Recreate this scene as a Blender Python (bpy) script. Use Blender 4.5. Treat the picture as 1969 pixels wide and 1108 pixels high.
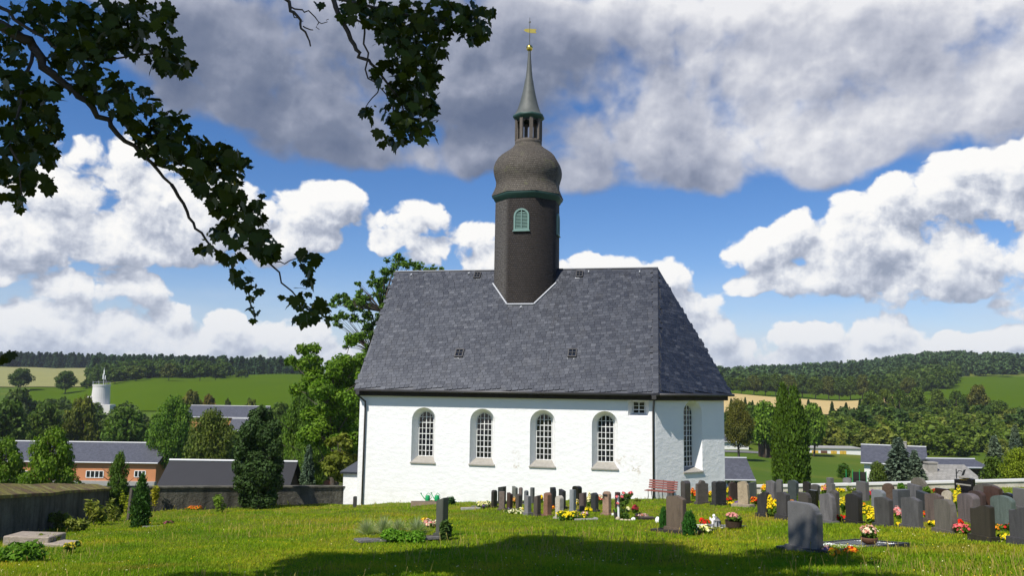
import bpy, bmesh, math, random
import numpy as np
from mathutils import Vector, Matrix

for o in list(bpy.data.objects):
    bpy.data.objects.remove(o, do_unlink=True)
SC = bpy.context.scene
COL = SC.collection
PI = math.pi
rad = math.radians

# ------------------------------------------------------------------ camera
IW, IH, FPX = 1969.0, 1108.0, 1600.0
PITCH, ROLL = rad(6.58), rad(0.79)
_cp, _sp, _cr, _sr = math.cos(PITCH), math.sin(PITCH), math.cos(ROLL), math.sin(ROLL)
C_F = np.array([0, _cp, _sp])
_R0, _U0 = np.array([1.0, 0, 0]), np.array([0, -_sp, _cp])
C_R = _cr * _R0 + _sr * _U0
C_U = -_sr * _R0 + _cr * _U0
cam_data = bpy.data.cameras.new('camera')
cam = bpy.data.objects.new('camera', cam_data)
COL.objects.link(cam)
cam_data.sensor_width = 36.0
cam_data.lens = FPX / IW * 36.0
cam_data.clip_start, cam_data.clip_end = 0.1, 8000
cam.matrix_world = Matrix(((C_R[0], C_U[0], -C_F[0], 0), (C_R[1], C_U[1], -C_F[1], 0),
                           (C_R[2], C_U[2], -C_F[2], 0), (0, 0, 0, 1)))
SC.camera = cam

SUN_AZ, SUN_EL = 218.5, 51.0        # azimuth clockwise from +Y (view direction)
S_DIR = Vector((math.sin(rad(SUN_AZ)) * math.cos(rad(SUN_EL)), math.cos(rad(SUN_AZ)) * math.cos(rad(SUN_EL)), math.sin(rad(SUN_EL))))
sun_data = bpy.data.lights.new('sun', 'SUN')
sun_data.energy, sun_data.angle, sun_data.color = 4.9, rad(0.5), (1.0, 0.955, 0.88)
sun = bpy.data.objects.new('sun', sun_data)
COL.objects.link(sun)
sun.rotation_euler = S_DIR.to_track_quat('Z', 'Y').to_euler()
sun.location = (0, 0, 60)

SC.view_settings.view_transform = 'Standard'
SC.view_settings.look = 'None'
SC.view_settings.exposure = 0.25
SC.view_settings.gamma = 1.0
SC.view_settings.use_curve_mapping = False
SC.cycles.use_denoising = True
SC.cycles.max_bounces = 6
SC.cycles.transparent_max_bounces = 6
SC.cycles.use_adaptive_sampling = True
SC.cycles.adaptive_threshold = 0.015


def ray(px, py):
    v = C_F + C_R * ((px - IW / 2) / FPX) + C_U * ((IH / 2 - py) / FPX)
    return v


def at(px, py, d):
    """point on the pixel's ray at forward distance d (metres along +Y)"""
    v = ray(px, py)
    return Vector(v * (d / v[1]))


def azel(px, py):
    v = ray(px, py)
    return math.atan2(v[0], v[1]), math.asin(v[2] / np.linalg.norm(v))


# ------------------------------------------------------------------ sky
world = bpy.data.worlds.new('World')
SC.world = world
world.use_nodes = True
wt = world.node_tree
for n in list(wt.nodes):
    wt.nodes.remove(n)


class NT:
    """small helper to write node graphs as expressions"""
    def __init__(self, tree):
        self.t = tree

    def n(self, typ, **kw):
        nd = self.t.nodes.new(typ)
        for k, v in kw.items():
            setattr(nd, k, v)
        return nd

    def link(self, a, b):
        self.t.links.new(a, b)

    def put(self, sock, v):
        if hasattr(v, 'links') or isinstance(v, bpy.types.NodeSocket):
            self.t.links.new(v, sock)
        else:
            sock.default_value = v

    def m(self, op, a, b=0.0, c=None, clamp=False):
        nd = self.n('ShaderNodeMath', operation=op, use_clamp=clamp)
        self.put(nd.inputs[0], a)
        self.put(nd.inputs[1], b)
        if c is not None:
            self.put(nd.inputs[2], c)
        return nd.outputs[0]

    def vm(self, op, a, b=(0, 0, 0), out=0):
        nd = self.n('ShaderNodeVectorMath', operation=op)
        self.put(nd.inputs[0], a)
        self.put(nd.inputs[1], b)
        return nd.outputs[out]

    def noise(self, vec, scale, detail=4, rough=.55, dist=0.0, typ=None):
        nd = self.n('ShaderNodeTexNoise')
        if typ:
            nd.noise_dimensions = typ
        self.put(nd.inputs['Vector'], vec)
        nd.inputs['Scale'].default_value = scale
        nd.inputs['Detail'].default_value = detail
        nd.inputs['Roughness'].default_value = rough
        nd.inputs['Distortion'].default_value = dist
        return nd

    def smooth(self, x, lo, hi):
        nd = self.n('ShaderNodeMapRange', interpolation_type='SMOOTHSTEP')
        self.put(nd.inputs[0], x)
        nd.inputs[1].default_value, nd.inputs[2].default_value = lo, hi
        nd.inputs[3].default_value, nd.inputs[4].default_value = 0, 1
        return nd.outputs[0]

    def lin(self, x, lo, hi, a=0.0, b=1.0):
        nd = self.n('ShaderNodeMapRange')
        self.put(nd.inputs[0], x)
        nd.inputs[1].default_value, nd.inputs[2].default_value = lo, hi
        nd.inputs[3].default_value, nd.inputs[4].default_value = a, b
        return nd.outputs[0]

    def mix(self, f, a, b, typ='MIX'):
        nd = self.n('ShaderNodeMix', data_type='RGBA', blend_type=typ)
        self.put(nd.inputs[0], f)
        self.put(nd.inputs[6], a if not isinstance(a, tuple) else (*a[:3], 1))
        self.put(nd.inputs[7], b if not isinstance(b, tuple) else (*b[:3], 1))
        return nd.outputs[2]

    def ramp(self, x, stops):
        nd = self.n('ShaderNodeValToRGB')
        cr = nd.color_ramp
        while len(cr.elements) > 1:
            cr.elements.remove(cr.elements[-1])
        cr.elements[0].position = stops[0][0]
        cr.elements[0].color = (*stops[0][1], 1)
        for p, c in stops[1:]:
            e = cr.elements.new(p)
            e.color = (*c, 1)
        self.put(nd.inputs[0], x)
        return nd.outputs[0]


# cloud masses: (px, py, rx, ry) in photograph pixels, turned into directions
WHITE = [  # cumulus
    (30, 430, 120, 75), (150, 400, 120, 90), (225, 325, 62, 68), (300, 400, 150, 95), (450, 420, 140, 80),
    (590, 415, 90, 62), (660, 400, 40, 40), (60, 475, 190, 32), (330, 480, 190, 34), (570, 460, 110, 36),
    (165, 570, 80, 52), (240, 560, 60, 40), (70, 625, 110, 45), (310, 620, 60, 40), (200, 640, 130, 50), (330, 665, 120, 38), (435, 615, 40, 30), (440, 655, 90, 40),
    (560, 650, 95, 40), (620, 680, 120, 30), (0, 530, 22, 24),
    (795, 430, 80, 42), (870, 470, 85, 45), (745, 465, 38, 28), (960, 505, 80, 40), (1000, 530, 110, 50), (1120, 515, 70, 38), (1210, 510, 55, 38),
    (1290, 535, 50, 44), (1318, 590, 30, 28), (1200, 580, 160, 50), (1360, 640, 60, 36), (1340, 690, 110, 40), (1420, 670, 70, 30),
    (1470, 480, 72, 48), (1555, 470, 80, 52), (1650, 455, 90, 62), (1750, 410, 70, 78), (1850, 385, 88, 80), (1950, 380, 85, 90),
    (1590, 540, 140, 38), (1760, 520, 160, 55), (1920, 520, 130, 62), (1445, 555, 40, 20),
    (1545, 650, 80, 30), (1690, 635, 75, 34), (1640, 685, 260, 28), (1850, 665, 110, 28), (1950, 650, 50, 20),
    (1800, 455, 120, 70), (1690, 490, 120, 60), (400, 455, 200, 60), (210, 450, 200, 60), (1050, 560, 160, 50), (100, 660, 160, 40), (2060, 460, 130, 160), (-90, 430, 120, 100),
]
GREY = [  # the broad cloud deck overhead
    (520, 110, 260, 140), (440, 190, 150, 75), (640, 210, 220, 120), (800, 170, 250, 160), (760, 295, 170, 45), (920, 290, 120, 65), (1000, 140, 260, 210),
    (1180, 260, 190, 110), (1110, 340, 110, 55), (1340, 230, 230, 125), (1370, 310, 130, 55), (1560, 210, 250, 130), (1600, 310, 110, 50), (1700, 280, 70, 40),
    (1800, 160, 280, 130), (1900, 220, 120, 50), (1480, 120, 260, 120), (1860, 60, 260, 120), (1300, 30, 900, 190), (700, -60, 700, 220), (2050, 100, 280, 170), (330, 90, 120, 90), (250, -10, 150, 60),
]
W = NT(wt)
tc = W.n('ShaderNodeTexCoord')
DIRN = W.vm('NORMALIZE', tc.outputs['Generated'])
sep = W.n('ShaderNodeSeparateXYZ')
W.link(DIRN, sep.inputs[0])
AZ = W.m('ARCTAN2', sep.outputs[0], sep.outputs[1])
EL = W.m('ARCSINE', sep.outputs[2])
cmb = W.n('ShaderNodeCombineXYZ')
W.link(AZ, cmb.inputs[0])
W.link(EL, cmb.inputs[1])
UV0 = cmb.outputs[0]
# beyond the picture's field the sky goes on with scattered clouds of the same kind


def cloud_field_group(name, blobs, scale, amp, warp, outside, k, grow=1.0):
    g = bpy.data.node_groups.new(name, 'ShaderNodeTree')
    g.interface.new_socket('Vector', in_out='INPUT', socket_type='NodeSocketVector')
    g.interface.new_socket('Value', in_out='OUTPUT', socket_type='NodeSocketFloat')
    G = NT(g)
    gi, go = G.n('NodeGroupInput'), G.n('NodeGroupOutput')
    p = gi.outputs[0]
    wn = G.noise(p, scale * .35, 5, .55, typ='2D')
    off = G.vm('MULTIPLY', G.vm('SUBTRACT', wn.outputs['Color'], (.5, .5, .5)), (warp, warp * .8, 0))
    q = G.vm('ADD', p, off)
    acc = None
    for (bx, by, rx, ry) in blobs:
        u, v = azel(bx, by)
        nd = G.n('ShaderNodeVectorMath', operation='MULTIPLY_ADD')
        G.link(q, nd.inputs[0])
        sx, sy = FPX / (rx * grow), FPX / (ry * grow)
        nd.inputs[1].default_value = (sx, sy, 0)
        nd.inputs[2].default_value = (-u * sx, -v * sy, 0)
        r2 = G.vm('DOT_PRODUCT', nd.outputs[0], nd.outputs[0], out='Value')
        f = G.m('SUBTRACT', 1.0, r2)
        acc = f if acc is None else G.m('SMOOTH_MAX', acc, f, k)
    # outside field: noise based cover where |az| is beyond the frame or high above it
    sx = G.n('ShaderNodeSeparateXYZ')
    G.link(p, sx.inputs[0])
    far = G.m('MAXIMUM', G.smooth(G.m('ABSOLUTE', sx.outputs[0]), .56, .75), G.smooth(sx.outputs[1], .42, .56))
    gen = G.m('MULTIPLY_ADD', G.noise(G.vm('MULTIPLY', p, (1, 1.7, 1)), 3.2, 3, .5, typ='2D').outputs[0], 5.0, outside)
    acc = G.m('MAXIMUM', acc, -1.6)
    nd = G.n('ShaderNodeMix', data_type='FLOAT')
    G.link(far, nd.inputs[0]); G.link(acc, nd.inputs[2]); G.link(gen, nd.inputs[3])
    base = nd.outputs[0]
    # billows
    qs = G.vm('MULTIPLY', q, (1, 1.15, 1))
    b1 = G.n('ShaderNodeTexVoronoi', feature='F1', voronoi_dimensions='2D')
    b1.inputs['Scale'].default_value = scale
    b1.inputs['Detail'].default_value = 3.0
    b1.inputs['Roughness'].default_value = .52
    wv = G.noise(qs, scale * 1.1, 3, .55, typ='2D')
    qv = G.vm('ADD', qs, G.vm('MULTIPLY', G.vm('SUBTRACT', wv.outputs['Color'], (.5, .5, .5)), (.45 / scale, .45 / scale, 0)))
    G.link(qv, b1.inputs['Vector'])
    bil = G.m('SUBTRACT', .55, b1.outputs['Distance'])
    fb = G.m('SUBTRACT', G.noise(qs, scale * .8, 8, .62, typ='2D').outputs[0], .5)
    tot = G.m('ADD', base, G.m('MULTIPLY', G.m('ADD', bil, G.m('MULTIPLY', fb, 1.4)), amp))
    G.link(tot, go.inputs[0])
    return g


gw = cloud_field_group('cumulus_field', WHITE, 15.0, 1.05, 0.05, -3.3, .35, 1.10)
gg = cloud_field_group('deck_field', GREY, 8.0, 0.80, 0.07, -3.4, .5)


def field(g, vec):
    nd = W.n('ShaderNodeGroup')
    nd.node_tree = g
    W.put(nd.inputs[0], vec)
    return nd.outputs[0]


LOFF = (-.009, .022, 0)
w0 = field(gw, UV0)
w1 = field(gw, W.vm('ADD', UV0, LOFF))
g0 = field(gg, UV0)
g1 = field(gg, W.vm('ADD', UV0, (-.02, .035, 0)))
aw = W.smooth(w0, -.14, .20)
ag = W.smooth(g0, -.05, .55)
# light on the cumulus: bright where the mass thins towards the sun, greyer at the flat undersides
lw = W.m('MULTIPLY', W.m('SUBTRACT', w0, w1), .66)
lw = W.m('SUBTRACT', W.m('ADD', lw, .60), W.m('MULTIPLY', W.smooth(w0, .3, 1.2), .14))
fn0 = W.noise(UV0, 34, 5, .6, typ='2D').outputs[0]
fn1 = W.noise(W.vm('ADD', UV0, (-.003, .0065, 0)), 34, 5, .6, typ='2D').outputs[0]
fine = W.m('SUBTRACT', fn0, fn1)
lw = W.m('ADD', lw, W.m('MULTIPLY', fine, .9))
cw = W.ramp(lw, [(0.0, (.30, .345, .45)), (.30, (.46, .50, .60)), (.55, (.68, .71, .78)), (.75, (.88, .89, .91)), (1.0, (1.0, .99, .97))])
cw = W.mix(W.m('MULTIPLY', W.smooth(EL, .17, .0), .42), cw, (.60, .66, .76))
lg = W.m('ADD', W.m('MULTIPLY', W.m('SUBTRACT', g0, g1), .50), .46)
thick = W.smooth(g0, .1, 1.1)
right = W.smooth(AZ, -.05, .30)
lg = W.m('ADD', lg, W.m('MULTIPLY', W.m('SUBTRACT', right, .38), .46))
lg = W.m('SUBTRACT', W.m('ADD', lg, .16), W.m('MULTIPLY', thick, .30))
lg = W.m('ADD', lg, W.m('ADD', W.m('MULTIPLY', fine, .22), W.m('MULTIPLY', W.m('MULTIPLY', W.m('SUBTRACT', W.noise(W.vm('MULTIPLY', UV0, (1, 1.6, 1)), 7, 4, .6, typ='2D').outputs[0], .5), right), .7)))
cg = W.ramp(lg, [(0.0, (.13, .165, .26)), (.25, (.20, .235, .33)), (.5, (.36, .39, .49)), (.75, (.58, .60, .68)), (1.0, (.90, .90, .92))])
sky = W.n('ShaderNodeTexSky', sky_type='NISHITA')
sky.sun_disc = False
sky.sun_elevation, sky.sun_rotation = rad(SUN_EL), rad(SUN_AZ)
sky.air_density, sky.dust_density, sky.ozone_density = 1.0, 0.35, 2.0
sky.altitude = 600
bg_sky = W.n('ShaderNodeBackground')
hs = W.n('ShaderNodeHueSaturation')
hs.inputs['Saturation'].default_value = 1.32
W.link(sky.outputs[0], hs.inputs['Color'])
W.link(W.mix(1.0, hs.outputs[0], (.98, .95, 1.12), 'MULTIPLY'), bg_sky.inputs[0])
bg_sky.inputs[1].default_value = 0.088
bg_w = W.n('ShaderNodeBackground'); W.link(cw, bg_w.inputs[0]); bg_w.inputs[1].default_value = .84
bg_g = W.n('ShaderNodeBackground'); W.link(cg, bg_g.inputs[0]); bg_g.inputs[1].default_value = .82
mx1 = W.n('ShaderNodeMixShader'); W.link(W.m('MULTIPLY', ag, .97), mx1.inputs[0]); W.link(bg_sky.outputs[0], mx1.inputs[1]); W.link(bg_g.outputs[0], mx1.inputs[2])
mx2 = W.n('ShaderNodeMixShader'); W.link(aw, mx2.inputs[0]); W.link(mx1.outputs[0], mx2.inputs[1]); W.link(bg_w.outputs[0], mx2.inputs[2])
# distant haze of cloud along the horizon, all round
veil = W.m('MULTIPLY', W.smooth(EL, .15, .0), W.lin(W.noise(W.vm('MULTIPLY', UV0, (1, 3, 1)), 9, 4, .6, typ='2D').outputs[0], .3, .7, .25, .85))
bg_v = W.n('ShaderNodeBackground'); bg_v.inputs[0].default_value = (.62, .70, .82, 1); bg_v.inputs[1].default_value = .82
mx0 = W.n('ShaderNodeMixShader'); W.link(veil, mx0.inputs[0]); W.link(mx1.outputs[0], mx0.inputs[1]); W.link(bg_v.outputs[0], mx0.inputs[2])
W.link(mx0.outputs[0], mx2.inputs[1])
wo = W.n('ShaderNodeOutputWorld')
W.link(mx2.outputs[0], wo.inputs[0])
world.cycles.sampling_method = 'NONE'

# ------------------------------------------------------------------ helpers
RNG = np.random.default_rng(7)


def rnd(seed):
    return np.random.default_rng(seed)


def mesh_np(name, V, F, uv=None, smooth=False):
    V = np.asarray(V, dtype=np.float32).reshape(-1, 3)
    me = bpy.data.meshes.new(name)
    if isinstance(F, np.ndarray) and F.ndim == 2:
        nf, k = F.shape
        me.vertices.add(len(V))
        me.vertices.foreach_set('co', V.ravel())
        me.loops.add(nf * k)
        me.loops.foreach_set('vertex_index', F.astype(np.int32).ravel())
        me.polygons.add(nf)
        me.polygons.foreach_set('loop_start', np.arange(0, nf * k, k, dtype=np.int32))
        me.polygons.foreach_set('loop_total', np.full(nf, k, dtype=np.int32))
    else:
        me.from_pydata([tuple(map(float, v)) for v in V], [], [tuple(map(int, f)) for f in F])
    if uv is not None:
        l = me.uv_layers.new(name='UVMap')
        l.data.foreach_set('uv', np.asarray(uv, dtype=np.float32).ravel())
    me.update(calc_edges=True)
    if smooth:
        me.polygons.foreach_set('use_smooth', np.ones(len(me.polygons), dtype=bool))
    me.validate()
    return me


def link(name, me, material=None, parent=None, loc=None, rot=None, scale=None, color=None):
    o = bpy.data.objects.new(name, me)
    COL.objects.link(o)
    if material is not None and me is not None and len(me.materials) == 0:
        me.materials.append(material)
    if parent is not None:
        o.parent = parent
    if loc is not None:
        o.location = loc
    if rot is not None:
        o.rotation_euler = rot
    if scale is not None:
        o.scale = scale
    if color is not None:
        o.color = (*color[:3], 1)
    return o


def tag(o, label=None, cat=None, group=None, kind=None):
    if label:
        o['label'] = label
    if cat:
        o['category'] = cat
    if group:
        o['group'] = group
    if kind:
        o['kind'] = kind
    return o


def thing(name, label, cat, loc=(0, 0, 0), rz=0.0, group=None):
    o = bpy.data.objects.new(name, None)
    o.empty_display_size = .2
    COL.objects.link(o)
    o.location = loc
    o.rotation_euler = (0, 0, rz)
    return tag(o, label, cat, group)


class MB:
    """collects polygons of ONE part"""
    def __init__(self):
        self.V, self.F = [], []

    def add(self, V, F):
        k = len(self.V)
        self.V += [tuple(map(float, v)) for v in V]
        self.F += [tuple(int(i) + k for i in f) for f in F]
        return self

    def quad(self, a, b, c, d):
        return self.add([a, b, c, d], [(0, 1, 2, 3)])

    def poly(self, pts):
        return self.add(pts, [tuple(range(len(pts)))])

    def box(self, x0, x1, y0, y1, z0, z1):
        V = [(x0, y0, z0), (x1, y0, z0), (x1, y1, z0), (x0, y1, z0), (x0, y0, z1), (x1, y0, z1), (x1, y1, z1), (x0, y1, z1)]
        return self.add(V, [(3, 2, 1, 0), (4, 5, 6, 7), (0, 1, 5, 4), (1, 2, 6, 5), (2, 3, 7, 6), (3, 0, 4, 7)])

    def obox(self, c, ex, ey, ez, hx, hy, hz):
        c, ex, ey, ez = Vector(c), Vector(ex), Vector(ey), Vector(ez)
        V = [c + ex * (hx * i) + ey * (hy * j) + ez * (hz * k) for k in (-1, 1) for j, i in ((-1, -1), (-1, 1), (1, 1), (1, -1))]
        return self.add(V, [(3, 2, 1, 0), (4, 5, 6, 7), (0, 1, 5, 4), (1, 2, 6, 5), (2, 3, 7, 6), (3, 0, 4, 7)])

    def tube(self, pts, r, n=6, cap=True):
        pts = [Vector(p) for p in pts]
        rs = r if hasattr(r, '__len__') else [r] * len(pts)
        k = len(self.V)
        up = Vector((0, 0, 1))
        for i, p in enumerate(pts):
            t = (pts[min(i + 1, len(pts) - 1)] - pts[max(i - 1, 0)])
            if t.length < 1e-6:
                t = up.copy()
            t.normalize()
            ref = up if abs(t.z) < .95 else Vector((1, 0, 0))
            e1 = t.cross(ref).normalized()
            e2 = t.cross(e1).normalized()
            for j in range(n):
                a = 2 * PI * j / n
                q = p + (e1 * math.cos(a) + e2 * math.sin(a)) * rs[i]
                self.V.append(tuple(q))
        for i in range(len(pts) - 1):
            for j in range(n):
                a, b = k + i * n + j, k + i * n + (j + 1) % n
                self.F.append((a, b, b + n, a + n))
        if cap:
            self.F.append(tuple(k + j for j in reversed(range(n))))
            self.F.append(tuple(k + (len(pts) - 1) * n + j for j in range(n)))
        return self

    def lathe(self, prof, n=16, c=(0, 0, 0), capped=True):
        k = len(self.V)
        for (r, z) in prof:
            for j in range(n):
                a = 2 * PI * j / n
                self.V.append((c[0] + r * math.cos(a), c[1] + r * math.sin(a), c[2] + z))
        for i in range(len(prof) - 1):
            for j in range(n):
                a, b = k + i * n + j, k + i * n + (j + 1) % n
                self.F.append((a, b, b + n, a + n))
        if capped:
            self.F.append(tuple(k + j for j in reversed(range(n))))
            self.F.append(tuple(k + (len(prof) - 1) * n + j for j in range(n)))
        return self

    def mesh(self, name, smooth=False):
        return mesh_np(name, np.array(self.V, dtype=np.float32), self.F, smooth=smooth)

    def build(self, name, material, parent=None, smooth=False, bevel=0, **kw):
        me = self.mesh(name, smooth)
        if bevel:
            bm = bmesh.new(); bm.from_mesh(me)
            bmesh.ops.recalc_face_normals(bm, faces=bm.faces)
            es = [e for e in bm.edges if len(e.link_faces) == 2 and e.calc_face_angle(0) > .5]
            bmesh.ops.bevel(bm, geom=es, offset=bevel, segments=1, affect='EDGES')
            bm.to_mesh(me); bm.free()
        return link(name, me, material, parent, **kw)


# ------------------------------------------------------------------ materials
MATS = {}


def new_mat(name):
    m = bpy.data.materials.new(name)
    m.use_nodes = True
    t = m.node_tree
    for n in list(t.nodes):
        t.nodes.remove(n)
    N = NT(t)
    out = N.n('ShaderNodeOutputMaterial')
    b = N.n('ShaderNodeBsdfPrincipled')
    N.link(b.outputs[0], out.inputs[0])
    MATS[name] = m
    return m, N, b, out


def coords(N, kind='Object', scale=None):
    c = N.n('ShaderNodeTexCoord').outputs[kind]
    if scale:
        c = N.vm('MULTIPLY', c, scale)
    return c


def bump(N, b, h, strength=.4, dist=.02):
    bn = N.n('ShaderNodeBump')
    bn.inputs['Strength'].default_value = strength
    bn.inputs['Distance'].default_value = dist
    N.put(bn.inputs['Height'], h)
    N.link(bn.outputs[0], b.inputs['Normal'])
    return bn


def simple(name, c, rough=.8, var=.25, scale=6.0, spec=.3, bstr=0.0, bscale=40.0, metal=0.0, use_color=False, kind='Object'):
    """surface whose base colour wanders a little around c"""
    m, N, b, out = new_mat(name)
    v = coords(N, kind)
    n1 = N.noise(v, scale, 5, .6)
    lo = tuple(x * (1 - var) for x in c)
    hi = tuple(min(1, x * (1 + var)) for x in c)
    col = N.mix(n1.outputs[0], lo, hi)
    if use_color:
        oi = N.n('ShaderNodeObjectInfo')
        col = N.mix(1.0, oi.outputs['Color'], N.mix(n1.outputs[0], (1 - var,) * 3, (1 + var,) * 3), 'MULTIPLY')
    N.put(b.inputs['Base Color'], col)
    b.inputs['Roughness'].default_value = rough
    b.inputs['Specular IOR Level'].default_value = spec
    b.inputs['Metallic'].default_value = metal
    if bstr:
        bump(N, b, N.noise(v, bscale, 4, .6).outputs[0], bstr, .02)
    return m


# plaster of the church: slightly uneven, a few worn and stained places
m, N, b, out = new_mat('white_plaster')
v = coords(N)
n_l = N.noise(v, .6, 4, .6)
col = N.mix(n_l.outputs[0], (.78, .775, .75), (.86, .855, .84))
sp = N.n('ShaderNodeSeparateXYZ'); N.link(v, sp.inputs[0])
# damp edge along the ground and the worn patch beside the rain pipe
foot = N.m('MULTIPLY', N.smooth(sp.outputs[2], 1.9, .5), N.smooth(N.noise(v, 1.7, 5, .65).outputs[0], .45, .75))
col = N.mix(N.m('MULTIPLY', foot, .45), col, (.50, .47, .39))
for (cx, cz, rx, rz, amt) in ((14.95, 2.9, .55, .55, .9), (14.3, 3.05, .5, .35, .7), (8.75, 2.9, .30, .75, .7), (6.0, 2.9, .25, .35, .5), (15.0, 2.2, .3, .5, .5)):
    dx = N.m('MULTIPLY', N.m('SUBTRACT', sp.outputs[0], cx), 1 / rx)
    dz = N.m('MULTIPLY', N.m('SUBTRACT', sp.outputs[2], cz), 1 / rz)
    r2 = N.m('ADD', N.m('MULTIPLY', dx, dx), N.m('MULTIPLY', dz, dz))
    k = N.m('MULTIPLY', N.smooth(r2, 1.1, .2), N.smooth(N.noise(v, 4.0, 5, .7).outputs[0], .50, .62))
    col = N.mix(N.m('MULTIPLY', k, amt), col, (.52, .46, .36))
N.put(b.inputs['Base Color'], col)
b.inputs['Roughness'].default_value = .92
b.inputs['Specular IOR Level'].default_value = .15
hgt = N.m('ADD', N.m('MULTIPLY', N.noise(N.vm('MULTIPLY', v, (1, 1, 1.6)), 2.6, 3, .5).outputs[0], 2.2), N.noise(v, 14, 5, .65).outputs[0])
bump(N, b, hgt, .3, .04)

# slates: every piece its own grey
m, N, b, out = new_mat('slate')
geo = N.n('ShaderNodeNewGeometry')
oi = N.n('ShaderNodeObjectInfo')
r = N.m('FRACT', N.m('ADD', geo.outputs['Random Per Island'], N.m('MULTIPLY', oi.outputs['Random'], 7.31)))
v = coords(N, 'Generated')
pos = geo.outputs['Position']
col = N.ramp(r, [(0, (.0135, .015, .020)), (.45, (.019, .0215, .028)), (.8, (.026, .0285, .036)), (.95, (.036, .039, .048)), (1, (.055, .058, .066))])
streak = N.noise(N.vm('MULTIPLY', pos, (1.6, 1.6, .22)), 1.0, 5, .65)
col = N.mix(N.m('MULTIPLY', N.smooth(streak.outputs[0], .5, .72), .6), col, (.018, .017, .016))
lich = N.noise(pos, 1.1, 6, .7)
col = N.mix(N.m('MULTIPLY', N.smooth(lich.outputs[0], .56, .74), .22), col, (.07, .07, .06))
N.put(b.inputs['Base Color'], col)
N.put(b.inputs['Roughness'], N.lin(r, 0, 1, .40, .52))
b.inputs['Specular IOR Level'].default_value = .85
b.inputs['Specular Tint'].default_value = (.88, .92, 1.0, 1)
bump(N, b, N.noise(pos, 22, 3, .6).outputs[0], .25, .01)

# wooden shingles of the turret (small pieces: brick pattern in UV metres)
def shingle_mat(name, dark, light, moss=0.0):
    m, N, b, out = new_mat(name)
    uv = coords(N, 'UV')
    br = N.n('ShaderNodeTexBrick')
    N.link(uv, br.inputs['Vector'])
    br.inputs['Scale'].default_value = 1.0
    br.inputs['Brick Width'].default_value = .11
    br.inputs['Row Height'].default_value = .13
    br.inputs['Mortar Size'].default_value = .012
    br.inputs['Mortar Smooth'].default_value = .6
    br.inputs['Bias'].default_value = 0.0
    br.offset = .5
    br.inputs['Color1'].default_value = (*dark, 1)
    br.inputs['Color2'].default_value = (*light, 1)
    br.inputs['Mortar'].default_value = tuple(x * .35 for x in dark) + (1,)
    ns = N.noise(uv, 26, 4, .7)
    col = N.mix(N.smooth(ns.outputs[0], .45, .8), br.outputs['Color'], tuple(min(1, x * 2.6) for x in light))
    wn = N.noise(coords(N), .9, 4, .6)
    col = N.mix(N.m('MULTIPLY', wn.outputs[0], .7), col, N.mix(.5, col, tuple(x * .55 for x in dark)))
    if not moss:   # left-facing sides are mixed towards a patchy paler grey
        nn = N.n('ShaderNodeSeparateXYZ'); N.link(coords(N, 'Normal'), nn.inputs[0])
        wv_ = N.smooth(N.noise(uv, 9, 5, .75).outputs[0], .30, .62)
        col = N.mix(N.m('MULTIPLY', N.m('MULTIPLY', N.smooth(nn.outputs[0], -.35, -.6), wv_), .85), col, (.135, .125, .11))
    if moss:
        col = N.mix(N.m('MULTIPLY', N.smooth(N.noise(coords(N), 1.3, 5, .7).outputs[0], .54, .72), moss), col, (.16, .17, .06))
    N.put(b.inputs['Base Color'], col)
    b.inputs['Roughness'].default_value = .75
    b.inputs['Specular IOR Level'].default_value = .3
    sv = N.n('ShaderNodeSeparateXYZ'); N.link(uv, sv.inputs[0])
    saw = N.m('SUBTRACT', 1.0, N.m('FRACT', N.m('MULTIPLY', sv.outputs[1], 1 / .13)))
    hgt = N.m('ADD', N.m('MULTIPLY', saw, .7), N.m('MULTIPLY', br.outputs['Fac'], -1.0))
    bump(N, b, hgt, .9, .025)
    return m


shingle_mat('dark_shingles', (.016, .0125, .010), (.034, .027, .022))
shingle_mat('weathered_shingles', (.058, .049, .038), (.115, .10, .079), .5)
simple('green_paint', (.020, .060, .048), .55, .25, 5, .4)
simple('pale_green_paint', (.15, .25, .215), .55, .2, 5, .4)
simple('copper_roof', (.085, .092, .082), .6, .45, 3, .4)
simple('grey_wood', (.115, .098, .08), .85, .35, 8, .2, .4, 60)
simple('dark_wood', (.028, .022, .018), .7, .3, 5, .3)
simple('dark_metal', (.045, .042, .040), .45, .25, 6, .5)
simple('zinc', (.40, .41, .42), .45, .15, 6, .5)
simple('coping_white', (.60, .59, .55), .7, .12, 3, .3)
simple('white_paint', (.78, .78, .75), .5, .08, 6, .4)
simple('sill_stone', (.31, .29, .25), .85, .35, 7, .3, .4, 50)
m = simple('gold', (.80, .55, .10), .28, .08, 6, .6, metal=1.0)
m, N, b, out = new_mat('dark_glass')
b.inputs['Base Color'].default_value = (.012, .014, .018, 1)
b.inputs['Roughness'].default_value = .06
b.inputs['Specular IOR Level'].default_value = .6
bump(N, b, N.noise(coords(N), 3.5, 2, .5).outputs[0], .05, .02)


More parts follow.
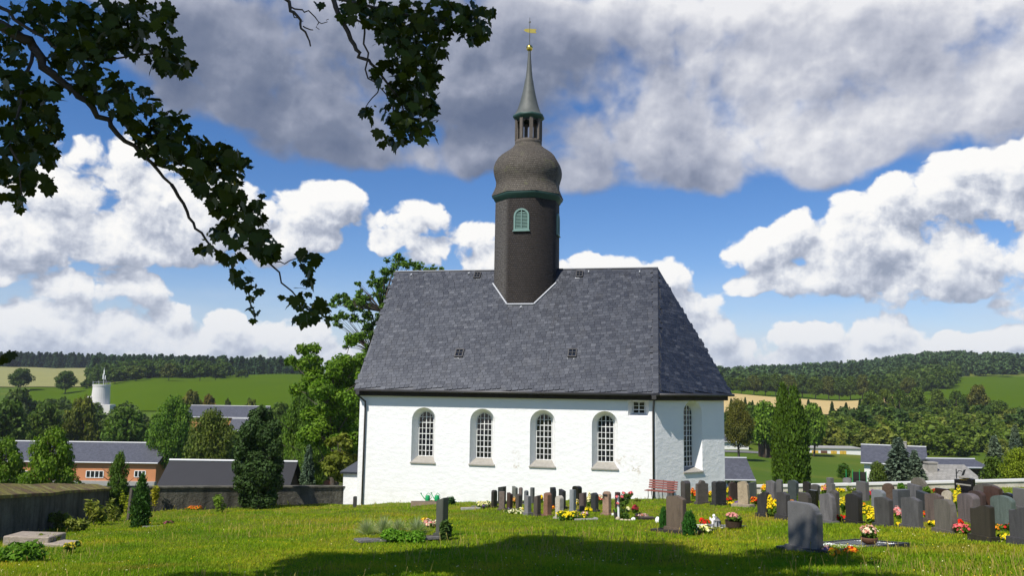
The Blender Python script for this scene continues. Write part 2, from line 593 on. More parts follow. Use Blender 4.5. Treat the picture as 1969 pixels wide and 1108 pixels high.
def leaf_mat(name, trans=.35, tint=(.9, 1.15, .35), rough=.6, var=.45, spec=.12, gain=1.0):
    """foliage: colour of the object, each leaf its own shade, some light passing through"""
    m, N, b, out = new_mat(name)
    oi = N.n('ShaderNodeObjectInfo')
    geo = N.n('ShaderNodeNewGeometry')
    k = N.lin(geo.outputs['Random Per Island'], 0, 1, (1 - var) * gain, (1 + var) * gain)
    col = N.vm('SCALE', oi.outputs['Color'])
    col.node.inputs['Scale'].default_value = 1
    N.link(k, col.node.inputs['Scale'])
    nz = N.noise(geo.outputs['Position'], .35, 3, .5)
    col2 = N.mix(N.smooth(nz.outputs[0], .35, .7), col, N.mix(1.0, col, (1.18, 1.06, .85), 'MULTIPLY'))
    col2 = N.mix(1.0, col2, (1.0, 1.0, .65), 'MULTIPLY')
    N.put(b.inputs['Base Color'], col2)
    b.inputs['Roughness'].default_value = rough
    b.inputs['Specular IOR Level'].default_value = spec
    tr = N.n('ShaderNodeBsdfTranslucent')
    N.put(tr.inputs['Color'], N.mix(1.0, col2, tint, 'MULTIPLY'))
    mx = N.n('ShaderNodeMixShader')
    mx.inputs[0].default_value = trans
    N.link(b.outputs[0], mx.inputs[1]); N.link(tr.outputs[0], mx.inputs[2])
    N.link(mx.outputs[0], out.inputs[0])
    return m


leaf_mat('leaves', .35, gain=1.75)
leaf_mat('needles', .12, (.9, 1.1, .5), .6, .5, gain=1.5)
leaf_mat('maple_leaves', .12, (1.0, 1.05, .25), .45, .35)
leaf_mat('blossoms', .25, (1, 1, 1), .7, .22, .15)
simple('bark', (.085, .07, .055), .9, .4, 9, .2, .6, 30)

# ------------------------------------------------------------------ ground
def plane_z(x, y):
    return -1.65 - .1 * y + .04 * x


def hit(px, py):
    """where a pixel's ray meets the sloping graveyard"""
    v = ray(px, py)
    t = -1.65 / (v[2] + .1 * v[1] - .04 * v[0])
    return Vector(v * t)


def bumpy(x, y):
    return .05 * np.sin(x * .9 + 1.3 * np.sin(y * .35)) * np.sin(y * .7 + .6) + .03 * np.sin(x * 2.1 + y * 1.3)


def lawn_z(x, y):
    return plane_z(x, y) + bumpy(x, y)


# valley: z of the ground at distances d, along directions given by picture columns
VALLEY = {
    -300: [(60, -10.5), (100, -14), (140, -16), (200, -17), (280, -16), (330, -12.4), (430, -5.4), (500, -2), (600, 3), (750, 8.4), (1000, 12), (2500, 10)],
    100: [(60, -10.5), (100, -14), (140, -16), (200, -17), (280, -16), (330, -12.4), (430, -5.4), (500, -2), (600, 3), (750, 8.4), (1000, 12), (2500, 10)],
    330: [(60, -10.5), (100, -14), (140, -16.5), (200, -17), (270, -14), (330, -8.5), (420, -1.6), (560, 3), (750, 9), (1000, 12), (2500, 10)],
    560: [(60, -10), (100, -14), (140, -16), (200, -16), (260, -13), (300, -10), (400, -1.5), (520, 3.2), (700, 5), (900, 9), (2500, 8)],
    1400: [(50, -6.6), (60, -7.6), (75, -8.6), (110, -10.3), (150, -11.8), (200, -11.5), (300, -9.4), (420, -3.9), (500, -2), (600, 0), (800, 6), (1000, 8), (2500, 8)],
    1600: [(50, -6.6), (60, -7.7), (75, -8.8), (110, -11.3), (150, -12.3), (170, -12.5), (230, -11.5), (320, -9.6), (440, -5.8), (520, -4.5), (700, 6), (900, 16), (1100, 18), (2500, 10)],
    1830: [(50, -6.5), (60, -7.8), (75, -9), (110, -12), (160, -13), (240, -11), (350, -7.6), (450, -1), (600, 9.4), (800, 24), (1000, 32), (1200, 32), (2500, 15)],
    2300: [(50, -6.2), (60, -7.8), (75, -9), (110, -12), (160, -13), (240, -11), (350, -7.6), (450, -1), (600, 9.4), (800, 22), (1000, 27), (1200, 27), (2500, 15)],
}
_vk = sorted(VALLEY)
_vt = np.array([(k - IW / 2) / FPX for k in _vk])


def valley_z(x, y):
    x, y = np.asarray(x, float), np.asarray(y, float)
    yy = np.maximum(y, 1.0)
    t = np.clip(x / yy, _vt[0], _vt[-1])
    zs = []
    for k in _vk:
        dd = np.array([p[0] for p in VALLEY[k]]); zz = np.array([p[1] for p in VALLEY[k]])
        tk = (k - IW / 2) / FPX
        z = np.interp(yy, dd, zz)
        near = plane_z(np.clip(tk * yy, -14, 25), yy) - 1.6
        w = np.clip((yy - 44) / 14, 0, 1)
        zs.append(np.where(yy < dd[0], near * (1 - w) + np.minimum(near, z) * w, z))
    zs = np.array(zs)
    idx = np.clip(np.searchsorted(_vt, t) - 1, 0, len(_vt) - 2)
    f = (t - _vt[idx]) / (_vt[idx + 1] - _vt[idx])
    f = f * f * (3 - 2 * f)
    flat = zs.reshape(len(_vk), -1)
    ii = idx.ravel()
    ar = np.arange(flat.shape[1])
    res = (flat[ii, ar] * (1 - f.ravel()) + flat[ii + 1, ar] * f.ravel()).reshape(np.shape(t))
    return res


def vz(x, y):
    return float(valley_z(np.array([x]), np.array([y]))[0])


def vpt(px, d, dz=0.0):
    """a place on the valley floor in a picture column at distance d"""
    v = ray(px, 720)
    x = v[0] / v[1] * d
    return Vector((x, d, vz(x, d) + dz))


def grid_mesh(name, X, Y, Z):
    r, c = X.shape
    V = np.stack([X, Y, Z], -1).reshape(-1, 3)
    i = np.arange(r - 1)[:, None] * c + np.arange(c - 1)[None, :]
    F = np.stack([i, i + 1, i + c + 1, i + c], -1).reshape(-1, 4)
    return mesh_np(name, V, F, smooth=True)


# meadow, fields
m, N, b, out = new_mat('valley_grass')
geo = N.n('ShaderNodeNewGeometry')
n1 = N.noise(geo.outputs['Position'], .02, 5, .6)
n2 = N.noise(N.vm('MULTIPLY', geo.outputs['Position'], (.35, .08, .1)), 1, 5, .7)
col = N.ramp(n1.outputs[0], [(0.3, (.055, .105, .006)), (.48, (.08, .125, .008)), (.58, (.13, .15, .014)), (.70, (.18, .17, .03))])
col = N.mix(N.m('MULTIPLY', n2.outputs[0], .55), col, (.05, .10, .014))
N.put(b.inputs['Base Color'], col)
b.inputs['Roughness'].default_value = .95
b.inputs['Specular IOR Level'].default_value = .1
bump(N, b, N.noise(geo.outputs['Position'], 1.2, 5, .7).outputs[0], .6, .3)

m, N, b, out = new_mat('hill_meadow')
geo = N.n('ShaderNodeNewGeometry')
rows = N.n('ShaderNodeTexWave'); rows.inputs['Scale'].default_value = .09; rows.inputs['Distortion'].default_value = 2.0
N.link(geo.outputs['Position'], rows.inputs['Vector'])
n1 = N.noise(geo.outputs['Position'], .015, 5, .6)
n3 = N.noise(geo.outputs['Position'], .4, 4, .7)
col = N.mix(n1.outputs[0], (.052, .098, .004), (.085, .125, .006))
col = N.mix(N.m('MULTIPLY', rows.outputs['Fac'], .18), col, (.06, .14, .012))
col = N.mix(N.m('MULTIPLY', n3.outputs[0], .3), col, (.04, .08, .004))
N.put(b.inputs['Base Color'], col)
b.inputs['Roughness'].default_value = 1.0
b.inputs['Specular IOR Level'].default_value = 0.0

m, N, b, out = new_mat('ripe_wheat')
geo = N.n('ShaderNodeNewGeometry')
n1 = N.noise(geo.outputs['Position'], .03, 5, .6)
n3 = N.noise(geo.outputs['Position'], .8, 4, .7)
tram = N.n('ShaderNodeTexWave'); tram.inputs['Scale'].default_value = .05
N.link(geo.outputs['Position'], tram.inputs['Vector'])
col = N.mix(n1.outputs[0], (.46, .34, .14), (.56, .42, .19))
col = N.mix(N.m('MULTIPLY', n3.outputs[0], .35), col, (.38, .27, .10))
col = N.mix(N.m('MULTIPLY', N.smooth(tram.outputs['Fac'], .93, .99), .3), col, (.30, .24, .10))
N.put(b.inputs['Base Color'], col)
b.inputs['Roughness'].default_value = .95
b.inputs['Specular IOR Level'].default_value = .1
m, N, b, out = new_mat('green_wheat')
geo = N.n('ShaderNodeNewGeometry')
n1 = N.noise(geo.outputs['Position'], .03, 5, .6)
tram = N.n('ShaderNodeTexWave'); tram.inputs['Scale'].default_value = .04
N.link(geo.outputs['Position'], tram.inputs['Vector'])
col = N.mix(n1.outputs[0], (.20, .20, .055), (.26, .245, .07))
col = N.mix(N.m('MULTIPLY', N.smooth(tram.outputs['Fac'], .9, .99), .3), col, (.12, .13, .04))
N.put(b.inputs['Base Color'], col)
b.inputs['Roughness'].default_value = .95

# lawn of the graveyard: the soil and thatch under the blades
m, N, b, out = new_mat('lawn')
geo = N.n('ShaderNodeNewGeometry')
P = geo.outputs['Position']
n1 = N.noise(P, .35, 5, .6)
n2 = N.noise(P, 9, 4, .7)
col = N.ramp(n1.outputs[0], [(.3, (.10, .145, .008)), (.48, (.15, .185, .010)), (.62, (.21, .20, .014)), (.75, (.25, .20, .02))])
col = N.mix(N.m('MULTIPLY', n2.outputs[0], .6), col, (.035, .05, .01))
N.put(b.inputs['Base Color'], col)
b.inputs['Roughness'].default_value = .95
b.inputs['Specular IOR Level'].default_value = .1
bump(N, b, N.noise(P, 30, 4, .7).outputs[0], .8, .04)

ts = np.tan(np.linspace(math.atan(-1.15), math.atan(1.15), 150))
ds = np.concatenate([np.linspace(8, 60, 22), np.geomspace(62, 1100, 110), np.geomspace(1150, 5000, 14)])
D, T = np.meshgrid(ds, ts, indexing='ij')
Xv, Yv = T * D, D
Zv = valley_z(Xv, Yv)
Zv = Zv + np.clip((D - 70) / 200, 0, 1) * (.5 * np.sin(Xv * .05) * np.sin(Yv * .043) + .25 * np.sin(Xv * .13 + 1))
Zv = np.where(D > 1500, Zv - (D - 1500) * .01, Zv)
tag(link('valley_ground', grid_mesh('valley_ground', Xv, Yv, Zv), MATS['valley_grass']), kind='structure')


def relief(X, Y):
    return valley_z(X, Y) + np.clip((Y - 70) / 200, 0, 1) * (.5 * np.sin(X * .05) * np.sin(Y * .043) + .25 * np.sin(X * .13 + 1))


def drape(name, px0, px1, near, far, mat, lift=.3, n=60, k=14):
    """a field laid over the valley; near / far: functions of the column giving distances"""
    pxs = np.linspace(px0, px1, n)
    X, Y = np.zeros((k, n)), np.zeros((k, n))
    for j, px in enumerate(pxs):
        v = ray(px, 720)
        for i in range(k):
            d = near(px) + (far(px) - near(px)) * i / (k - 1)
            X[i, j], Y[i, j] = v[0] / v[1] * d, d
    Z = relief(X, Y) + lift
    return tag(link(name, grid_mesh(name, X, Y, Z), MATS[mat]), kind='structure')


I = lambda xs, ys: (lambda p: float(np.interp(p, xs, ys)))
drape('hill_meadow', 60, 600, I([60, 230, 600], [340, 300, 290]), I([60, 175, 176, 330, 480, 600], [428, 428, 430, 470, 530, 560]), 'hill_meadow', .35)
drape('grain_field', -320, 178, I([-320, 178], [432, 432]), I([-320, 178], [750, 760]), 'green_wheat', .4)
drape('wheat_field', 1330, 1760, I([1330, 1668, 1760], [296, 318, 325]), I([1330, 1668, 1760], [418, 425, 425]), 'ripe_wheat', .35)
drape('field_margin', 1330, 1765, I([1330, 1765], [419, 427]), I([1330, 1765], [500, 530]), 'hill_meadow', .35)
drape('hill_meadow', 1760, 2300, I([1760, 2300], [352, 350]), I([1760, 1840, 2300], [560, 600, 620]), 'hill_meadow', .4)
drape('stubble_field', 1878, 2300, I([1878, 2300], [304, 292]), I([1878, 2300], [349, 347]), 'ripe_wheat', .45)

# ------------------------------------------------------------------ graveyard lawn
WL0, WL1, WL2 = hit(-40, 1052), hit(208, 990), hit(658, 969)
nx, ny = 120, 110
gx, gy = np.meshgrid(np.linspace(-20, 34, nx), np.linspace(-6, 47, ny))
# left edge follows the wall
def left_edge(y):
    if y <= WL1.y:
        t = (y - WL0.y) / (WL1.y - WL0.y)
        return WL0.x + t * (WL1.x - WL0.x) - .25
    t = min((y - WL1.y) / (WL2.y - WL1.y), 1.25)
    return WL1.x + t * (WL2.x - WL1.x) - .25
lx = np.array([left_edge(y) for y in np.linspace(-6, 47, ny)])
fr = np.linspace(0, 1, nx)[None, :]
gx = lx[:, None] * (1 - fr) + 34.0 * fr
gz = lawn_z(gx, gy)
LAWN = tag(link('graveyard_lawn', grid_mesh('graveyard_lawn', gx, gy, gz), MATS['lawn']), kind='structure')
print('WALL', WL0, WL1, WL2)

# ------------------------------------------------------------------ church
TH, LW, WH, LA = .206, 15.97, 5.492, 4.979
BASEZ = -6.9
A0 = Vector((-8.243, 46.0, BASEZ))
a_v, b_v = Vector((math.cos(TH), -math.sin(TH), 0)), Vector((math.sin(TH), math.cos(TH), 0))
church = thing('village_church', 'white plastered village church with slate roof and shingled ridge turret', 'church', A0, -TH)
ZE, ZR = -.40 - BASEZ, 6.83 - BASEZ     # eave and ridge, local
ZW = -.62 - BASEZ                        # top of the wall


def loc_of(p):
    q = Vector(p) - A0
    return Vector((q.dot(a_v), q.dot(b_v), q.z))


c45 = math.sqrt(.5)
C1, C2, C3, C4 = Vector((LW, 0, 0)), Vector((LW + LA * c45, LA * c45, 0)), Vector((LW + LA * c45, 2 * WH - LA * c45, 0)), Vector((LW, 2 * WH, 0))
CORN = [Vector((0, 0, 0)), C1, C2, C3, C4, Vector((0, 2 * WH, 0))]


def wall_with_holes(mb, O, ex, en, length, zb, zt, holes, depth=.5):
    """plaster wall in the plane O,ex; holes: dicts of splayed openings (outer / inner)"""
    Pt = lambda u, z, dp=0.0: O + ex * u - en * dp + Vector((0, 0, z))
    x = 0.0
    for h in sorted(holes, key=lambda h: h['cx']):
        w, z0, zs = h['w'], h['z0'], h['zs']
        l, r = h['cx'] - w / 2, h['cx'] + w / 2
        mb.quad(Pt(x, zb), Pt(l, zb), Pt(l, zt), Pt(x, zt))
        mb.quad(Pt(l, zb), Pt(r, zb), Pt(r, z0), Pt(l, z0))
        out = arch_loop(h['cx'], w, z0, zs, h.get('rise'))
        top = out[1:-1]
        for i in range(len(top) - 1):
            (u0, q0), (u1, q1) = top[i], top[i + 1]
            mb.quad(Pt(u0, q0), Pt(u1, q1), Pt(u1, zt), Pt(u0, zt))
        inn = arch_loop(h['cx'], h['wi'], h['z0i'], h['zsi'], h.get('risei'))
        n = len(out)
        for i in range(n):
            j = (i + 1) % n
            mb.quad(Pt(*out[i]), Pt(*out[j]), Pt(*inn[j], depth), Pt(*inn[i], depth))
        x = r
    mb.quad(Pt(x, zb), Pt(length, zb), Pt(length, zt), Pt(x, zt))


def arch_loop(cx, w, z0, zs, rise=None, n=14):
    """outline from bottom left, up, over the arch (left to right), down to bottom right"""
    rise = w / 2 if rise is None else rise
    pts = [(cx - w / 2, z0)]
    for i in range(n + 1):
        a = PI - PI * i / n
        pts.append((cx + w / 2 * math.cos(a), zs + rise * math.sin(a)))
    pts.append((cx + w / 2, z0))
    return pts


def zl(px, py, s, b=0.0):
    """local height of a pixel at the church place (s, b)"""
    d = (A0 + a_v * s + b_v * b).y
    return at(px, py, d).z - BASEZ


def s_of(px, py=850):
    """coordinate along the long wall for a picture column"""
    v = Vector(ray(px, py))
    # A0 + a*s on the ray in plan
    det = a_v.x * v.y - a_v.y * v.x
    return (A0.y * v.x - A0.x * v.y) / det


nave = []
for px_in, pz in ((818.5, 0), (931.5, 0), (1048.5, 0), (1168, 0)):
    s = s_of(px_in + 0.0) - .13
    nave.append(s)
nave = [nave[0] + (nave[3] - nave[0]) / 3 * i for i in range(4)]
ZT, ZB = -1.55 - BASEZ, -3.95 - BASEZ
holes = [dict(cx=s, w=1.34, z0=ZB - .30, zs=ZT + .22 - .67, wi=.84, z0i=ZB, zsi=ZT - .42) for s in nave]
s_sq = s_of(1228)
zq0, zq1 = zl(1228, 801, s_sq), zl(1228, 765, s_sq)
holes.append(dict(cx=s_sq, w=1.06, z0=zq0, zs=zq1 - .12, rise=.12, wi=.60, z0i=zq0 + .12, zsi=zq1 - .24, risei=.01))
mb = MB()
ex0, en0 = Vector((1, 0, 0)), Vector((0, -1, 0))
wall_with_holes(mb, Vector((0, 0, 0)), ex0, en0, LW, -1.6, ZW, holes, .5)
ex1 = (C2 - C1).normalized(); en1 = Vector((c45, -c45, 0))
zf1, zf0 = zl(1335, 771, LW + 1.9, 1.9), zl(1335, 908, LW + 1.9, 1.9)
hf = dict(cx=2.62, w=1.36, z0=zf0, zs=zf1 - .68, wi=.84, z0i=zf0 + .22, zsi=zf1 - .24 - .42)
wall_with_holes(mb, C1, ex1, en1, LA, -1.6, ZW, [hf], .5)
for i in (2, 3, 4, 5):
    p, q = CORN[i], CORN[(i + 1) % 6]
    mb.quad(p + Vector((0, 0, -1.6)), q + Vector((0, 0, -1.6)), q + Vector((0, 0, ZW)), p + Vector((0, 0, ZW)))
mb.add([(0, 0, ZW), (0, 2 * WH, ZW), (0, WH, ZR - .12)], [(0, 1, 2)])
mb.build('wall', MATS['white_plaster'], church)


def glazing(parent_name, O, ex, en, h, cols=4, rows=8, depth=.5):
    """one window: glass, frame, glazing bars and its stone sill"""
    cx, w, z0, zs = h['cx'], h['wi'], h['z0i'], h['zsi']
    rise = h.get('risei', w / 2)
    Pt = lambda u, z, dp: O + ex * u - en * dp + Vector((0, 0, z))
    win = MB()
    loop = arch_loop(cx, w, z0, zs, rise)
    inn = arch_loop(cx, w - .06, z0 + .035, zs, rise - .03 if rise > .05 else rise - .03)
    n = len(loop)
    for i in range(n):
        j = (i + 1) % n
        win.quad(Pt(*loop[i], depth - .045), Pt(*loop[j], depth - .045), Pt(*inn[j], depth - .045), Pt(*inn[i], depth - .045))
        win.quad(Pt(*inn[i], depth - .045), Pt(*inn[j], depth - .045), Pt(*inn[j], depth), Pt(*inn[i], depth))
    W_ = win.build('window', MATS['white_paint'], church)
    g = MB()
    g.poly([Pt(u, z, depth - .004) for (u, z) in loop])
    g.build('pane', MATS['dark_glass'], W_)
    ztop = zs + rise
    bars = []
    for i in range(1, cols):
        u = cx - w / 2 + w * i / cols
        zt = zs + rise * math.sqrt(max(0, 1 - ((u - cx) / (w / 2)) ** 2)) if rise > .05 else ztop
        bars.append((u, z0, u, zt, .020 if i * 2 == cols else .011))
    for k in range(1, rows):
        z = z0 + (ztop - z0) * k / rows
        hw = w / 2 if z <= zs else (w / 2) * math.sqrt(max(0, 1 - ((z - zs) / rise) ** 2))
        bars.append((cx - hw, z, cx + hw, z, .019 if (rows - k) % 2 == 0 else .011))
    for (u0, q0, u1, q1, hw) in bars:
        bb = MB()
        dirv = (ex if q0 == q1 else Vector((0, 0, 1)))
        per = (Vector((0, 0, 1)) if q0 == q1 else ex)
        ln = abs(u1 - u0) / 2 if q0 == q1 else abs(q1 - q0) / 2
        bb.obox(Pt((u0 + u1) / 2, (q0 + q1) / 2, depth - (.028 if q0 == q1 else .03)), dirv, per, en, ln, hw, .016 if q0 == q1 else .02)
        bb.build('glazing_bar', MATS['white_paint'], W_)
    return W_


def sill(O, ex, en, h):
    Pt = lambda u, z, dp: O + ex * u - en * dp + Vector((0, 0, z))
    cx, w, z0 = h['cx'], h['w'] + .06, h['z0']
    s = MB()
    V = []
    for u in (cx - w / 2, cx + w / 2):
        V += [Pt(u, z0 - .055, .02), Pt(u, z0 - .055, -.07), Pt(u, z0 + .005, -.07), Pt(u, z0 + .04, .02)]
    s.add(V, [(0, 1, 2, 3), (7, 6, 5, 4), (1, 5, 6, 2), (2, 6, 7, 3), (0, 4, 5, 1), (3, 7, 4, 0)])
    # sloped slab inside the opening
    u0, u1, v0, v1 = cx - h['w'] / 2, cx + h['w'] / 2, cx - h['wi'] / 2, cx + h['wi'] / 2
    s.add([Pt(u0, z0 + .04, .02), Pt(u1, z0 + .04, .02), Pt(v1, h['z0i'] + .012, .47), Pt(v0, h['z0i'] + .012, .47)], [(0, 1, 2, 3)])
    s.build('window_sill', MATS['sill_stone'], church)


for h in holes[:4]:
    glazing('w', Vector((0, 0, 0)), ex0, en0, h)
    sill(Vector((0, 0, 0)), ex0, en0, h)
glazing('w', Vector((0, 0, 0)), ex0, en0, holes[4], 2, 3)
glazing('w', C1, ex1, en1, hf, 4, 12)
sill(C1, ex1, en1, hf)

# roof
OV = .46
eave = []
nrm = []
for i in range(6):
    p, q = CORN[i], CORN[(i + 1) % 6]
    t = (q - p).normalized()
    nrm.append(Vector((t.y, -t.x, 0)))
E1 = C1 + Vector((OV * math.tan(PI / 8), -OV, 0)); E1.z = ZE
E2 = C2 + (nrm[1] + nrm[2]).normalized() * (OV / math.cos(PI / 8)); E2.z = ZE
E3 = C3 + (nrm[2] + nrm[3]).normalized() * (OV / math.cos(PI / 8)); E3.z = ZE
E4 = C4 + Vector((OV * math.tan(PI / 8), OV, 0)); E4.z = ZE
E0, E5 = Vector((-.16, -OV, ZE)), Vector((-.16, 2 * WH + OV, ZE))
RL, RR = Vector((-.16, WH, ZR)), Vector((LW, WH, ZR))
rf = MB()
for tri in ([E0, E1, RR, RL], [E1, E2, RR], [E2, E3, RR], [E3, E4, RR], [E4, E5, RL, RR]):
    rf.poly(tri)
dn = Vector((0, 0, -.09))
rf.poly([E0, RL, RL + dn, E0 + dn])
rf.poly([E5, RL, RL + dn, E5 + dn])
for p, q in ((E0, E1), (E1, E2), (E2, E3), (E3, E4), (E4, E5)):
    rf.poly([p, q, q + dn, p + dn])
roof = rf.build('roof', MATS['slate'], church)

slate_mb = MB()
sw, sh, stt = .285, .27, .024
o_ = [(-sw / 2, 0), (sw / 2 - .05, 0), (sw / 2, .06), (sw / 2, sh), (-sw / 2, sh)]
k = len(o_)
SV = [(x, y, stt + .012 - y * .045) for x, y in o_] + [(x, y, -.001 + .006 - y * .045) for x, y in o_]
SF = [tuple(range(k))] + [(i, i + k, (i + 1) % k + k, (i + 1) % k) for i in range(k)]
slate_mesh = slate_mb.add(SV, SF).mesh('slate')
slate_mesh.materials.append(MATS['slate'])


def slate_field(O, ex, ey, inside, smax, tmax, tilt, seed, tmin=0.0):
    """rows of slates rising slightly along the eave; returns transforms"""
    r = rnd(seed)
    res = []
    ct, st = math.cos(tilt), math.sin(tilt)
    row_h, col_w = .20, .28
    nr = int((tmax + smax * abs(st) + 1) / row_h) + 3
    for i in range(-int(smax * abs(st) / row_h) - 2, nr):
        x = r.uniform(-.3, 0) - 1.0
        while x < smax + 1.0:
            w = col_w * r.choice([.8, .9, 1.0, 1.0, 1.1, 1.25])
            cx = x + w / 2
            y = i * row_h
            s = cx * ct - y * st
            t = cx * st + y * ct
            if inside(s, t + .05) and t > tmin - .02:
                res.append((s, t, tilt + r.normal(0, .012), w / col_w * .93, r.uniform(.9, 1.0), r.uniform(0, .006)))
            x += w
    return res


ez_f = None


def place_slates(O, ex, ey, items, singles):
    en = ex.cross(ey).normalized()
    order = sorted(range(len(items)), key=lambda i: items[i][1])
    own = set(order[:singles])
    SVa = np.array(SV)
    VV, FF = [], []
    for idx, (s, t, ang, sx, sy, lift) in enumerate(items):
        c, sn = math.cos(ang), math.sin(ang)
        ax, ay = ex * c + ey * sn, ey * c - ex * sn
        M = Matrix(((ax.x, ay.x, en.x), (ax.y, ay.y, en.y), (ax.z, ay.z, en.z)))
        loc = O + ex * s + ey * t + en * (.012 + lift)
        if idx in own:
            o = bpy.data.objects.new('slate', slate_mesh)
            COL.objects.link(o)
            o.parent = roof
            o.matrix_local = Matrix.Translation(loc) @ M.to_4x4() @ Matrix.Diagonal((sx, sy, 1, 1))
        else:
            Mn = np.array(M) @ np.diag([sx, sy, 1.0])
            k0 = len(VV) * len(SV)
            VV.append(SVa @ Mn.T + np.array(loc))
            FF += [tuple(i + k0 for i in f) for f in SF]
    return VV, FF


ey = (RL - E0); ey = Vector((0, ey.y, ey.z)); TM = ey.length; ey.normalize()
O_ = Vector((0, -OV, ZE))
hipf = lambda t: LW + OV * math.tan(PI / 8) * (1 - t / TM)
it1 = slate_field(O_, Vector((1, 0, 0)), ey, lambda s, t: -.10 < s < hipf(t) - .30 and t < TM - .22, LW, TM, rad(7.0), 3)
VV1, FF1 = place_slates(O_, Vector((1, 0, 0)), ey, it1, 240)
# cover course at the hip and along the verge (upright bands of slates)
cov = []
t = 0.0
while t < TM - .2:
    cov.append((hipf(t) - .16, t, 0.0, .95, .9, .014))
    t += .16
exf = (E2 - E1).normalized()
mid = RR - E1
eyf = (mid - exf * mid.dot(exf)); TF = eyf.length; eyf.normalize()
apx = mid.dot(exf)
LE = (E2 - E1).length
insf = lambda s, t: (apx * t / TF + .12) < s < (LE + (apx - LE) * t / TF - .1) and t < TF - .1
it2 = slate_field(E1, exf, eyf, insf, LE, TF, rad(-9), 5)
VV2, FF2 = place_slates(E1, exf, eyf, it2, 60)
VV3, FF3 = place_slates(O_, Vector((1, 0, 0)), ey, cov, 0)
VA, FA = [], []
for vv, ff in ((VV1, FF1), (VV2, FF2), (VV3, FF3)):
    k0 = sum(len(x) for x in VA)
    VA += vv
    FA += [tuple(i + k0 for i in f) for f in ff]
st_ = link('slates', mesh_np('slates', np.concatenate(VA), FA), MATS['slate'], roof)
st_['kind'] = 'stuff'
print('SLATES', len(it1), len(it2))

# cornice, gutter, ridge cap, pipes
cn = MB()
zc1, zc0 = ZE - .10, ZE - .34
def cornice(p, q, n):
    t = (q - p).normalized()
    P_, Q_ = p - t * (.1 if p == CORN[0] else -.0), q
    cn.quad(P_ + n * .22 + Vector((0, 0, zc0)), Q_ + n * .22 + Vector((0, 0, zc0)), Q_ + n * .24 + Vector((0, 0, zc1)), P_ + n * .24 + Vector((0, 0, zc1)))
    cn.quad(P_ + Vector((0, 0, zc0)), Q_ + Vector((0, 0, zc0)), Q_ + n * .22 + Vector((0, 0, zc0)), P_ + n * .22 + Vector((0, 0, zc0)))
off1 = (nrm[0] + nrm[1]).normalized() * (.22 / math.cos(PI / 8))
off2 = (nrm[1] + nrm[2]).normalized() * (.22 / math.cos(PI / 8))
n0 = nrm[0] * .22
pa, pb, pc = Vector((-.1, 0, 0)) + n0, C1 + off1, C2 + off2
for p, q, ip, iq in ((pa, pb, Vector((-.1, 0, 0)), C1), (pb, pc, C1, C2), (pc, C3 + (nrm[2] + nrm[3]).normalized() * .24, C2, C3)):
    cn.quad(p + Vector((0, 0, zc0)), q + Vector((0, 0, zc0)), q + Vector((0, 0, zc1)), p + Vector((0, 0, zc1)))
    cn.quad(ip + Vector((0, 0, zc0)), iq + Vector((0, 0, zc0)), q + Vector((0, 0, zc0)), p + Vector((0, 0, zc0)))
cn.quad(Vector((-.1, 0, zc0)), pa + Vector((0, 0, zc0)), pa + Vector((0, 0, zc1)), Vector((-.1, 0, zc1)))
cn.build('cornice', MATS['dark_wood'], church)
for pts in ([E0 + Vector((.02, -.07, -.05)), E1 + Vector((.02, -.07, -.05))], [E1 + Vector((.03, -.06, -.05)), E2 + Vector((.06, -.05, -.05))]):
    MB().tube(pts, .07, 8).build('gutter', MATS['dark_metal'], church, smooth=True)
MB().tube([RL + Vector((0, 0, .02)), RR + Vector((0, 0, .02))], .06, 6).build('ridge_cap', MATS['slate'], church)
zp = ZE - .12
MB().tube([(.10, -.56, zp), (.10, -.54, zp - .22), (.36, -.12, zp - .55), (.36, -.09, zp - .8), (.34, -.09, -1.2)], .052, 8).build('rain_pipe', MATS['dark_metal'], church, smooth=True)
MB().tube([(LW - .06, -.56, zp), (LW - .06, -.52, zp - .22), (LW - .10, -.10, zp - .55), (LW - .12, -.09, zp - .8), (LW - .12, -.09, -.6)], .052, 8).build('rain_pipe', MATS['dark_metal'], church, smooth=True)
MB().box(LW - .17, LW + .05, -.66, -.44, zp - .16, zp + .05).build('pipe_hopper', MATS['dark_metal'], church)
MB().box(.0, .20, -.66, -.44, zp - .16, zp + .05).build('pipe_hopper', MATS['dark_metal'], church)


def on_roof(px, py, b_guess=2.0):
    """local point where a pixel meets the front slope"""
    v = Vector(ray(px, py))
    vl = Vector((v.dot(a_v), v.dot(b_v), v.z))
    o = loc_of((0, 0, 0))
    n = Vector((1, 0, 0)).cross(ey)
    t = (O_ - o).dot(n) / vl.dot(n)
    return o + vl * t


nf = Vector((1, 0, 0)).cross(ey).normalized()
for (px, py, w) in ((917, 536, .36), (1114, 534, .36), (882, 688, .42), (1100, 688, .42)):
    p = on_roof(px, py)
    fr = MB()
    X_ = Vector((1, 0, 0))
    h = w * 1.25
    for (cx, cy, hx, hy) in ((-w / 2, h / 2, .025, h / 2), (w / 2, h / 2, .025, h / 2), (0, h, w / 2 + .025, .03), (0, 0, w / 2 + .025, .03), (0, h / 2, .014, h / 2), (0, h * .52, w / 2, .014)):
        fr.obox(p + X_ * cx + ey * cy + nf * .08, X_, ey, nf, hx, hy, .05)
    rw = fr.build('roof_window', MATS['dark_metal'], church)
    pn = MB()
    pn.quad(*[p + X_ * (w / 2 * i) + ey * (h * j) + nf * .09 for i, j in ((-1, 0), (1, 0), (1, 1), (-1, 1))])
    pn.build('pane', MATS['dark_glass'], rw)
    ap = MB()
    ap.obox(p - ey * .09 + nf * .035, X_, ey, nf, w / 2 + .07, .055, .008)
    ap.build('apron', MATS['zinc'], rw)
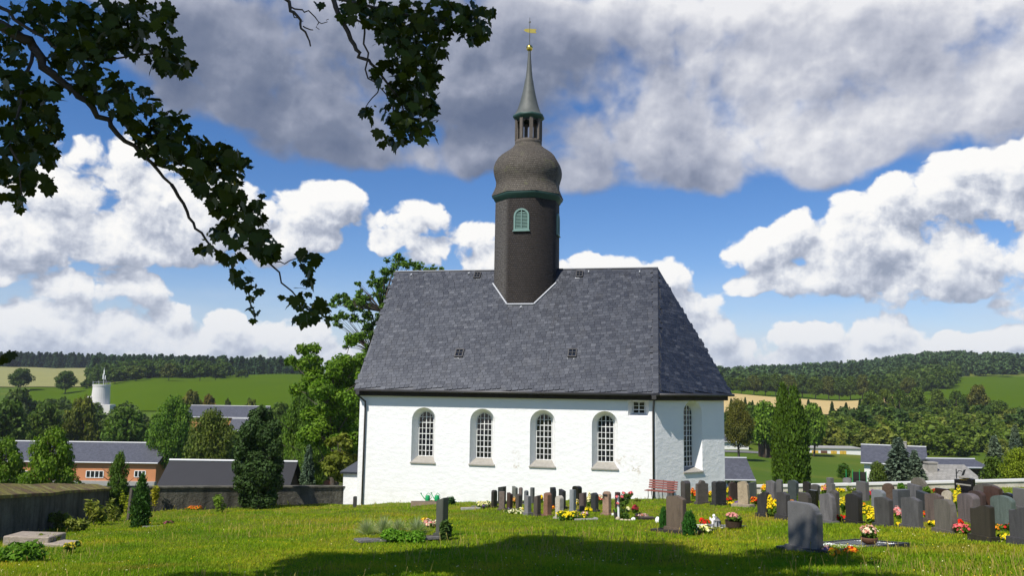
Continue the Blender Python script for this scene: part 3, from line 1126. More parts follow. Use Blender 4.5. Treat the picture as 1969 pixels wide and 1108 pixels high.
for (px, py) in ((791, 530), (902, 527), (1132, 524), (1230, 524), (1002, 592)):
    p = on_roof(px, py)
    hk = MB()
    hk.obox(p + nf * .05, Vector((1, 0, 0)), ey, nf, .025, .10, .02)
    hk.obox(p + nf * .09 - ey * .08, Vector((1, 0, 0)), ey, nf, .03, .025, .05)
    hk.build('roof_hook', MATS['zinc'], church)
MB().tube([on_roof(1075, 545) + nf * .03, on_roof(1062, 640) + nf * .04, on_roof(1046, 751) + nf * .04], .014, 5).build('lightning_cable', MATS['dark_metal'], church)

# ---- ridge turret
DT = 46 - 8.15 * math.sin(TH) + WH * math.cos(TH)
pT = loc_of(at(1014, 450, DT))
ST = pT.x
DT = (A0 + a_v * ST + b_v * WH).y
MPX = DT / FPX


def tz(py, px=1016):
    return at(px, py, DT).z - BASEZ


def oct_ring(R, z, n=8):
    return [Vector((ST + R * math.cos(PI / 8 + 2 * PI * k / n), WH + R * math.sin(PI / 8 + 2 * PI * k / n), z)) for k in range(n)]


def oct_loft(name, prof, mat, parent, cap_top=False, cap_bot=False):
    """prof: (half width in picture pixels, height) rings of an octagonal body; UV in metres"""
    V, F, UV = [], [], []
    vlen = 0
    for i, (hw, z) in enumerate(prof):
        R = hw * MPX / .978
        V += oct_ring(R, z)
    for i in range(len(prof) - 1):
        (h0, z0), (h1, z1) = prof[i], prof[i + 1]
        dl = math.hypot((h1 - h0) * MPX, z1 - z0)
        for k in range(8):
            j = (k + 1) % 8
            a, b_, c_, d_ = i * 8 + k, i * 8 + j, (i + 1) * 8 + j, (i + 1) * 8 + k
            F.append((a, b_, c_, d_))
            s0, s1 = h0 * MPX * .78, h1 * MPX * .78
            UV += [(k * 5.03 - s0 / 2, vlen), (k * 5.03 + s0 / 2, vlen), (k * 5.03 + s1 / 2, vlen + dl), (k * 5.03 - s1 / 2, vlen + dl)]
        vlen += dl
    me = mesh_np(name, np.array([tuple(v) for v in V]), np.array(F), uv=UV)
    return link(name, me, MATS[mat], parent)


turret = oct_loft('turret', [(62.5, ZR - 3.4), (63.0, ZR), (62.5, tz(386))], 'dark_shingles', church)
oct_loft('turret_cornice', [(62.0, tz(393)), (64.5, tz(391)), (65.5, tz(388)), (69.0, tz(384.5)), (69.5, tz(381.5)), (66, tz(379))], 'green_paint', turret)
zo = [(70.3, tz(381)), (69.8, tz(379)), (65.5, tz(370)), (62.3, tz(362)), (62.2, tz(354)), (64.5, tz(346)), (66.8, tz(338)), (67.4, tz(331)), (66.3, tz(323)), (63.4, tz(315)), (58.5, tz(307)), (51.5, tz(300)), (43, tz(294)), (36, tz(289.5)), (30.5, tz(285)), (27.3, tz(281)), (26, tz(277))]
oct_loft('onion_dome', zo, 'weathered_shingles', turret)
oct_loft('lantern_base', [(25.5, tz(279)), (26.5, tz(277)), (26.8, tz(272)), (25.2, tz(271)), (24.6, tz(270.5)), (1, tz(270))], 'grey_wood', turret)
lan = MB()
za, zb_ = tz(271), tz(232)
R1 = 24.2 * MPX / .978
ring0, ring1 = oct_ring(R1, za), oct_ring(R1, zb_)
for k in range(8):
    c = (ring0[k] + ring1[k]) / 2
    rdir = Vector((ring0[k].x - ST, ring0[k].y - WH, 0)).normalized()
    tdir = Vector((-rdir.y, rdir.x, 0))
    p = MB().obox(c, rdir, tdir, Vector((0, 0, 1)), .065, .10, (zb_ - za) / 2)
    p.build('lantern_post', MATS['grey_wood'], turret)
    # arched head between the posts
    q0, q1 = ring0[k], ring0[(k + 1) % 8]
    exk = (q1 - q0).normalized(); L_ = (q1 - q0).length
    hd = MB()
    zz0, zz1 = zb_ - .52, zb_ + .06
    n = 8
    for i in range(n):
        a0, a1 = PI - PI * i / n, PI - PI * (i + 1) / n
        u0, u1 = L_ / 2 + (L_ / 2 - .09) * math.cos(a0), L_ / 2 + (L_ / 2 - .09) * math.cos(a1)
        y0, y1 = zz0 + .20 + .2 * math.sin(a0), zz0 + .20 + .2 * math.sin(a1)
        P2 = lambda u, z: Vector((q0.x, q0.y, 0)) + exk * u + Vector((0, 0, z))
        hd.quad(P2(u0, y0), P2(u1, y1), P2(u1, zz1), P2(u0, zz1))
    hd.build('lantern_arch', MATS['dark_wood'], turret)
oct_loft('spire_cornice', [(24, tz(233)), (26.5, tz(231)), (31, tz(227.5)), (31.5, tz(224.5)), (28, tz(222))], 'green_paint', turret)
oct_loft('spire', [(31.2, tz(225)), (26.5, tz(219.5)), (22.5, tz(212)), (19, tz(202)), (15.6, tz(190)), (12.4, tz(177)), (9.8, tz(164)), (8.4, tz(155)), (7.0, tz(150)), (5.6, tz(138)), (4.6, tz(126)), (3.4, tz(112)), (2.7, tz(98))], 'copper_roof', turret)
cT = Vector((ST, WH, 0))
prof = [(.02, -.20)] + [(.205 * math.sin(PI * i / 10), -.205 * math.cos(PI * i / 10)) for i in range(1, 10)] + [(.02, .21)]
MB().lathe(prof, 18, (ST, WH, tz(92, 1019))).build('gold_ball', MATS['gold'], turret, smooth=True)
MB().tube([cT + Vector((0, 0, tz(99))), cT + Vector((0, 0, tz(33)))], [.03, .018], 6).build('vane_rod', MATS['copper_roof'], turret)
vd = Vector((math.cos(.25), -math.sin(.25), 0))
vane = MB()
zz = tz(61)
pl = [(-.42, .20), (-.30, .26), (.0, .22), (.45, .10), (.40, -.02), (.46, -.16), (.0, -.06), (-.26, .06)]
for off in (.012, -.012):
    vane.poly([cT + vd * u + Vector((0, 0, zz + w)) + Vector((.25, 1, 0)) * off for u, w in pl])
vane.build('weather_vane', MATS['gold'], turret)
MB().obox(cT + Vector((0, 0, tz(42))), vd, Vector((vd.y, -vd.x, 0)), Vector((0, 0, 1)), .07, .012, .05).build('vane_tip', MATS['copper_roof'], turret)

# louvred sound openings on the turret (front and right faces)
ap_ = 62.8 * MPX / .978 * math.cos(PI / 8)


def louvre(kface, zb, zt, w):
    an = -PI / 2 + kface * PI / 4
    en = Vector((math.cos(an), math.sin(an), 0)); ex = Vector((-en.y, en.x, 0))
    O = cT + en * (ap_ + .02)
    zs = zt - w / 2
    lo, li = arch_loop(0, w, zb, zs, None, 12), arch_loop(0, w - .2, zb + .09, zs, (w - .2) / 2, 12)
    f = MB()
    Pt = lambda u, z, dp=0.0: O + ex * u + en * dp + Vector((0, 0, z))
    n = len(lo)
    for i in range(n):
        j = (i + 1) % n
        f.quad(Pt(*lo[i], .06), Pt(*lo[j], .06), Pt(*li[j], .06), Pt(*li[i], .06))
        f.quad(Pt(*lo[i], -.03), Pt(*lo[j], -.03), Pt(*lo[j], .06), Pt(*lo[i], .06))
        f.quad(Pt(*li[i], .06), Pt(*li[j], .06), Pt(*li[j], -.02), Pt(*li[i], -.02))
    f.obox(Pt(0, (zb + zt) / 2, .035), ex, en, Vector((0, 0, 1)), .025, .02, (zt - zb) / 2 - .1)
    f.obox(Pt(0, zb - .03, .05), ex, en, Vector((0, 0, 1)), w / 2 + .05, .05, .03)
    sh = f.build('sound_opening', MATS['pale_green_paint'], turret)
    z = zb + .14
    while z < zt - .16:
        hw = w / 2 - .11 if z < zs else max(.04, math.sqrt(max(0, (w / 2 - .1) ** 2 - (z - zs) ** 2)) - .01)
        s = MB().obox(Pt(0, z, .0), ex, (en * .7 + Vector((0, 0, -.7))).normalized(), (en * .7 + Vector((0, 0, .7))).normalized(), hw, .045, .008)
        s.build('louvre_slat', MATS['pale_green_paint'], sh)
        z += .085


fz = lambda py: at(1004, py, DT - ap_).z - BASEZ
louvre(0, fz(443), fz(400.5), .92)
louvre(2, tz(455, 1075), tz(413, 1075), .92)
# zinc flashing where the turret meets the slates
fl = MB()
rr_ = 63.0 * MPX / .978 + .05
fp = []
for a_ in (-7, -5, -3, -1):
    x_, y_ = ST + rr_ * math.cos(a_ * PI / 8), WH + rr_ * math.sin(a_ * PI / 8)
    fp.append(Vector((x_, y_, ZE + (y_ + OV) * (ZR - ZE) / (WH + OV))))
for p, q in zip(fp[:-1], fp[1:]):
    d_ = (q - p).normalized()
    fl.obox((p + q) / 2 + nf * .06, d_, nf, d_.cross(nf), (q - p).length / 2 + .03, .05, .035)
fl.build('flashing', MATS['zinc'], church)

# porch at the west gable
pz1, pz0 = zl(690, 868, 0, 2), zl(655, 905, -1.2, 2)
yp0, yp1, xp = 1.3, 7.5, -1.36
pw = MB()
pw.quad((xp, yp0, -1.8), (0, yp0, -1.8), (0, yp0, pz0), (xp, yp0, pz0))
pw.quad((xp, yp1, -1.8), (xp, yp0, -1.8), (xp, yp0, pz0), (xp, yp1, pz0))
porch = pw.build('porch', MATS['white_plaster'], church)
pr = MB()
q0, q1, q2, q3 = Vector((xp - .15, yp0 - .15, pz0)), Vector((0, yp0 - .15, pz0)), Vector((xp - .15, yp1, pz0)), Vector((0, yp0 + 1.1, pz1))
pr.poly([q0, q1, q3]); pr.poly([q0, q3, Vector((0, yp1, pz1)), q2])
pr.poly([q0, q1, q1 - Vector((0, 0, .1)), q0 - Vector((0, 0, .1))])
pr.poly([q2, q0, q0 - Vector((0, 0, .1)), q2 - Vector((0, 0, .1))])
pr.build('porch_roof', MATS['slate'], porch)

# ------------------------------------------------------------------ graveyard walls
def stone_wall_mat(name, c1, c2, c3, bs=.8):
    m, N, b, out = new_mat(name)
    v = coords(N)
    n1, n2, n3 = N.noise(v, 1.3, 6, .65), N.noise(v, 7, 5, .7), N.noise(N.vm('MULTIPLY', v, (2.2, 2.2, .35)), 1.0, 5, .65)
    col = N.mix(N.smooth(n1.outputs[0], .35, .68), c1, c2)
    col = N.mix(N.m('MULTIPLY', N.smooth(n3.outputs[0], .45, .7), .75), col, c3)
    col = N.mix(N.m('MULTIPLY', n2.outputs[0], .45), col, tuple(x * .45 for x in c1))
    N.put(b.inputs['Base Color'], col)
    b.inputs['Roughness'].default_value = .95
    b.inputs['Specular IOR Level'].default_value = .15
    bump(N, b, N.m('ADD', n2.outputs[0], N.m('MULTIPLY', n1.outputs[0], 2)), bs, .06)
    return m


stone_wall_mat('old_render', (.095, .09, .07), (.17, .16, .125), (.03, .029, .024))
stone_wall_mat('pale_wall', (.50, .46, .37), (.60, .57, .48), (.36, .33, .24), .4)
m, N, b, out = new_mat('mossy_coping')
v = coords(N)
n1, n2 = N.noise(v, 1.6, 6, .7), N.noise(v, 9, 5, .7)
col = N.ramp(n1.outputs[0], [(.3, (.13, .07, .035)), (.42, (.20, .115, .05)), (.50, (.24, .20, .035)), (.58, (.34, .31, .035)), (.68, (.42, .38, .28))])
col = N.mix(N.m('MULTIPLY', n2.outputs[0], .6), col, (.05, .035, .02))
N.put(b.inputs['Base Color'], col); b.inputs['Roughness'].default_value = .95
bump(N, b, N.m('ADD', n2.outputs[0], N.m('MULTIPLY', n1.outputs[0], 1.5)), 1.0, .08)


def run_wall(name, label, pts, heights, thick, mat, cope_mat, cope_h=.09, side=1, over=.07, cat='wall', pitch=None):
    """wall following ground points; pts lie on its inner foot line"""
    base = Vector(pts[0])
    root = thing(name, label, cat, base)
    body, cope = MB(), MB()
    n = []
    for i in range(len(pts)):
        p, q = Vector(pts[max(i - 1, 0)]), Vector(pts[min(i + 1, len(pts) - 1)])
        t = (q - p); t.z = 0; t.normalize()
        n.append(Vector((-t.y, t.x, 0)) * side)
    for i in range(len(pts) - 1):
        A, B = Vector(pts[i]) - base, Vector(pts[i + 1]) - base
        hA, hB = Vector((0, 0, heights[i])), Vector((0, 0, heights[i + 1]))
        dn = Vector((0, 0, -.9))
        A2, B2 = A + n[i] * thick, B + n[i + 1] * thick
        body.quad(A + dn, B + dn, B + hB, A + hA)
        body.quad(B2 + dn * 3, A2 + dn * 3, A2 + hA, B2 + hB)
        ci, cj = n[i] * over, n[i + 1] * over
        u = Vector((0, 0, cope_h))
        P = [A + hA - ci, B + hB - cj, B2 + hB + cj, A2 + hA + ci]
        if pitch:
            ra, rb = Vector((0, 0, pitch[0] + (pitch[1] - pitch[0]) * i / (len(pts) - 1))), Vector((0, 0, pitch[0] + (pitch[1] - pitch[0]) * (i + 1) / (len(pts) - 1)))
            ma, mb_ = (P[0] + P[3]) / 2 + u + ra, (P[1] + P[2]) / 2 + u + rb
            cope.quad(P[0] + u, P[1] + u, mb_, ma)
            cope.quad(ma, mb_, P[2] + u, P[3] + u)
            if i == len(pts) - 2:
                cope.poly([P[1] + u, P[2] + u, mb_])
        else:
            cope.quad(P[0] + u, P[1] + u, P[2] + u * 1.0, P[3] + u * 1.0)
        cope.quad(P[0], P[1], P[1] + u, P[0] + u)
        cope.quad(P[3], P[2], P[2] + u, P[3] + u)
        cope.quad(P[0], P[1], P[2], P[3])
    for i in (0, len(pts) - 1):
        A = Vector(pts[i]) - base; h = Vector((0, 0, heights[i])); A2 = A + n[i] * thick
        body.quad(A + Vector((0, 0, -.9)), A2 + Vector((0, 0, -.9)), A2 + h, A + h)
        u = Vector((0, 0, cope_h))
        cope.quad(A + h - n[i] * over, A2 + h + n[i] * over, A2 + h + n[i] * over + u, A + h - n[i] * over + u)
    body.build('wall_face', MATS[mat], root)
    cope.build('coping', MATS[cope_mat], root)
    return root


def lerp_pts(p, q, n):
    return [Vector((p.x + (q.x - p.x) * i / n, p.y + (q.y - p.y) * i / n, 0)) for i in range(n + 1)]


def h_for(p, py_top):
    """wall height so that its top shows at picture row py_top"""
    px = IW / 2 + FPX * (Vector(p).dot(Vector(C_R)) / Vector(p).dot(Vector(C_F)))
    return at(px, py_top, p.y).z - p.z


pts = lerp_pts(WL0, WL1, 8)
r = rnd(2)
for p in pts:
    p.z = plane_z(p.x, p.y)
H0, H1 = h_for(pts[0], 962), h_for(pts[-1], 944)
print('left wall', H0, H1, [tuple(round(x, 2) for x in p) for p in (pts[0], pts[-1])])
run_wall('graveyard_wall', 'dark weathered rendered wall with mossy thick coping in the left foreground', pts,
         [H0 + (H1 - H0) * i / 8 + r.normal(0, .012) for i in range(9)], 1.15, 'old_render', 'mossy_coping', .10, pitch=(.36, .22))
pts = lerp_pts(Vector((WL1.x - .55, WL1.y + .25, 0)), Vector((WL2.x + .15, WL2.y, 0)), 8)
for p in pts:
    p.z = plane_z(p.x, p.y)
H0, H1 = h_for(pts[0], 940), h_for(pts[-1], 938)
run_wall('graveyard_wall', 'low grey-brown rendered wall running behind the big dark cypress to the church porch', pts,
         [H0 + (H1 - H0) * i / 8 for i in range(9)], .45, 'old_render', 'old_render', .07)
WR0, WR1 = at(1385, 935, 46.0), at(2080, 927, 44.0)
pts = lerp_pts(Vector((WR0.x, WR0.y, 0)), Vector((WR1.x, WR1.y, 0)), 10)
for p in pts:
    p.z = plane_z(p.x, p.y)
hs_ = [max(.3, (WR0.z + (WR1.z - WR0.z) * i / 10) - pts[i].z - .10) for i in range(11)]
print('right wall h', hs_)
run_wall('graveyard_wall', 'low pale wall with bright white coping behind the crowded headstones on the right', pts, hs_, .4, 'pale_wall', 'coping_white', .10)

# ------------------------------------------------------------------ headstones
def stone_mat(name, veins, rough, spec, cscale=55, amt=.35, bs=.15):
    m, N, b, out = new_mat(name)
    oi = N.n('ShaderNodeObjectInfo')
    v = N.vm('ADD', coords(N), N.vm('SCALE', (1, 1, 1)))
    tc_ = coords(N)
    off = N.n('ShaderNodeCombineXYZ')
    for i in range(3):
        N.link(N.m('MULTIPLY', oi.outputs['Random'], 37.0 + i * 11), off.inputs[i])
    v = N.vm('ADD', tc_, off.outputs[0])
    sp = N.noise(v, cscale, 3, .7)
    if veins:
        rot = N.n('ShaderNodeMapping'); rot.inputs['Rotation'].default_value = (.3, .9, .2); rot.inputs['Scale'].default_value = (9, 3, 1.2)
        N.link(v, rot.inputs['Vector'])
        big = N.noise(rot.outputs[0], 1.1, 6, .65, .8)
    else:
        big = N.noise(v, 3.5, 5, .6)
    k = N.m('ADD', N.m('MULTIPLY', N.m('SUBTRACT', sp.outputs[0], .5), amt * 2.4), N.m('MULTIPLY', N.m('SUBTRACT', big.outputs[0], .5), 1.6 if veins else .7))
    k = N.m('MAXIMUM', N.m('ADD', k, 1.0), .15)
    col = N.vm('SCALE', N.mix(1.0, oi.outputs['Color'], (.62, .59, .55), 'MULTIPLY'))
    N.link(k, col.node.inputs['Scale'])
    N.put(b.inputs['Base Color'], col)
    b.inputs['Roughness'].default_value = rough
    b.inputs['Specular IOR Level'].default_value = spec
    bump(N, b, N.m('ADD', sp.outputs[0], N.m('MULTIPLY', big.outputs[0], 2)), bs, .02)
    return m


stone_mat('granite', False, .42, .45)
stone_mat('veined_stone', True, .55, .4, 40, .25, .2)
stone_mat('rough_stone', False, .9, .25, 22, .4, .9)
stone_mat('polished_granite', False, .16, .5, 70, .3, .02)


def outline(style, w, h):
    u = w / 2
    if style == 'flat':
        return [(-u, 0), (u, 0), (u, h), (-u, h)]
    if style == 'slant':          # left higher
        return [(-u, 0), (u, 0), (u, h * .90), (-u, h)]
    if style == 'slantr':
        return [(-u, 0), (u, 0), (u, h), (-u, h * .90)]
    if style == 'peak':
        return [(-u, 0), (u, 0), (u, h * .90), (u * .1, h), (-u, h * .93)]
    if style == 'chamfer':
        return [(-u, 0), (u, 0), (u, h * .90), (u * .55, h), (-u * .55, h), (-u, h * .90)]
    if style == 'step':
        return [(-u, 0), (u, 0), (u, h * .62), (u * .62, h * .64), (u * .62, h), (-u * .62, h), (-u * .62, h * .64), (-u, h * .62)]
    if style == 'shoulder':       # flat on the left, sweeping down to the right
        arc = [(u * (.30 + .55 * math.sin(a)), h * (.83 + .17 * math.cos(a))) for a in np.linspace(PI / 2, 0, 7)]
        return [(-u, 0), (u, 0), (u, h * .80), (u * .9, h * .81)] + arc + [(-u, h * .99)]
    if style == 'ogee':           # one shoulder raised in a soft wave
        p = [(x * u, h * (.925 + .075 * math.sin((x + .15) * 2.4))) for x in np.linspace(1, -1, 11)]
        return [(-u, 0), (u, 0)] + p
    if style == 'arch':
        p = [(u * math.cos(a), h - w * .22 + w * .22 * math.sin(a)) for a in np.linspace(0, PI, 11)]
        return [(-u, 0), (u, 0)] + p
    if style == 'round':
        p = [(u * math.cos(a), h - u + u * math.sin(a)) for a in np.linspace(0, PI, 13)]
        return [(-u * .9, 0), (u * .9, 0)] + p
    if style == 'double':
        p = [(u / 2 + u / 2 * math.cos(a), h * .93 + h * .07 * math.sin(a)) for a in np.linspace(0, PI, 7)]
        q = [(-u / 2 + u / 2 * math.cos(a), h * .93 + h * .07 * math.sin(a)) for a in np.linspace(0, PI, 7)]
        return [(-u, 0), (u, 0)] + p + q[1:]
    if style == 'wave':           # curved side, narrow foot
        p = [(u * (.86 + .14 * math.sin(z * 3.4)), z * h * .88) for z in np.linspace(0, 1, 8)]
        return [(-u * .95, 0)] + p + [(u * .4, h), (-u * .3, h * .99), (-u, h * .93)]
    if style == 'shell':
        p = [(u * .5 * math.cos(a), h * .86 + h * .14 * math.sin(a)) for a in np.linspace(0, PI, 9)]
        return [(-u, 0), (u, 0), (u, h * .84)] + p + [(-u, h * .84)]
    if style == 'boulder':
        r = rnd(int(w * 1000))
        p = [(u * (1 - .12 * r.random()) * math.cos(a), h * .45 + h * .55 * (1 - .1 * r.random()) * math.sin(a)) for a in np.linspace(-.35, PI + .35, 12)]
        return [(-u * .9, 0), (u * .9, 0)] + p
    raise ValueError(style)


GRAVES = []


def slab_mesh(name, pts, t, lean=0.0, bev=.012):
    bm = bmesh.new()
    f = [bm.verts.new((u, -t / 2 + lean * z, z)) for u, z in pts]
    b_ = [bm.verts.new((u, t / 2 + lean * z, z)) for u, z in pts]
    n = len(pts)
    bm.faces.new(f)
    bm.faces.new(list(reversed(b_)))
    for i in range(n):
        j = (i + 1) % n
        bm.faces.new((f[j], f[i], b_[i], b_[j]))
    bmesh.ops.recalc_face_normals(bm, faces=bm.faces)
    if bev:
        es = [e for e in bm.edges if e.calc_face_angle(0) > .6]
        bmesh.ops.bevel(bm, geom=es, offset=bev, segments=2, affect='EDGES', clamp_overlap=True)
    me = bpy.data.meshes.new(name)
    bm.to_mesh(me); bm.free()
    return me


def headstone(xl, xm, xr, top, base, style, color, label, mat='granite', plinth=True, broad=None, group='headstones on the graveyard lawn', name='headstone'):
    xc = (xl + xr) / 2
    g = hit(xc, base)
    d = g.y
    mp = d / FPX
    g.z = plane_z(g.x, g.y)
    beta = math.atan2(g.x, g.y)
    L_, R_ = (xm - xl) * mp, (xr - xm) * mp
    h = (base - top) * mp * 1.01
    if broad is None:
        broad = 'L' if L_ >= R_ * .75 else 'R'
    big, small = (L_, R_) if broad == 'L' else (R_, L_)
    t = .15
    a = math.asin(min(max(small / t, .12), .74))
    if small / .15 > .74:
        t = small / .74
    w = max(big / math.cos(a), .16)
    t = min(t, .34)
    root = thing(name, label, 'headstone', g, -beta - a if broad == 'L' else -beta + a, group)
    ph = .10 if plinth else 0.0
    me = slab_mesh('stone', outline(style, w, h - ph + .02 + (0 if plinth else .12)), t, bev=.010)
    link('stone', me, MATS[mat], root, loc=(0, 0, ph - .02 if plinth else -.12), color=color)
    if plinth:
        pb = slab_mesh('plinth', [(-w / 2 - .05, -.15), (w / 2 + .05, -.15), (w / 2 + .05, ph), (-w / 2 - .05, ph)], t + .10, bev=.012)
        link('plinth', pb, MATS[mat], root, color=tuple(c * .85 for c in color))
    GRAVES.append((g.x, g.y, max(w, t) * .6 + .05))
    return root


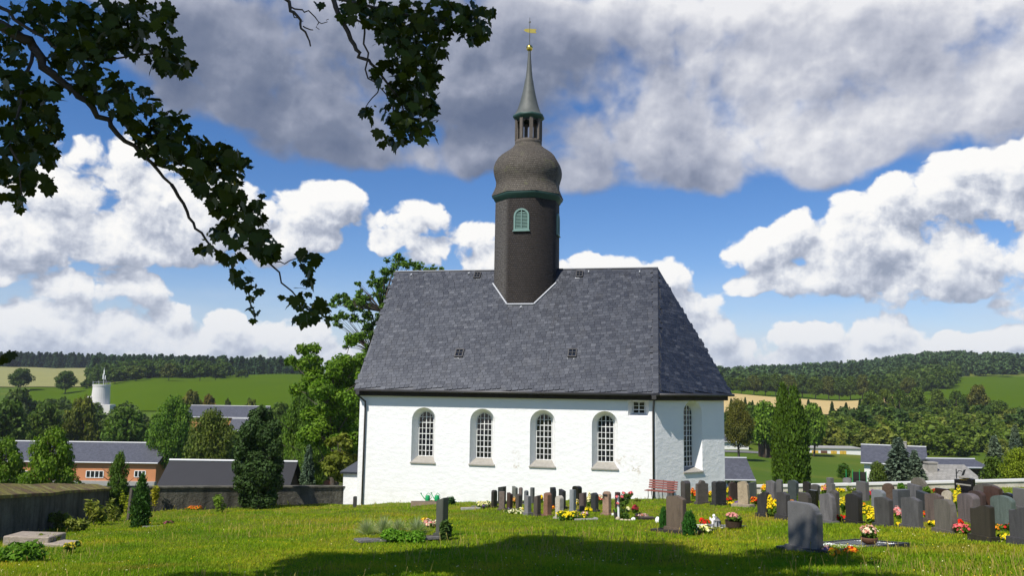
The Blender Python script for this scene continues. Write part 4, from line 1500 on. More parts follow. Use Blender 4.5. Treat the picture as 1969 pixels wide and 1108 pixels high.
DK, BK, GR, LG, BR, RB, SB, CW, GG = (.045, .045, .048), (.016, .017, .02), (.12, .12, .125), (.27, .28, .29), (.10, .075, .06), (.10, .055, .042), (.42, .27, .19), (.72, .68, .60), (.075, .095, .09)
ST_ = [
    # the group in the middle, in front of the nave
    (944, 949, 956, 945, 978, 'chamfer', (.05, .043, .038), 'dark brown pillar headstone with sloped top edges at the left end of the middle group', 'granite'),
    (957, 967, 973, 937, 969, 'slantr', (.05, .055, .055), 'dark grey headstone with bright sloping top behind the pinkish granite pillar', 'granite'),
    (959, 969.5, 971, 948, 983, 'flat', (.24, .20, .175), 'rough pinkish granite pillar, second from the left in the middle group', 'rough_stone'),
    (974, 980.5, 986, 950, 983.5, 'slant', (.085, .052, .04), 'short dark reddish-brown headstone beside the pinkish granite pillar', 'granite'),
    (984, 991, 995.5, 937.5, 971, 'slant', (.20, .22, .20), 'tall pale grey-green headstone with slanted top in the back row of the middle group', 'granite'),
    (997, 1003, 1005, 939.5, 969, 'round', (.24, .20, .19), 'round-topped pinkish headstone in the back row of the middle group', 'rough_stone'),
    (991, 997, 1003.6, 952, 984, 'peak', (.13, .115, .10), 'grey-brown pointed headstone behind the violet pansies', 'veined_stone'),
    (1007.6, 1012, 1016, 945.5, 973, 'chamfer', (.20, .22, .25), 'small bluish grey headstone behind the light granite pillar', 'granite'),
    (1008, 1015, 1021.6, 956.5, 991.5, 'flat', (.30, .30, .32), 'light grey granite pillar in the front of the middle group', 'granite'),
    (1019, 1024, 1028, 940, 971, 'flat', (.16, .175, .18), 'slim upright grey headstone at the back between the two grey pillars', 'granite'),
    (1025.6, 1033, 1040, 955, 995, 'slantr', (.15, .125, .11), 'grey-brown headstone with pale horizontal bands on its side', 'veined_stone'),
    (1044.7, 1052.5, 1060.6, 950, 995.5, 'peak', (.36, .20, .14), 'reddish-brown sandstone headstone left of the cream white one', 'rough_stone'),
    (1057, 1063, 1069.6, 940, 981, 'shoulder', (.04, .04, .042), 'charcoal headstone with stepped top behind the cream white one', 'granite'),
    (1067, 1076, 1084, 956.5, 1001, 'round', (.70, .66, .58), 'cream white rounded headstone with yellow flowers at its foot', 'rough_stone'),
    (1074, 1082, 1088, 943.5, 979, 'slant', (.05, .05, .06), 'dark slate-blue headstone just right behind the cream white one', 'granite'),
    (1094.7, 1102.5, 1107.7, 945, 988, 'flat', (.33, .37, .40), 'tall pale bluish granite pillar in front of the black peaked stone', 'veined_stone'),
    (1100, 1112, 1119, 937, 973, 'arch', (.022, .022, .024), 'wide black headstone with curved top at the back of the middle group', 'polished_granite'),
    (1113, 1122, 1128, 949, 986, 'slantr', (.15, .115, .11), 'mauve-brown headstone right of the pale bluish pillar', 'veined_stone'),
    (1136, 1145, 1151, 950, 986, 'peak', (.06, .065, .07), 'dark slate headstone standing alone beside the yellow flower tuft', 'granite'),
    (1183.5, 1187, 1192, 949.5, 987, 'flat', (.09, .045, .04), 'narrow dark red headstone behind the climbing rose', 'granite'),
    # beside the choir
    (1282, 1292, 1296, 930, 958, 'flat', (.13, .13, .135), 'plain grey headstone seen through the red bench', 'granite'),
    (1301, 1306, 1309.5, 934, 953, 'arch', (.06, .075, .075), 'small dark teal headstone right of the red bench', 'granite'),
    (1309, 1317.5, 1328, 927.5, 969.5, 'chamfer', (.12, .11, .11), 'tall headstone with pale lit side and black face right of the bench', 'polished_granite'),
    (1338, 1342, 1362, 926.5, 970, 'shell', (.16, .145, .13), 'grey-brown headstone crowned by a rounded shell under the choir window', 'rough_stone'),
    (1369, 1377, 1396.5, 928.5, 972, 'double', (.06, .062, .062), 'broad dark headstone with double-arched top at the church corner', 'rough_stone'),
    (1401, 1405, 1418.5, 929.5, 963, 'peak', (.085, .06, .05), 'dark brown headstone left of the cream sandstone one', 'veined_stone'),
    (1438, 1440.5, 1455, 929, 962.5, 'slantr', (.085, .105, .10), 'greenish dark headstone right of the cream sandstone one', 'veined_stone'),
    # the crowded field on the right
    (1473.5, 1488.5, 1493, 926, 962, 'peak', (.20, .195, .21), 'lilac-grey veined headstone in the back row left of the tall teal one', 'veined_stone'),
    (1493, 1503, 1506, 924.5, 957, 'arch', (.17, .17, .175), 'grey round-shouldered headstone touching the lilac-grey veined one', 'granite'),
    (1515.6, 1531, 1536, 926, 966, 'arch', (.075, .095, .10), 'dark teal headstone in front of the tall cypress pair', 'granite'),
    (1457, 1474, 1480, 948.5, 994.5, 'ogee', (.05, .048, .048), 'dark mottled headstone at the left front of the right-hand field', 'veined_stone'),
    (1494, 1512, 1519.5, 949, 997, 'peak', (.085, .082, .085), 'dark grey headstone right of the tall yellow flowers, left half of the field', 'veined_stone'),
    (1544.5, 1556, 1560, 928, 962, 'peak', (.035, .03, .028), 'nearly black pointed headstone near the white coping, right of the cypresses', 'granite'),
    (1560, 1573, 1577, 933.5, 966, 'arch', (.12, .115, .11), 'grey-brown round-topped headstone beside the nearly black pointed one', 'granite'),
    (1536, 1554.5, 1561, 950.5, 992, 'shoulder', (.11, .10, .09), 'grey-brown headstone with stepped shoulder behind the big grey foreground stone', 'granite'),
    (1556, 1569, 1574, 945.5, 985, 'flat', (.02, .02, .02), 'plain black headstone just behind the big grey foreground stone', 'polished_granite'),
    (1588, 1600, 1606, 921, 952, 'step', (.20, .20, .21), 'pale grey stepped headstone reaching above the white coping', 'granite'),
    (1577.5, 1601, 1608.5, 953, 1008, 'wave', (.22, .215, .225), 'grey diagonally veined headstone with curved edge right of the foreground stone', 'veined_stone'),
    (1597, 1608, 1615, 946, 999, 'peak', (.13, .12, .115), 'grey-brown headstone half hidden behind the diagonally veined one', 'veined_stone'),
    (1621.5, 1634, 1637, 921, 945, 'arch', (.24, .245, .25), 'light grey headstone standing alone against the white coping', 'granite'),
    (1648, 1664.5, 1671, 929, 968, 'flat', (.17, .165, .17), 'tall mid-grey square headstone in the middle of the right field', 'granite'),
    (1627.5, 1650.5, 1658, 953, 1008.5, 'arch', (.04, .038, .034), 'very dark arched headstone between red begonias and big yellow flowers', 'veined_stone'),
    (1640, 1652, 1659, 947, 992, 'arch', (.09, .09, .095), 'grey arched headstone peeping over the very dark arched one', 'granite'),
    (1677.5, 1697.5, 1704, 945, 992, 'arch', (.28, .31, .34), 'pale blue-grey smooth headstone behind the big yellow flowers', 'granite'),
    (1698, 1717, 1720.5, 932, 972, 'round', (.14, .095, .07), 'brown old headstone with rounded crown and shoulders', 'rough_stone'),
    (1683.5, 1709.5, 1717.5, 959, 1016.5, 'peak', (.10, .098, .095), 'dark grey pointed headstone right of the big yellow flowers', 'veined_stone'),
    (1719, 1728.5, 1750, 944.5, 986, 'flat', (.13, .14, .16), 'slate-blue square headstone behind the lilac hydrangea', 'granite'),
    (1736, 1765.5, 1774, 959.5, 1019.5, 'peak', (.14, .14, .145), 'wide mid-grey pointed headstone right of the lilac hydrangea', 'veined_stone'),
    (1747, 1768, 1773, 933, 966, 'slant', (.17, .17, .185), 'slanted grey headstone beneath the boulder-like one by the coping', 'veined_stone'),
    (1752, 1778, 1783, 919.5, 944, 'boulder', (.22, .205, .18), 'broad boulder-like pale headstone rising above the white coping', 'rough_stone'),
    (1764, 1780, 1789, 947, 990, 'slant', (.05, .055, .062), 'dark slate headstone with bright sloped top behind the wide mid-grey one', 'granite'),
    (1781.5, 1808.5, 1815.5, 952, 1007, 'peak', (.17, .135, .12), 'brownish headstone with light sloped edge left of the grey-brown front one', 'veined_stone'),
    (1800, 1830, 1840, 964.5, 1027.5, 'wave', (.20, .185, .16), 'grey-brown headstone with swept side in the front row right of the brownish one', 'veined_stone'),
    (1812, 1829, 1832, 946, 969, 'round', (.62, .56, .46), 'small cream rounded headstone in the yellow flower bed', 'rough_stone'),
    (1800, 1821, 1825, 941.5, 957, 'flat', (.055, .03, .03), 'low dark red headstone left of the small cream one', 'polished_granite'),
    (1875, 1922, 1927, 933, 958, 'arch', (.15, .135, .125), 'very wide low grey-brown headstone under the white coping', 'veined_stone'),
    (1864, 1888, 1895, 946, 980, 'arch', (.09, .06, .055), 'dark brown-red headstone left of the larger red-brown one', 'veined_stone'),
    (1895, 1921, 1927, 937.5, 980, 'peak', (.10, .055, .04), 'large red-brown veined headstone with pale top edge', 'veined_stone'),
    (1927, 1946, 1951, 951, 976, 'arch', (.025, .028, .04), 'low blue-black headstone behind the green-grey one', 'polished_granite'),
    (1845, 1871, 1884, 952.5, 1007.5, 'arch', (.19, .165, .165), 'mauve-grey headstone with broad arched shoulder', 'veined_stone'),
    (1870.5, 1903, 1912, 975, 1040, 'ogee', (.06, .052, .035), 'dark olive-brown headstone in the front row behind pink begonias', 'veined_stone'),
    (1909.5, 1944, 1952, 957, 1017, 'arch', (.15, .20, .18), 'green-grey veined headstone near the right edge', 'veined_stone'),
    (1952, 1982, 1990, 943, 982, 'flat', (.20, .20, .205), 'plain grey headstone cut by the right edge, back row', 'granite'),
    (1946, 1982, 1992, 979, 1046, 'ogee', (.10, .10, .105), 'slate-grey headstone cut by the right edge, front row', 'veined_stone'),
    # scattered small stones on the left
    (345, 350, 353, 961, 981, 'flat', (.10, .08, .065), 'small brown stone post in the grass right of the yellow shrub', 'rough_stone'),
    (357, 362, 364.5, 965, 980, 'arch', (.22, .24, .27), 'small blue-grey marker beside the small brown stone post', 'granite'),
    (679, 683.5, 685.5, 957, 976, 'arch', (.07, .07, .075), 'narrow dark stone stele by the church porch', 'granite'),
    (866, 871.5, 874, 948, 964, 'flat', (.22, .21, .20), 'small pale-topped grey stone behind the creeping juniper', 'granite'),
]
for s in ST_:
    headstone(*s[:8], mat=s[8], plinth=(s[4] - s[3]) > 26)
# cream sandstone with ragged edge on its own footing
r_ = headstone(1419, 1438, 1441.5, 929.5, 974.5, 'wave', (.56, .47, .33), 'ragged cream sandstone headstone on a pale stone footing', 'rough_stone', plinth=False)
foot_ = slab_mesh('footing', [(-.42, -.1), (.42, -.1), (.40, .11), (-.38, .09)], .42, bev=.02)
link('footing', foot_, MATS['rough_stone'], r_, loc=(0, -.08, 0), color=(.5, .43, .33))
# beige sandstone with a dark mark at its head
r_ = headstone(1158.5, 1170, 1175.5, 948.5, 993.5, 'chamfer', (.50, .34, .25), 'beige-pink sandstone headstone with a dark hooked mark at the top', 'rough_stone')
mk = MB()
mk.box(-.10, .10, -.115, -.085, .70, .735).box(-.075, -.045, -.115, -.085, .58, .70)
mk.build('metal_mark', MATS['dark_metal'], r_)
# black stone with gilt lines
r_ = headstone(1838.5, 1870, 1874, 920.5, 956, 'ogee', (.018, .018, .022), 'black headstone with gilt lettering and brown lower panel against the coping', 'polished_granite')
gl = MB()
rr = rnd(4)
for row, (z, x0, x1) in enumerate(((.78, -.20, .22), (.70, -.16, .18))):
    x = x0
    while x < x1:
        w_ = rr.uniform(.015, .03)
        gl.box(x, x + w_, -.083, -.0765, z - rr.uniform(.008, .018), z + rr.uniform(.008, .018))
        x += w_ + rr.uniform(.006, .014)
gl.build('gilt_lines', MATS['gold'], r_)
MB().box(-.34, .34, -.086, -.0765, .47, .53).build('ledge', MATS['sill_stone'], r_)

# ---- three graves with more detail
def gravel(name, parent, x0, x1, y0, y1, z, n, seed, color, size=.018):
    r = rnd(seed)
    V, F = [], []
    base = np.array([(1, 0, 0), (-1, 0, 0), (0, 1, 0), (0, -1, 0), (0, 0, 1), (0, 0, -1)], float)
    fc = np.array([(0, 2, 4), (2, 1, 4), (1, 3, 4), (3, 0, 4), (2, 0, 5), (1, 2, 5), (3, 1, 5), (0, 3, 5)])
    for i in range(n):
        s = size * r.uniform(.6, 1.4, 3)
        an = r.uniform(0, 6.28)
        c, sn = math.cos(an), math.sin(an)
        v = base * s
        v = np.stack([v[:, 0] * c - v[:, 1] * sn, v[:, 0] * sn + v[:, 1] * c, v[:, 2]], -1)
        V.append(v + np.array([r.uniform(x0, x1), r.uniform(y0, y1), z + r.uniform(-.004, .012)]))
        F.append(fc + i * 6)
    o = link(name, mesh_np(name, np.concatenate(V), np.concatenate(F)), MATS['gravel'], parent, color=color)
    o['kind'] = 'stuff'
    return o


simple('gravel', (.7, .7, .68), .9, .15, 20, .2, use_color=True)
tilt = math.atan(-.1)


def plot(root_loc, rz, name, label, cat):
    """a grave bed lying on the slope: root with the slope's tilt"""
    r = thing(name, label, cat, root_loc, 0)
    n = Vector((-.04, .1, 1)).normalized()
    q = Vector((0, 0, 1)).rotation_difference(n)
    r.rotation_mode = 'QUATERNION'
    from mathutils import Quaternion
    r.rotation_quaternion = q @ Quaternion((0, 0, 1), rz)
    return r


def kerb(parent, x0, x1, y0, y1, color, w=.07, h=.09):
    for (a, b, c, d) in ((x0, x1, y0, y0 + w), (x0, x1, y1 - w, y1), (x0, x0 + w, y0 + w, y1 - w), (x1 - w, x1, y0 + w, y1 - w)):
        MB().box(a, b, c, d, -.12, h).build('kerb', MATS['granite'], parent, bevel=.008, color=color)


big = headstone(1518, 1570.5, 1581, 973.5, 1064, 'shoulder', (.20, .205, .21), 'large plain grey granite headstone in the right foreground, half in tree shade', 'granite', name='headstone')
gb = Vector(big.location)
bed = plot(gb + Vector((0, 0, 0)), big.rotation_euler.z, 'grave_bed', 'dark-kerbed grave bed of white gravel behind the large grey foreground stone', 'grave')
kerb(bed, -.62, .62, -.12, 2.05, (.035, .037, .04))
MB().box(-.56, .56, -.05, 2.0, -.1, .035).build('soil', MATS['bark'], bed)
gravel('white_gravel', bed, -.54, .54, .25, 1.98, .045, 3600, 11, (.78, .78, .76))
MB().box(-.45, .40, 1.15, 1.75, .04, .085).build('cover_slab', MATS['polished_granite'], bed, bevel=.01, color=(.12, .125, .13))
GRAVES.append((gb.x + .5, gb.y + .9, 1.1))

brn = headstone(1281.5, 1312.5, 1319.7, 957, 1023, 'peak', (.20, .155, .115), 'brown wood-grained headstone between two dwarf conifers in the centre right foreground', 'veined_stone')
gb2 = Vector(brn.location)
bed = plot(gb2, brn.rotation_euler.z, 'grave_bed', 'dark-kerbed grave bed with pale slab and flower basket behind the brown headstone', 'grave')
kerb(bed, -.72, .72, -.16, 1.95, (.06, .05, .045), .07, .05)
MB().box(-.65, .65, -.1, 1.9, -.1, .02).build('soil', MATS['bark'], bed)
gravel('white_gravel', bed, -.6, .62, 1.0, 1.88, .03, 1800, 12, (.78, .78, .76))
MB().box(-.30, .62, 1.15, 1.7, .02, .07).build('cover_slab', MATS['granite'], bed, bevel=.01, color=(.25, .25, .26))
GRAVES.append((gb2.x + .5, gb2.y + .8, 1.0))

lef = headstone(837.5, 850.5, 861, 961, 1034, 'slantr', (.13, .145, .13), 'grey polished headstone with rough lit edge on the planted grave left of centre', 'polished_granite')
gb3 = hit(775, 1040)
bed = plot(gb3, .25, 'grave_bed', 'planted grave bed edged with slate slabs left of centre', 'grave')
for (x, y, w, dd, a) in ((-.82, .0, .26, .20, .2), (-.55, -.12, .22, .14, -.1), (-.2, -.17, .26, .10, .05), (.2, -.17, .25, .10, 0), (.62, -.12, .25, .12, .1), (-.95, .35, .18, .22, .1)):
    MB().obox((x, y, .03), (math.cos(a), math.sin(a), 0), (-math.sin(a), math.cos(a), 0), (0, 0, 1), w, dd, .035).build('edging_slab', MATS['rough_stone'], bed, bevel=.01, color=(.22, .225, .235))
MB().box(-.9, 1.0, -.1, .9, -.1, .03).build('soil', MATS['bark'], bed)
GRAVES.append((gb3.x, gb3.y + .35, 1.0))
# pale flat slab grave left of the middle group
p = hit(905, 979)
o = plot(p, .1, 'grave_slab', 'pale flat stone slab in the grass left of the middle group', 'grave')
MB().box(-.42, .42, -.3, .45, -.08, .05).build('slab', MATS['rough_stone'], o, bevel=.01, color=(.5, .49, .46))
MB().box(.05, .60, .42, .50, -.08, .10).build('kerb', MATS['granite'], o, bevel=.01, color=(.2, .2, .2))
p = hit(1118, 1003)
o = plot(p, .05, 'grave_slab', 'pale stone trough edge right of the cream white headstone', 'grave')
MB().box(-.22, .52, -.08, .02, -.08, .08).build('kerb', MATS['rough_stone'], o, bevel=.01, color=(.5, .5, .48))
MB().box(.44, .52, .02, .5, -.08, .08).build('kerb', MATS['rough_stone'], o, bevel=.01, color=(.5, .5, .48))
p = hit(325, 1014)
o = plot(p, .0, 'grave_slab', 'narrow flat grave edging with purple heather right of the small green cypress', 'grave')
MB().box(-.9, .75, -.06, .06, -.08, .05).build('kerb', MATS['rough_stone'], o, bevel=.01, color=(.36, .36, .33))
MB().box(.66, .75, .06, .5, -.08, .05).build('kerb', MATS['rough_stone'], o, bevel=.01, color=(.36, .36, .33))

# ------------------------------------------------------------------ leaf makers
def leaf_cloud(r, C, R, n, size, up=.25, asp=1.5, shell=.5, out_bias=.8):
    """n leaf quads spread through clumps C (k,3) with radii R (k,3)"""
    C, R = np.asarray(C, float), np.asarray(R, float)
    if R.ndim == 1:
        R = np.repeat(R[:, None], 3, 1)
    wgt = R.prod(1) ** (2 / 3)
    idx = r.choice(len(C), n, p=wgt / wgt.sum())
    dirs = r.normal(size=(n, 3)); dirs /= np.linalg.norm(dirs, axis=1)[:, None]
    rr = r.random(n) ** shell
    P = C[idx] + dirs * R[idx] * rr[:, None]
    nr = dirs * out_bias + r.normal(size=(n, 3)) * .6 + np.array([0, 0, up])
    nr /= np.linalg.norm(nr, axis=1)[:, None]
    t = np.cross(nr, r.normal(size=(n, 3))); t /= np.linalg.norm(t, axis=1)[:, None]
    b = np.cross(nr, t)
    s = size * r.uniform(.6, 1.4, n)[:, None]
    t, b = t * s * asp * .5, b * s * .5
    V = np.stack([P - t, P - b * .9, P + t, P + b * .9], 1).reshape(-1, 3)
    F = np.arange(4 * n).reshape(-1, 4)
    return V, F


def blossom_cloud(r, C, R, n, size, up=1.0):
    """small domed flower heads on the upper side of clumps"""
    C, R = np.asarray(C, float), np.asarray(R, float)
    if R.ndim == 1:
        R = np.repeat(R[:, None], 3, 1)
    idx = r.integers(0, len(C), n)
    dirs = r.normal(size=(n, 3)); dirs[:, 2] = np.abs(dirs[:, 2]) * .9 + .1; dirs /= np.linalg.norm(dirs, axis=1)[:, None]
    P = C[idx] + dirs * R[idx] * r.uniform(.85, 1.08, n)[:, None]
    nr = dirs + r.normal(size=(n, 3)) * .25 + np.array([0, 0, .3]); nr /= np.linalg.norm(nr, axis=1)[:, None]
    t = np.cross(nr, r.normal(size=(n, 3))); t /= np.linalg.norm(t, axis=1)[:, None]
    b = np.cross(nr, t)
    s = (size * r.uniform(.7, 1.3, n))[:, None]
    rim = [P + (t * math.cos(a) + b * math.sin(a)) * s * (1 if k % 2 else .8) for k, a in enumerate(np.linspace(0, 2 * PI, 9)[:-1])]
    top = P + nr * s * .45
    V = np.stack(rim + [top], 1).reshape(-1, 3)
    f = np.array([(k, (k + 1) % 8, 8) for k in range(8)])
    F = (f[None] + (np.arange(n) * 9)[:, None, None]).reshape(-1, 3)
    return V, F


GREEN = (.05, .10, .018)
_fs = [100]


def flowers(px, py, wpx, hpx, cols, label, name='flower_clump', leaf=GREEN, dens=1.0, bl=.03, cat='flowers', zlift=0.0, leaf_n=None, nb=None):
    bl *= 1.12
    """a clump of flowering plants on a grave: cols = blossom colours"""
    _fs[0] += 1
    r = rnd(_fs[0])
    g = hit(px, py); g.z = plane_z(g.x, g.y) + zlift
    mp = g.y / FPX
    w, h = wpx * mp * 1.2, hpx * mp * 1.25
    root = thing(name, label, cat, g, r.uniform(0, 6), 'flowers on the graves')
    k = max(3, int(4 * w / max(h, .05)))
    C = np.stack([r.uniform(-.38, .38, k) * w, r.uniform(-.3, .3, k) * w, r.uniform(.3, .6, k) * h], -1)
    R = np.stack([np.full(k, max(.25 * w, .06)), np.full(k, max(.25 * w, .06)), np.full(k, .42 * h)], -1)
    n = leaf_n or int(260 * dens * max(1, w * h / .08))
    V, F = leaf_cloud(r, C, R, min(n, 1600), .05, .4, 1.6, .6)
    link('foliage', mesh_np('foliage', V, F), MATS['leaves'], root, color=leaf)
    for i, c in enumerate(cols):
        nn = nb or int(52 * dens * max(1, w * h / .07) / max(1, len(cols) ** .6))
        V, F = blossom_cloud(r, C, R, min(nn, 260), bl)
        link('blossoms', mesh_np('blossoms', V, F), MATS['blossoms'], root, color=c)
    return root


YEL, ORA, RED, PNK, WHT, VIO, LIL, MAG = (.85, .66, .02), (.85, .30, .02), (.62, .02, .015), (.80, .25, .38), (.85, .84, .78), (.16, .09, .45), (.62, .40, .58), (.16, .012, .03)
FL = [
    (928, 978, 26, 12, [WHT, (.75, .75, .45)], 'white and pale yellow pansies beside the pale flat slab'),
    (932, 980, 10, 7, [VIO], 'violet pansies in front of the dark brown pillar stone'),
    (985, 988, 16, 8, [VIO], 'violet pansies in front of the reddish-brown short stone'),
    (990, 990, 34, 8, [WHT], 'low white-flowered edging plants along the middle group'),
    (989, 982, 7, 5, [YEL], 'small yellow flower between the violet pansies and the grey-brown stone'),
    (1005, 986, 9, 9, [YEL, WHT], 'yellow and white flowers left of the light grey granite pillar'),
    (989, 975, 8, 14, [ORA, (.7, .5, .3)], 'orange flowers behind the short reddish-brown stone'),
    (1042, 970, 10, 14, [RED, YEL], 'red and yellow flowers behind the sandstone headstone'),
    (1063, 986, 9, 9, [YEL, RED], 'yellow and red flowers left of the cream white headstone'),
    (1092, 1003, 34, 16, [YEL], 'bushy yellow flowers at the foot of the cream white headstone'),
    (1117, 1001, 22, 13, [YEL, LIL], 'yellow and lilac flowers in the pale stone trough'),
    (1132, 987, 9, 9, [YEL], 'single tuft of bright yellow flowers right of the mauve-brown stone'),
    (1109, 978, 8, 14, [WHT, YEL], 'white and yellow flowers behind the pale bluish pillar'),
    (1132, 976, 10, 22, [WHT], 'tall white-flowered bush between the mauve-brown and dark slate stones'),
    (1157, 970, 10, 16, [RED, WHT], 'red and white roses left of the beige-pink sandstone'),
    (1218, 991, 16, 16, [MAG, (.35, .03, .06)], 'dark crimson dahlias beside the climbing rose'),
    (1208, 985, 7, 8, [WHT], 'white flowers between the rose and the crimson dahlias'),
    (1232, 998, 20, 8, [LIL, (.5, .2, .2)], 'dusky pink heather in the dark planter box'),
    (1336, 966, 12, 20, [ORA, RED], 'orange-red flowers left of the shell-topped headstone'),
    (1341, 970, 7, 5, [YEL], 'small yellow flowers at the foot of the shell-topped headstone'),
    (1365, 958, 8, 12, [YEL, ORA], 'yellow and orange marigolds right of the shell-topped headstone'),
    (1378, 968, 9, 8, [RED], 'red flowers at the foot of the double-arched headstone'),
    (1399, 955, 6, 14, [YEL], 'tall yellow flowers right of the double-arched headstone'),
    (1402, 967, 13, 9, [RED], 'scarlet flowers left of the cream sandstone headstone'),
    (1408, 973, 16, 6, [YEL], 'low yellow flowers left of the pale stone footing'),
    (1416, 971, 5, 5, [VIO], 'violet tuft beside the pale stone footing'),
    (1453, 972, 15, 12, [RED, ORA], 'red flowers right of the cream sandstone headstone'),
    (1467, 950, 16, 14, [YEL, ORA], 'yellow-orange flowers in front of the wall end near the choir'),
    (1489, 995, 17, 32, [YEL], 'tall lemon-yellow flowers between two dark front headstones'),
    (1526, 975, 14, 9, [ORA, VIO], 'orange and violet flowers beyond the large grey foreground stone'),
    (1584, 955, 7, 18, [PNK, YEL], 'pink and yellow flowers left of the pale grey stepped stone'),
    (1614, 950, 18, 8, [YEL], 'yellow flowers in the grass below the white coping'),
    (1622, 988, 14, 26, [YEL, (.6, .55, .05)], 'yellow-green flowering bush left of the very dark arched stone'),
    (1620, 965, 12, 7, [RED, WHT], 'red flowers above the yellow-green bush'),
    (1620, 1005, 18, 12, [RED], 'red begonias left of the very dark arched stone'),
    (1673, 993, 24, 16, [YEL], 'big lemon-yellow blossoms right of the very dark arched stone'),
    (1678, 1009, 24, 18, [YEL], 'lower clump of big yellow blossoms in front of the dark pointed stone'),
    (1664, 978, 14, 10, [YEL, ORA], 'small yellow flowers behind the big lemon-yellow blossoms'),
    (1675, 962, 7, 16, [RED, VIO], 'dark red flowers right of the tall mid-grey square stone'),
    (1722, 978, 14, 10, [ORA, YEL], 'orange marigolds behind the lilac hydrangea'),
    (1728, 1003, 20, 22, [LIL, PNK], 'lilac-pink hydrangea left of the wide mid-grey stone'),
    (1733, 1016, 16, 8, [YEL], 'yellow flowers at the foot of the wide mid-grey stone'),
    (1780, 1000, 9, 16, [RED, YEL], 'red and yellow flowers right of the wide mid-grey stone'),
    (1795, 1012, 10, 8, [YEL], 'small yellow flower left of the swept front headstone'),
    (1797, 948, 8, 6, [RED], 'red flowers left of the low dark red headstone'),
    (1843, 985, 12, 42, [YEL, (.5, .5, .05)], 'long yellow flower bed behind the swept front headstone'),
    (1843, 955, 8, 11, [RED], 'red flowers left of the gilt-lettered black headstone'),
    (1845, 1012, 10, 9, [RED], 'red begonias right of the swept front headstone'),
    (1858, 1030, 30, 17, [PNK, (.7, .1, .2)], 'pink begonias between the front-row headstones'),
    (1866, 1005, 13, 13, [LIL, WHT], 'pale lilac flowers left of the dark olive-brown headstone'),
    (1919, 1022, 14, 9, [ORA], 'orange flowers right of the dark olive-brown headstone'),
    (1936, 1038, 22, 8, [YEL], 'yellow flowers left of the slate-grey stone at the right edge'),
    (1938, 1024, 20, 14, [GREEN, RED], 'leafy bed with red flowers under the green-grey headstone'),
    (1584, 1066, 14, 12, [VIO, LIL], 'violet flowers right of the large grey foreground stone'),
    (1605, 1072, 22, 11, [YEL, ORA], 'yellow and orange pansies on the large foreground grave'),
    (1640, 1069, 20, 13, [ORA, RED], 'orange-red marigolds at the end of the large foreground grave'),
    (1355, 1012, 14, 12, [RED], 'red flowers behind the right dwarf conifer'),
    (1352, 1024, 24, 11, [WHT, (.7, .75, .4)], 'white flowers right of the right dwarf conifer'),
    (829, 1020, 24, 18, [PNK, WHT, LIL], 'pink and white hydrangea on the planted grave left of centre'),
    (815, 1008, 18, 9, [YEL, ORA], 'yellow and orange flowers behind the pink hydrangea'),
    (282, 1010, 12, 5, [YEL], 'yellow flowers on the narrow edging by the small cypress'),
    (325, 1011, 16, 7, [(.30, .08, .22)], 'purple heather on the narrow edging'),
    (372, 982, 26, 7, [(.7, .15, .05), ORA], 'rust-red flowers by the small stone post'),
    (137, 1060, 22, 14, [(.6, .48, .05)], 'yellow-leaved clump right of the stone steps'),
    (838, 972, 16, 8, [(.6, .6, .08)], 'yellow-green tuft by the wooden planter'),
]
for f in FL:
    flowers(*f)

# ------------------------------------------------------------------ furniture and small things on the graves
simple('red_slat', (.20, .058, .042), .5, .2, 8, .4)
simple('cast_iron', (.02, .02, .02), .5, .2, 8, .4)
simple('green_plastic', (.012, .30, .09), .35, .12, 6, .5)
simple('brown_clay', (.12, .055, .03), .7, .25, 10, .3)
simple('white_stone', (.82, .81, .78), .6, .06, 8, .3)
simple('beige_stone', (.48, .40, .28), .9, .25, 8, .2, .5, 20)
simple('planter_wood', (.30, .22, .16), .85, .3, 8, .2)
simple('wicker', (.05, .032, .02), .8, .5, 40, .2)

g = hit(1272, 963); g.z = plane_z(g.x, g.y)
bench = thing('park_bench', 'red slatted bench with iron legs in front of the church corner', 'bench', g, -math.atan2(g.x, g.y) - .42)
BL = 1.45
for i in range(4):
    y = .16 + .03 * i; z = .55 + .105 * i
    MB().obox((0, y, z), (1, 0, 0), (0, .25, .97), (0, .97, -.25), BL / 2, .038, .016).build('back_slat', MATS['red_slat'], bench)
for i in range(4):
    MB().obox((0, -.30 + .11 * i, .44), (1, 0, 0), (0, 1, 0), (0, 0, 1), BL / 2, .045, .016).build('seat_slat', MATS['red_slat'], bench)
for x in (-.55, 0, .55):
    lg = MB()
    lg.tube([(x, -.34, -.05), (x, -.27, .2), (x, -.30, .42), (x, .10, .42), (x, .17, .55), (x, .27, .93)], .018, 6)
    lg.tube([(x, .22, -.05), (x, .12, .2), (x, .08, .42)], .018, 6)
    lg.build('leg', MATS['cast_iron'], bench)

# watering cans on a wooden planter edge
for (px, py, rz, lab) in ((822, 973, 2.9, 'upright green watering can with raised spout on the planter edge'), (840, 973, 2.6, 'green watering can half hidden by the creeping juniper')):
    g = hit(px, py); g.z = plane_z(g.x, g.y) + .22
    c = thing('watering_can', lab, 'watering can', g, rz)
    MB().lathe([(.115, 0), (.12, .02), (.115, .24), (.09, .27)], 16).build('body', MATS['green_plastic'], c, smooth=True)
    MB().tube([(.10, 0, .06), (.22, 0, .16), (.34, 0, .32)], [.03, .022, .018], 8).build('spout', MATS['green_plastic'], c, smooth=True)
    MB().lathe([(.018, -.02), (.045, .03), (.045, .035)], 10, (.345, 0, .335)).build('rose', MATS['green_plastic'], c)
    MB().tube([(-.10, 0, .06), (-.19, 0, .16), (-.16, 0, .30), (-.02, 0, .38), (.07, 0, .28)], .014, 6).build('handle', MATS['green_plastic'], c, smooth=True)
g = hit(820, 974); g.z = plane_z(g.x, g.y)
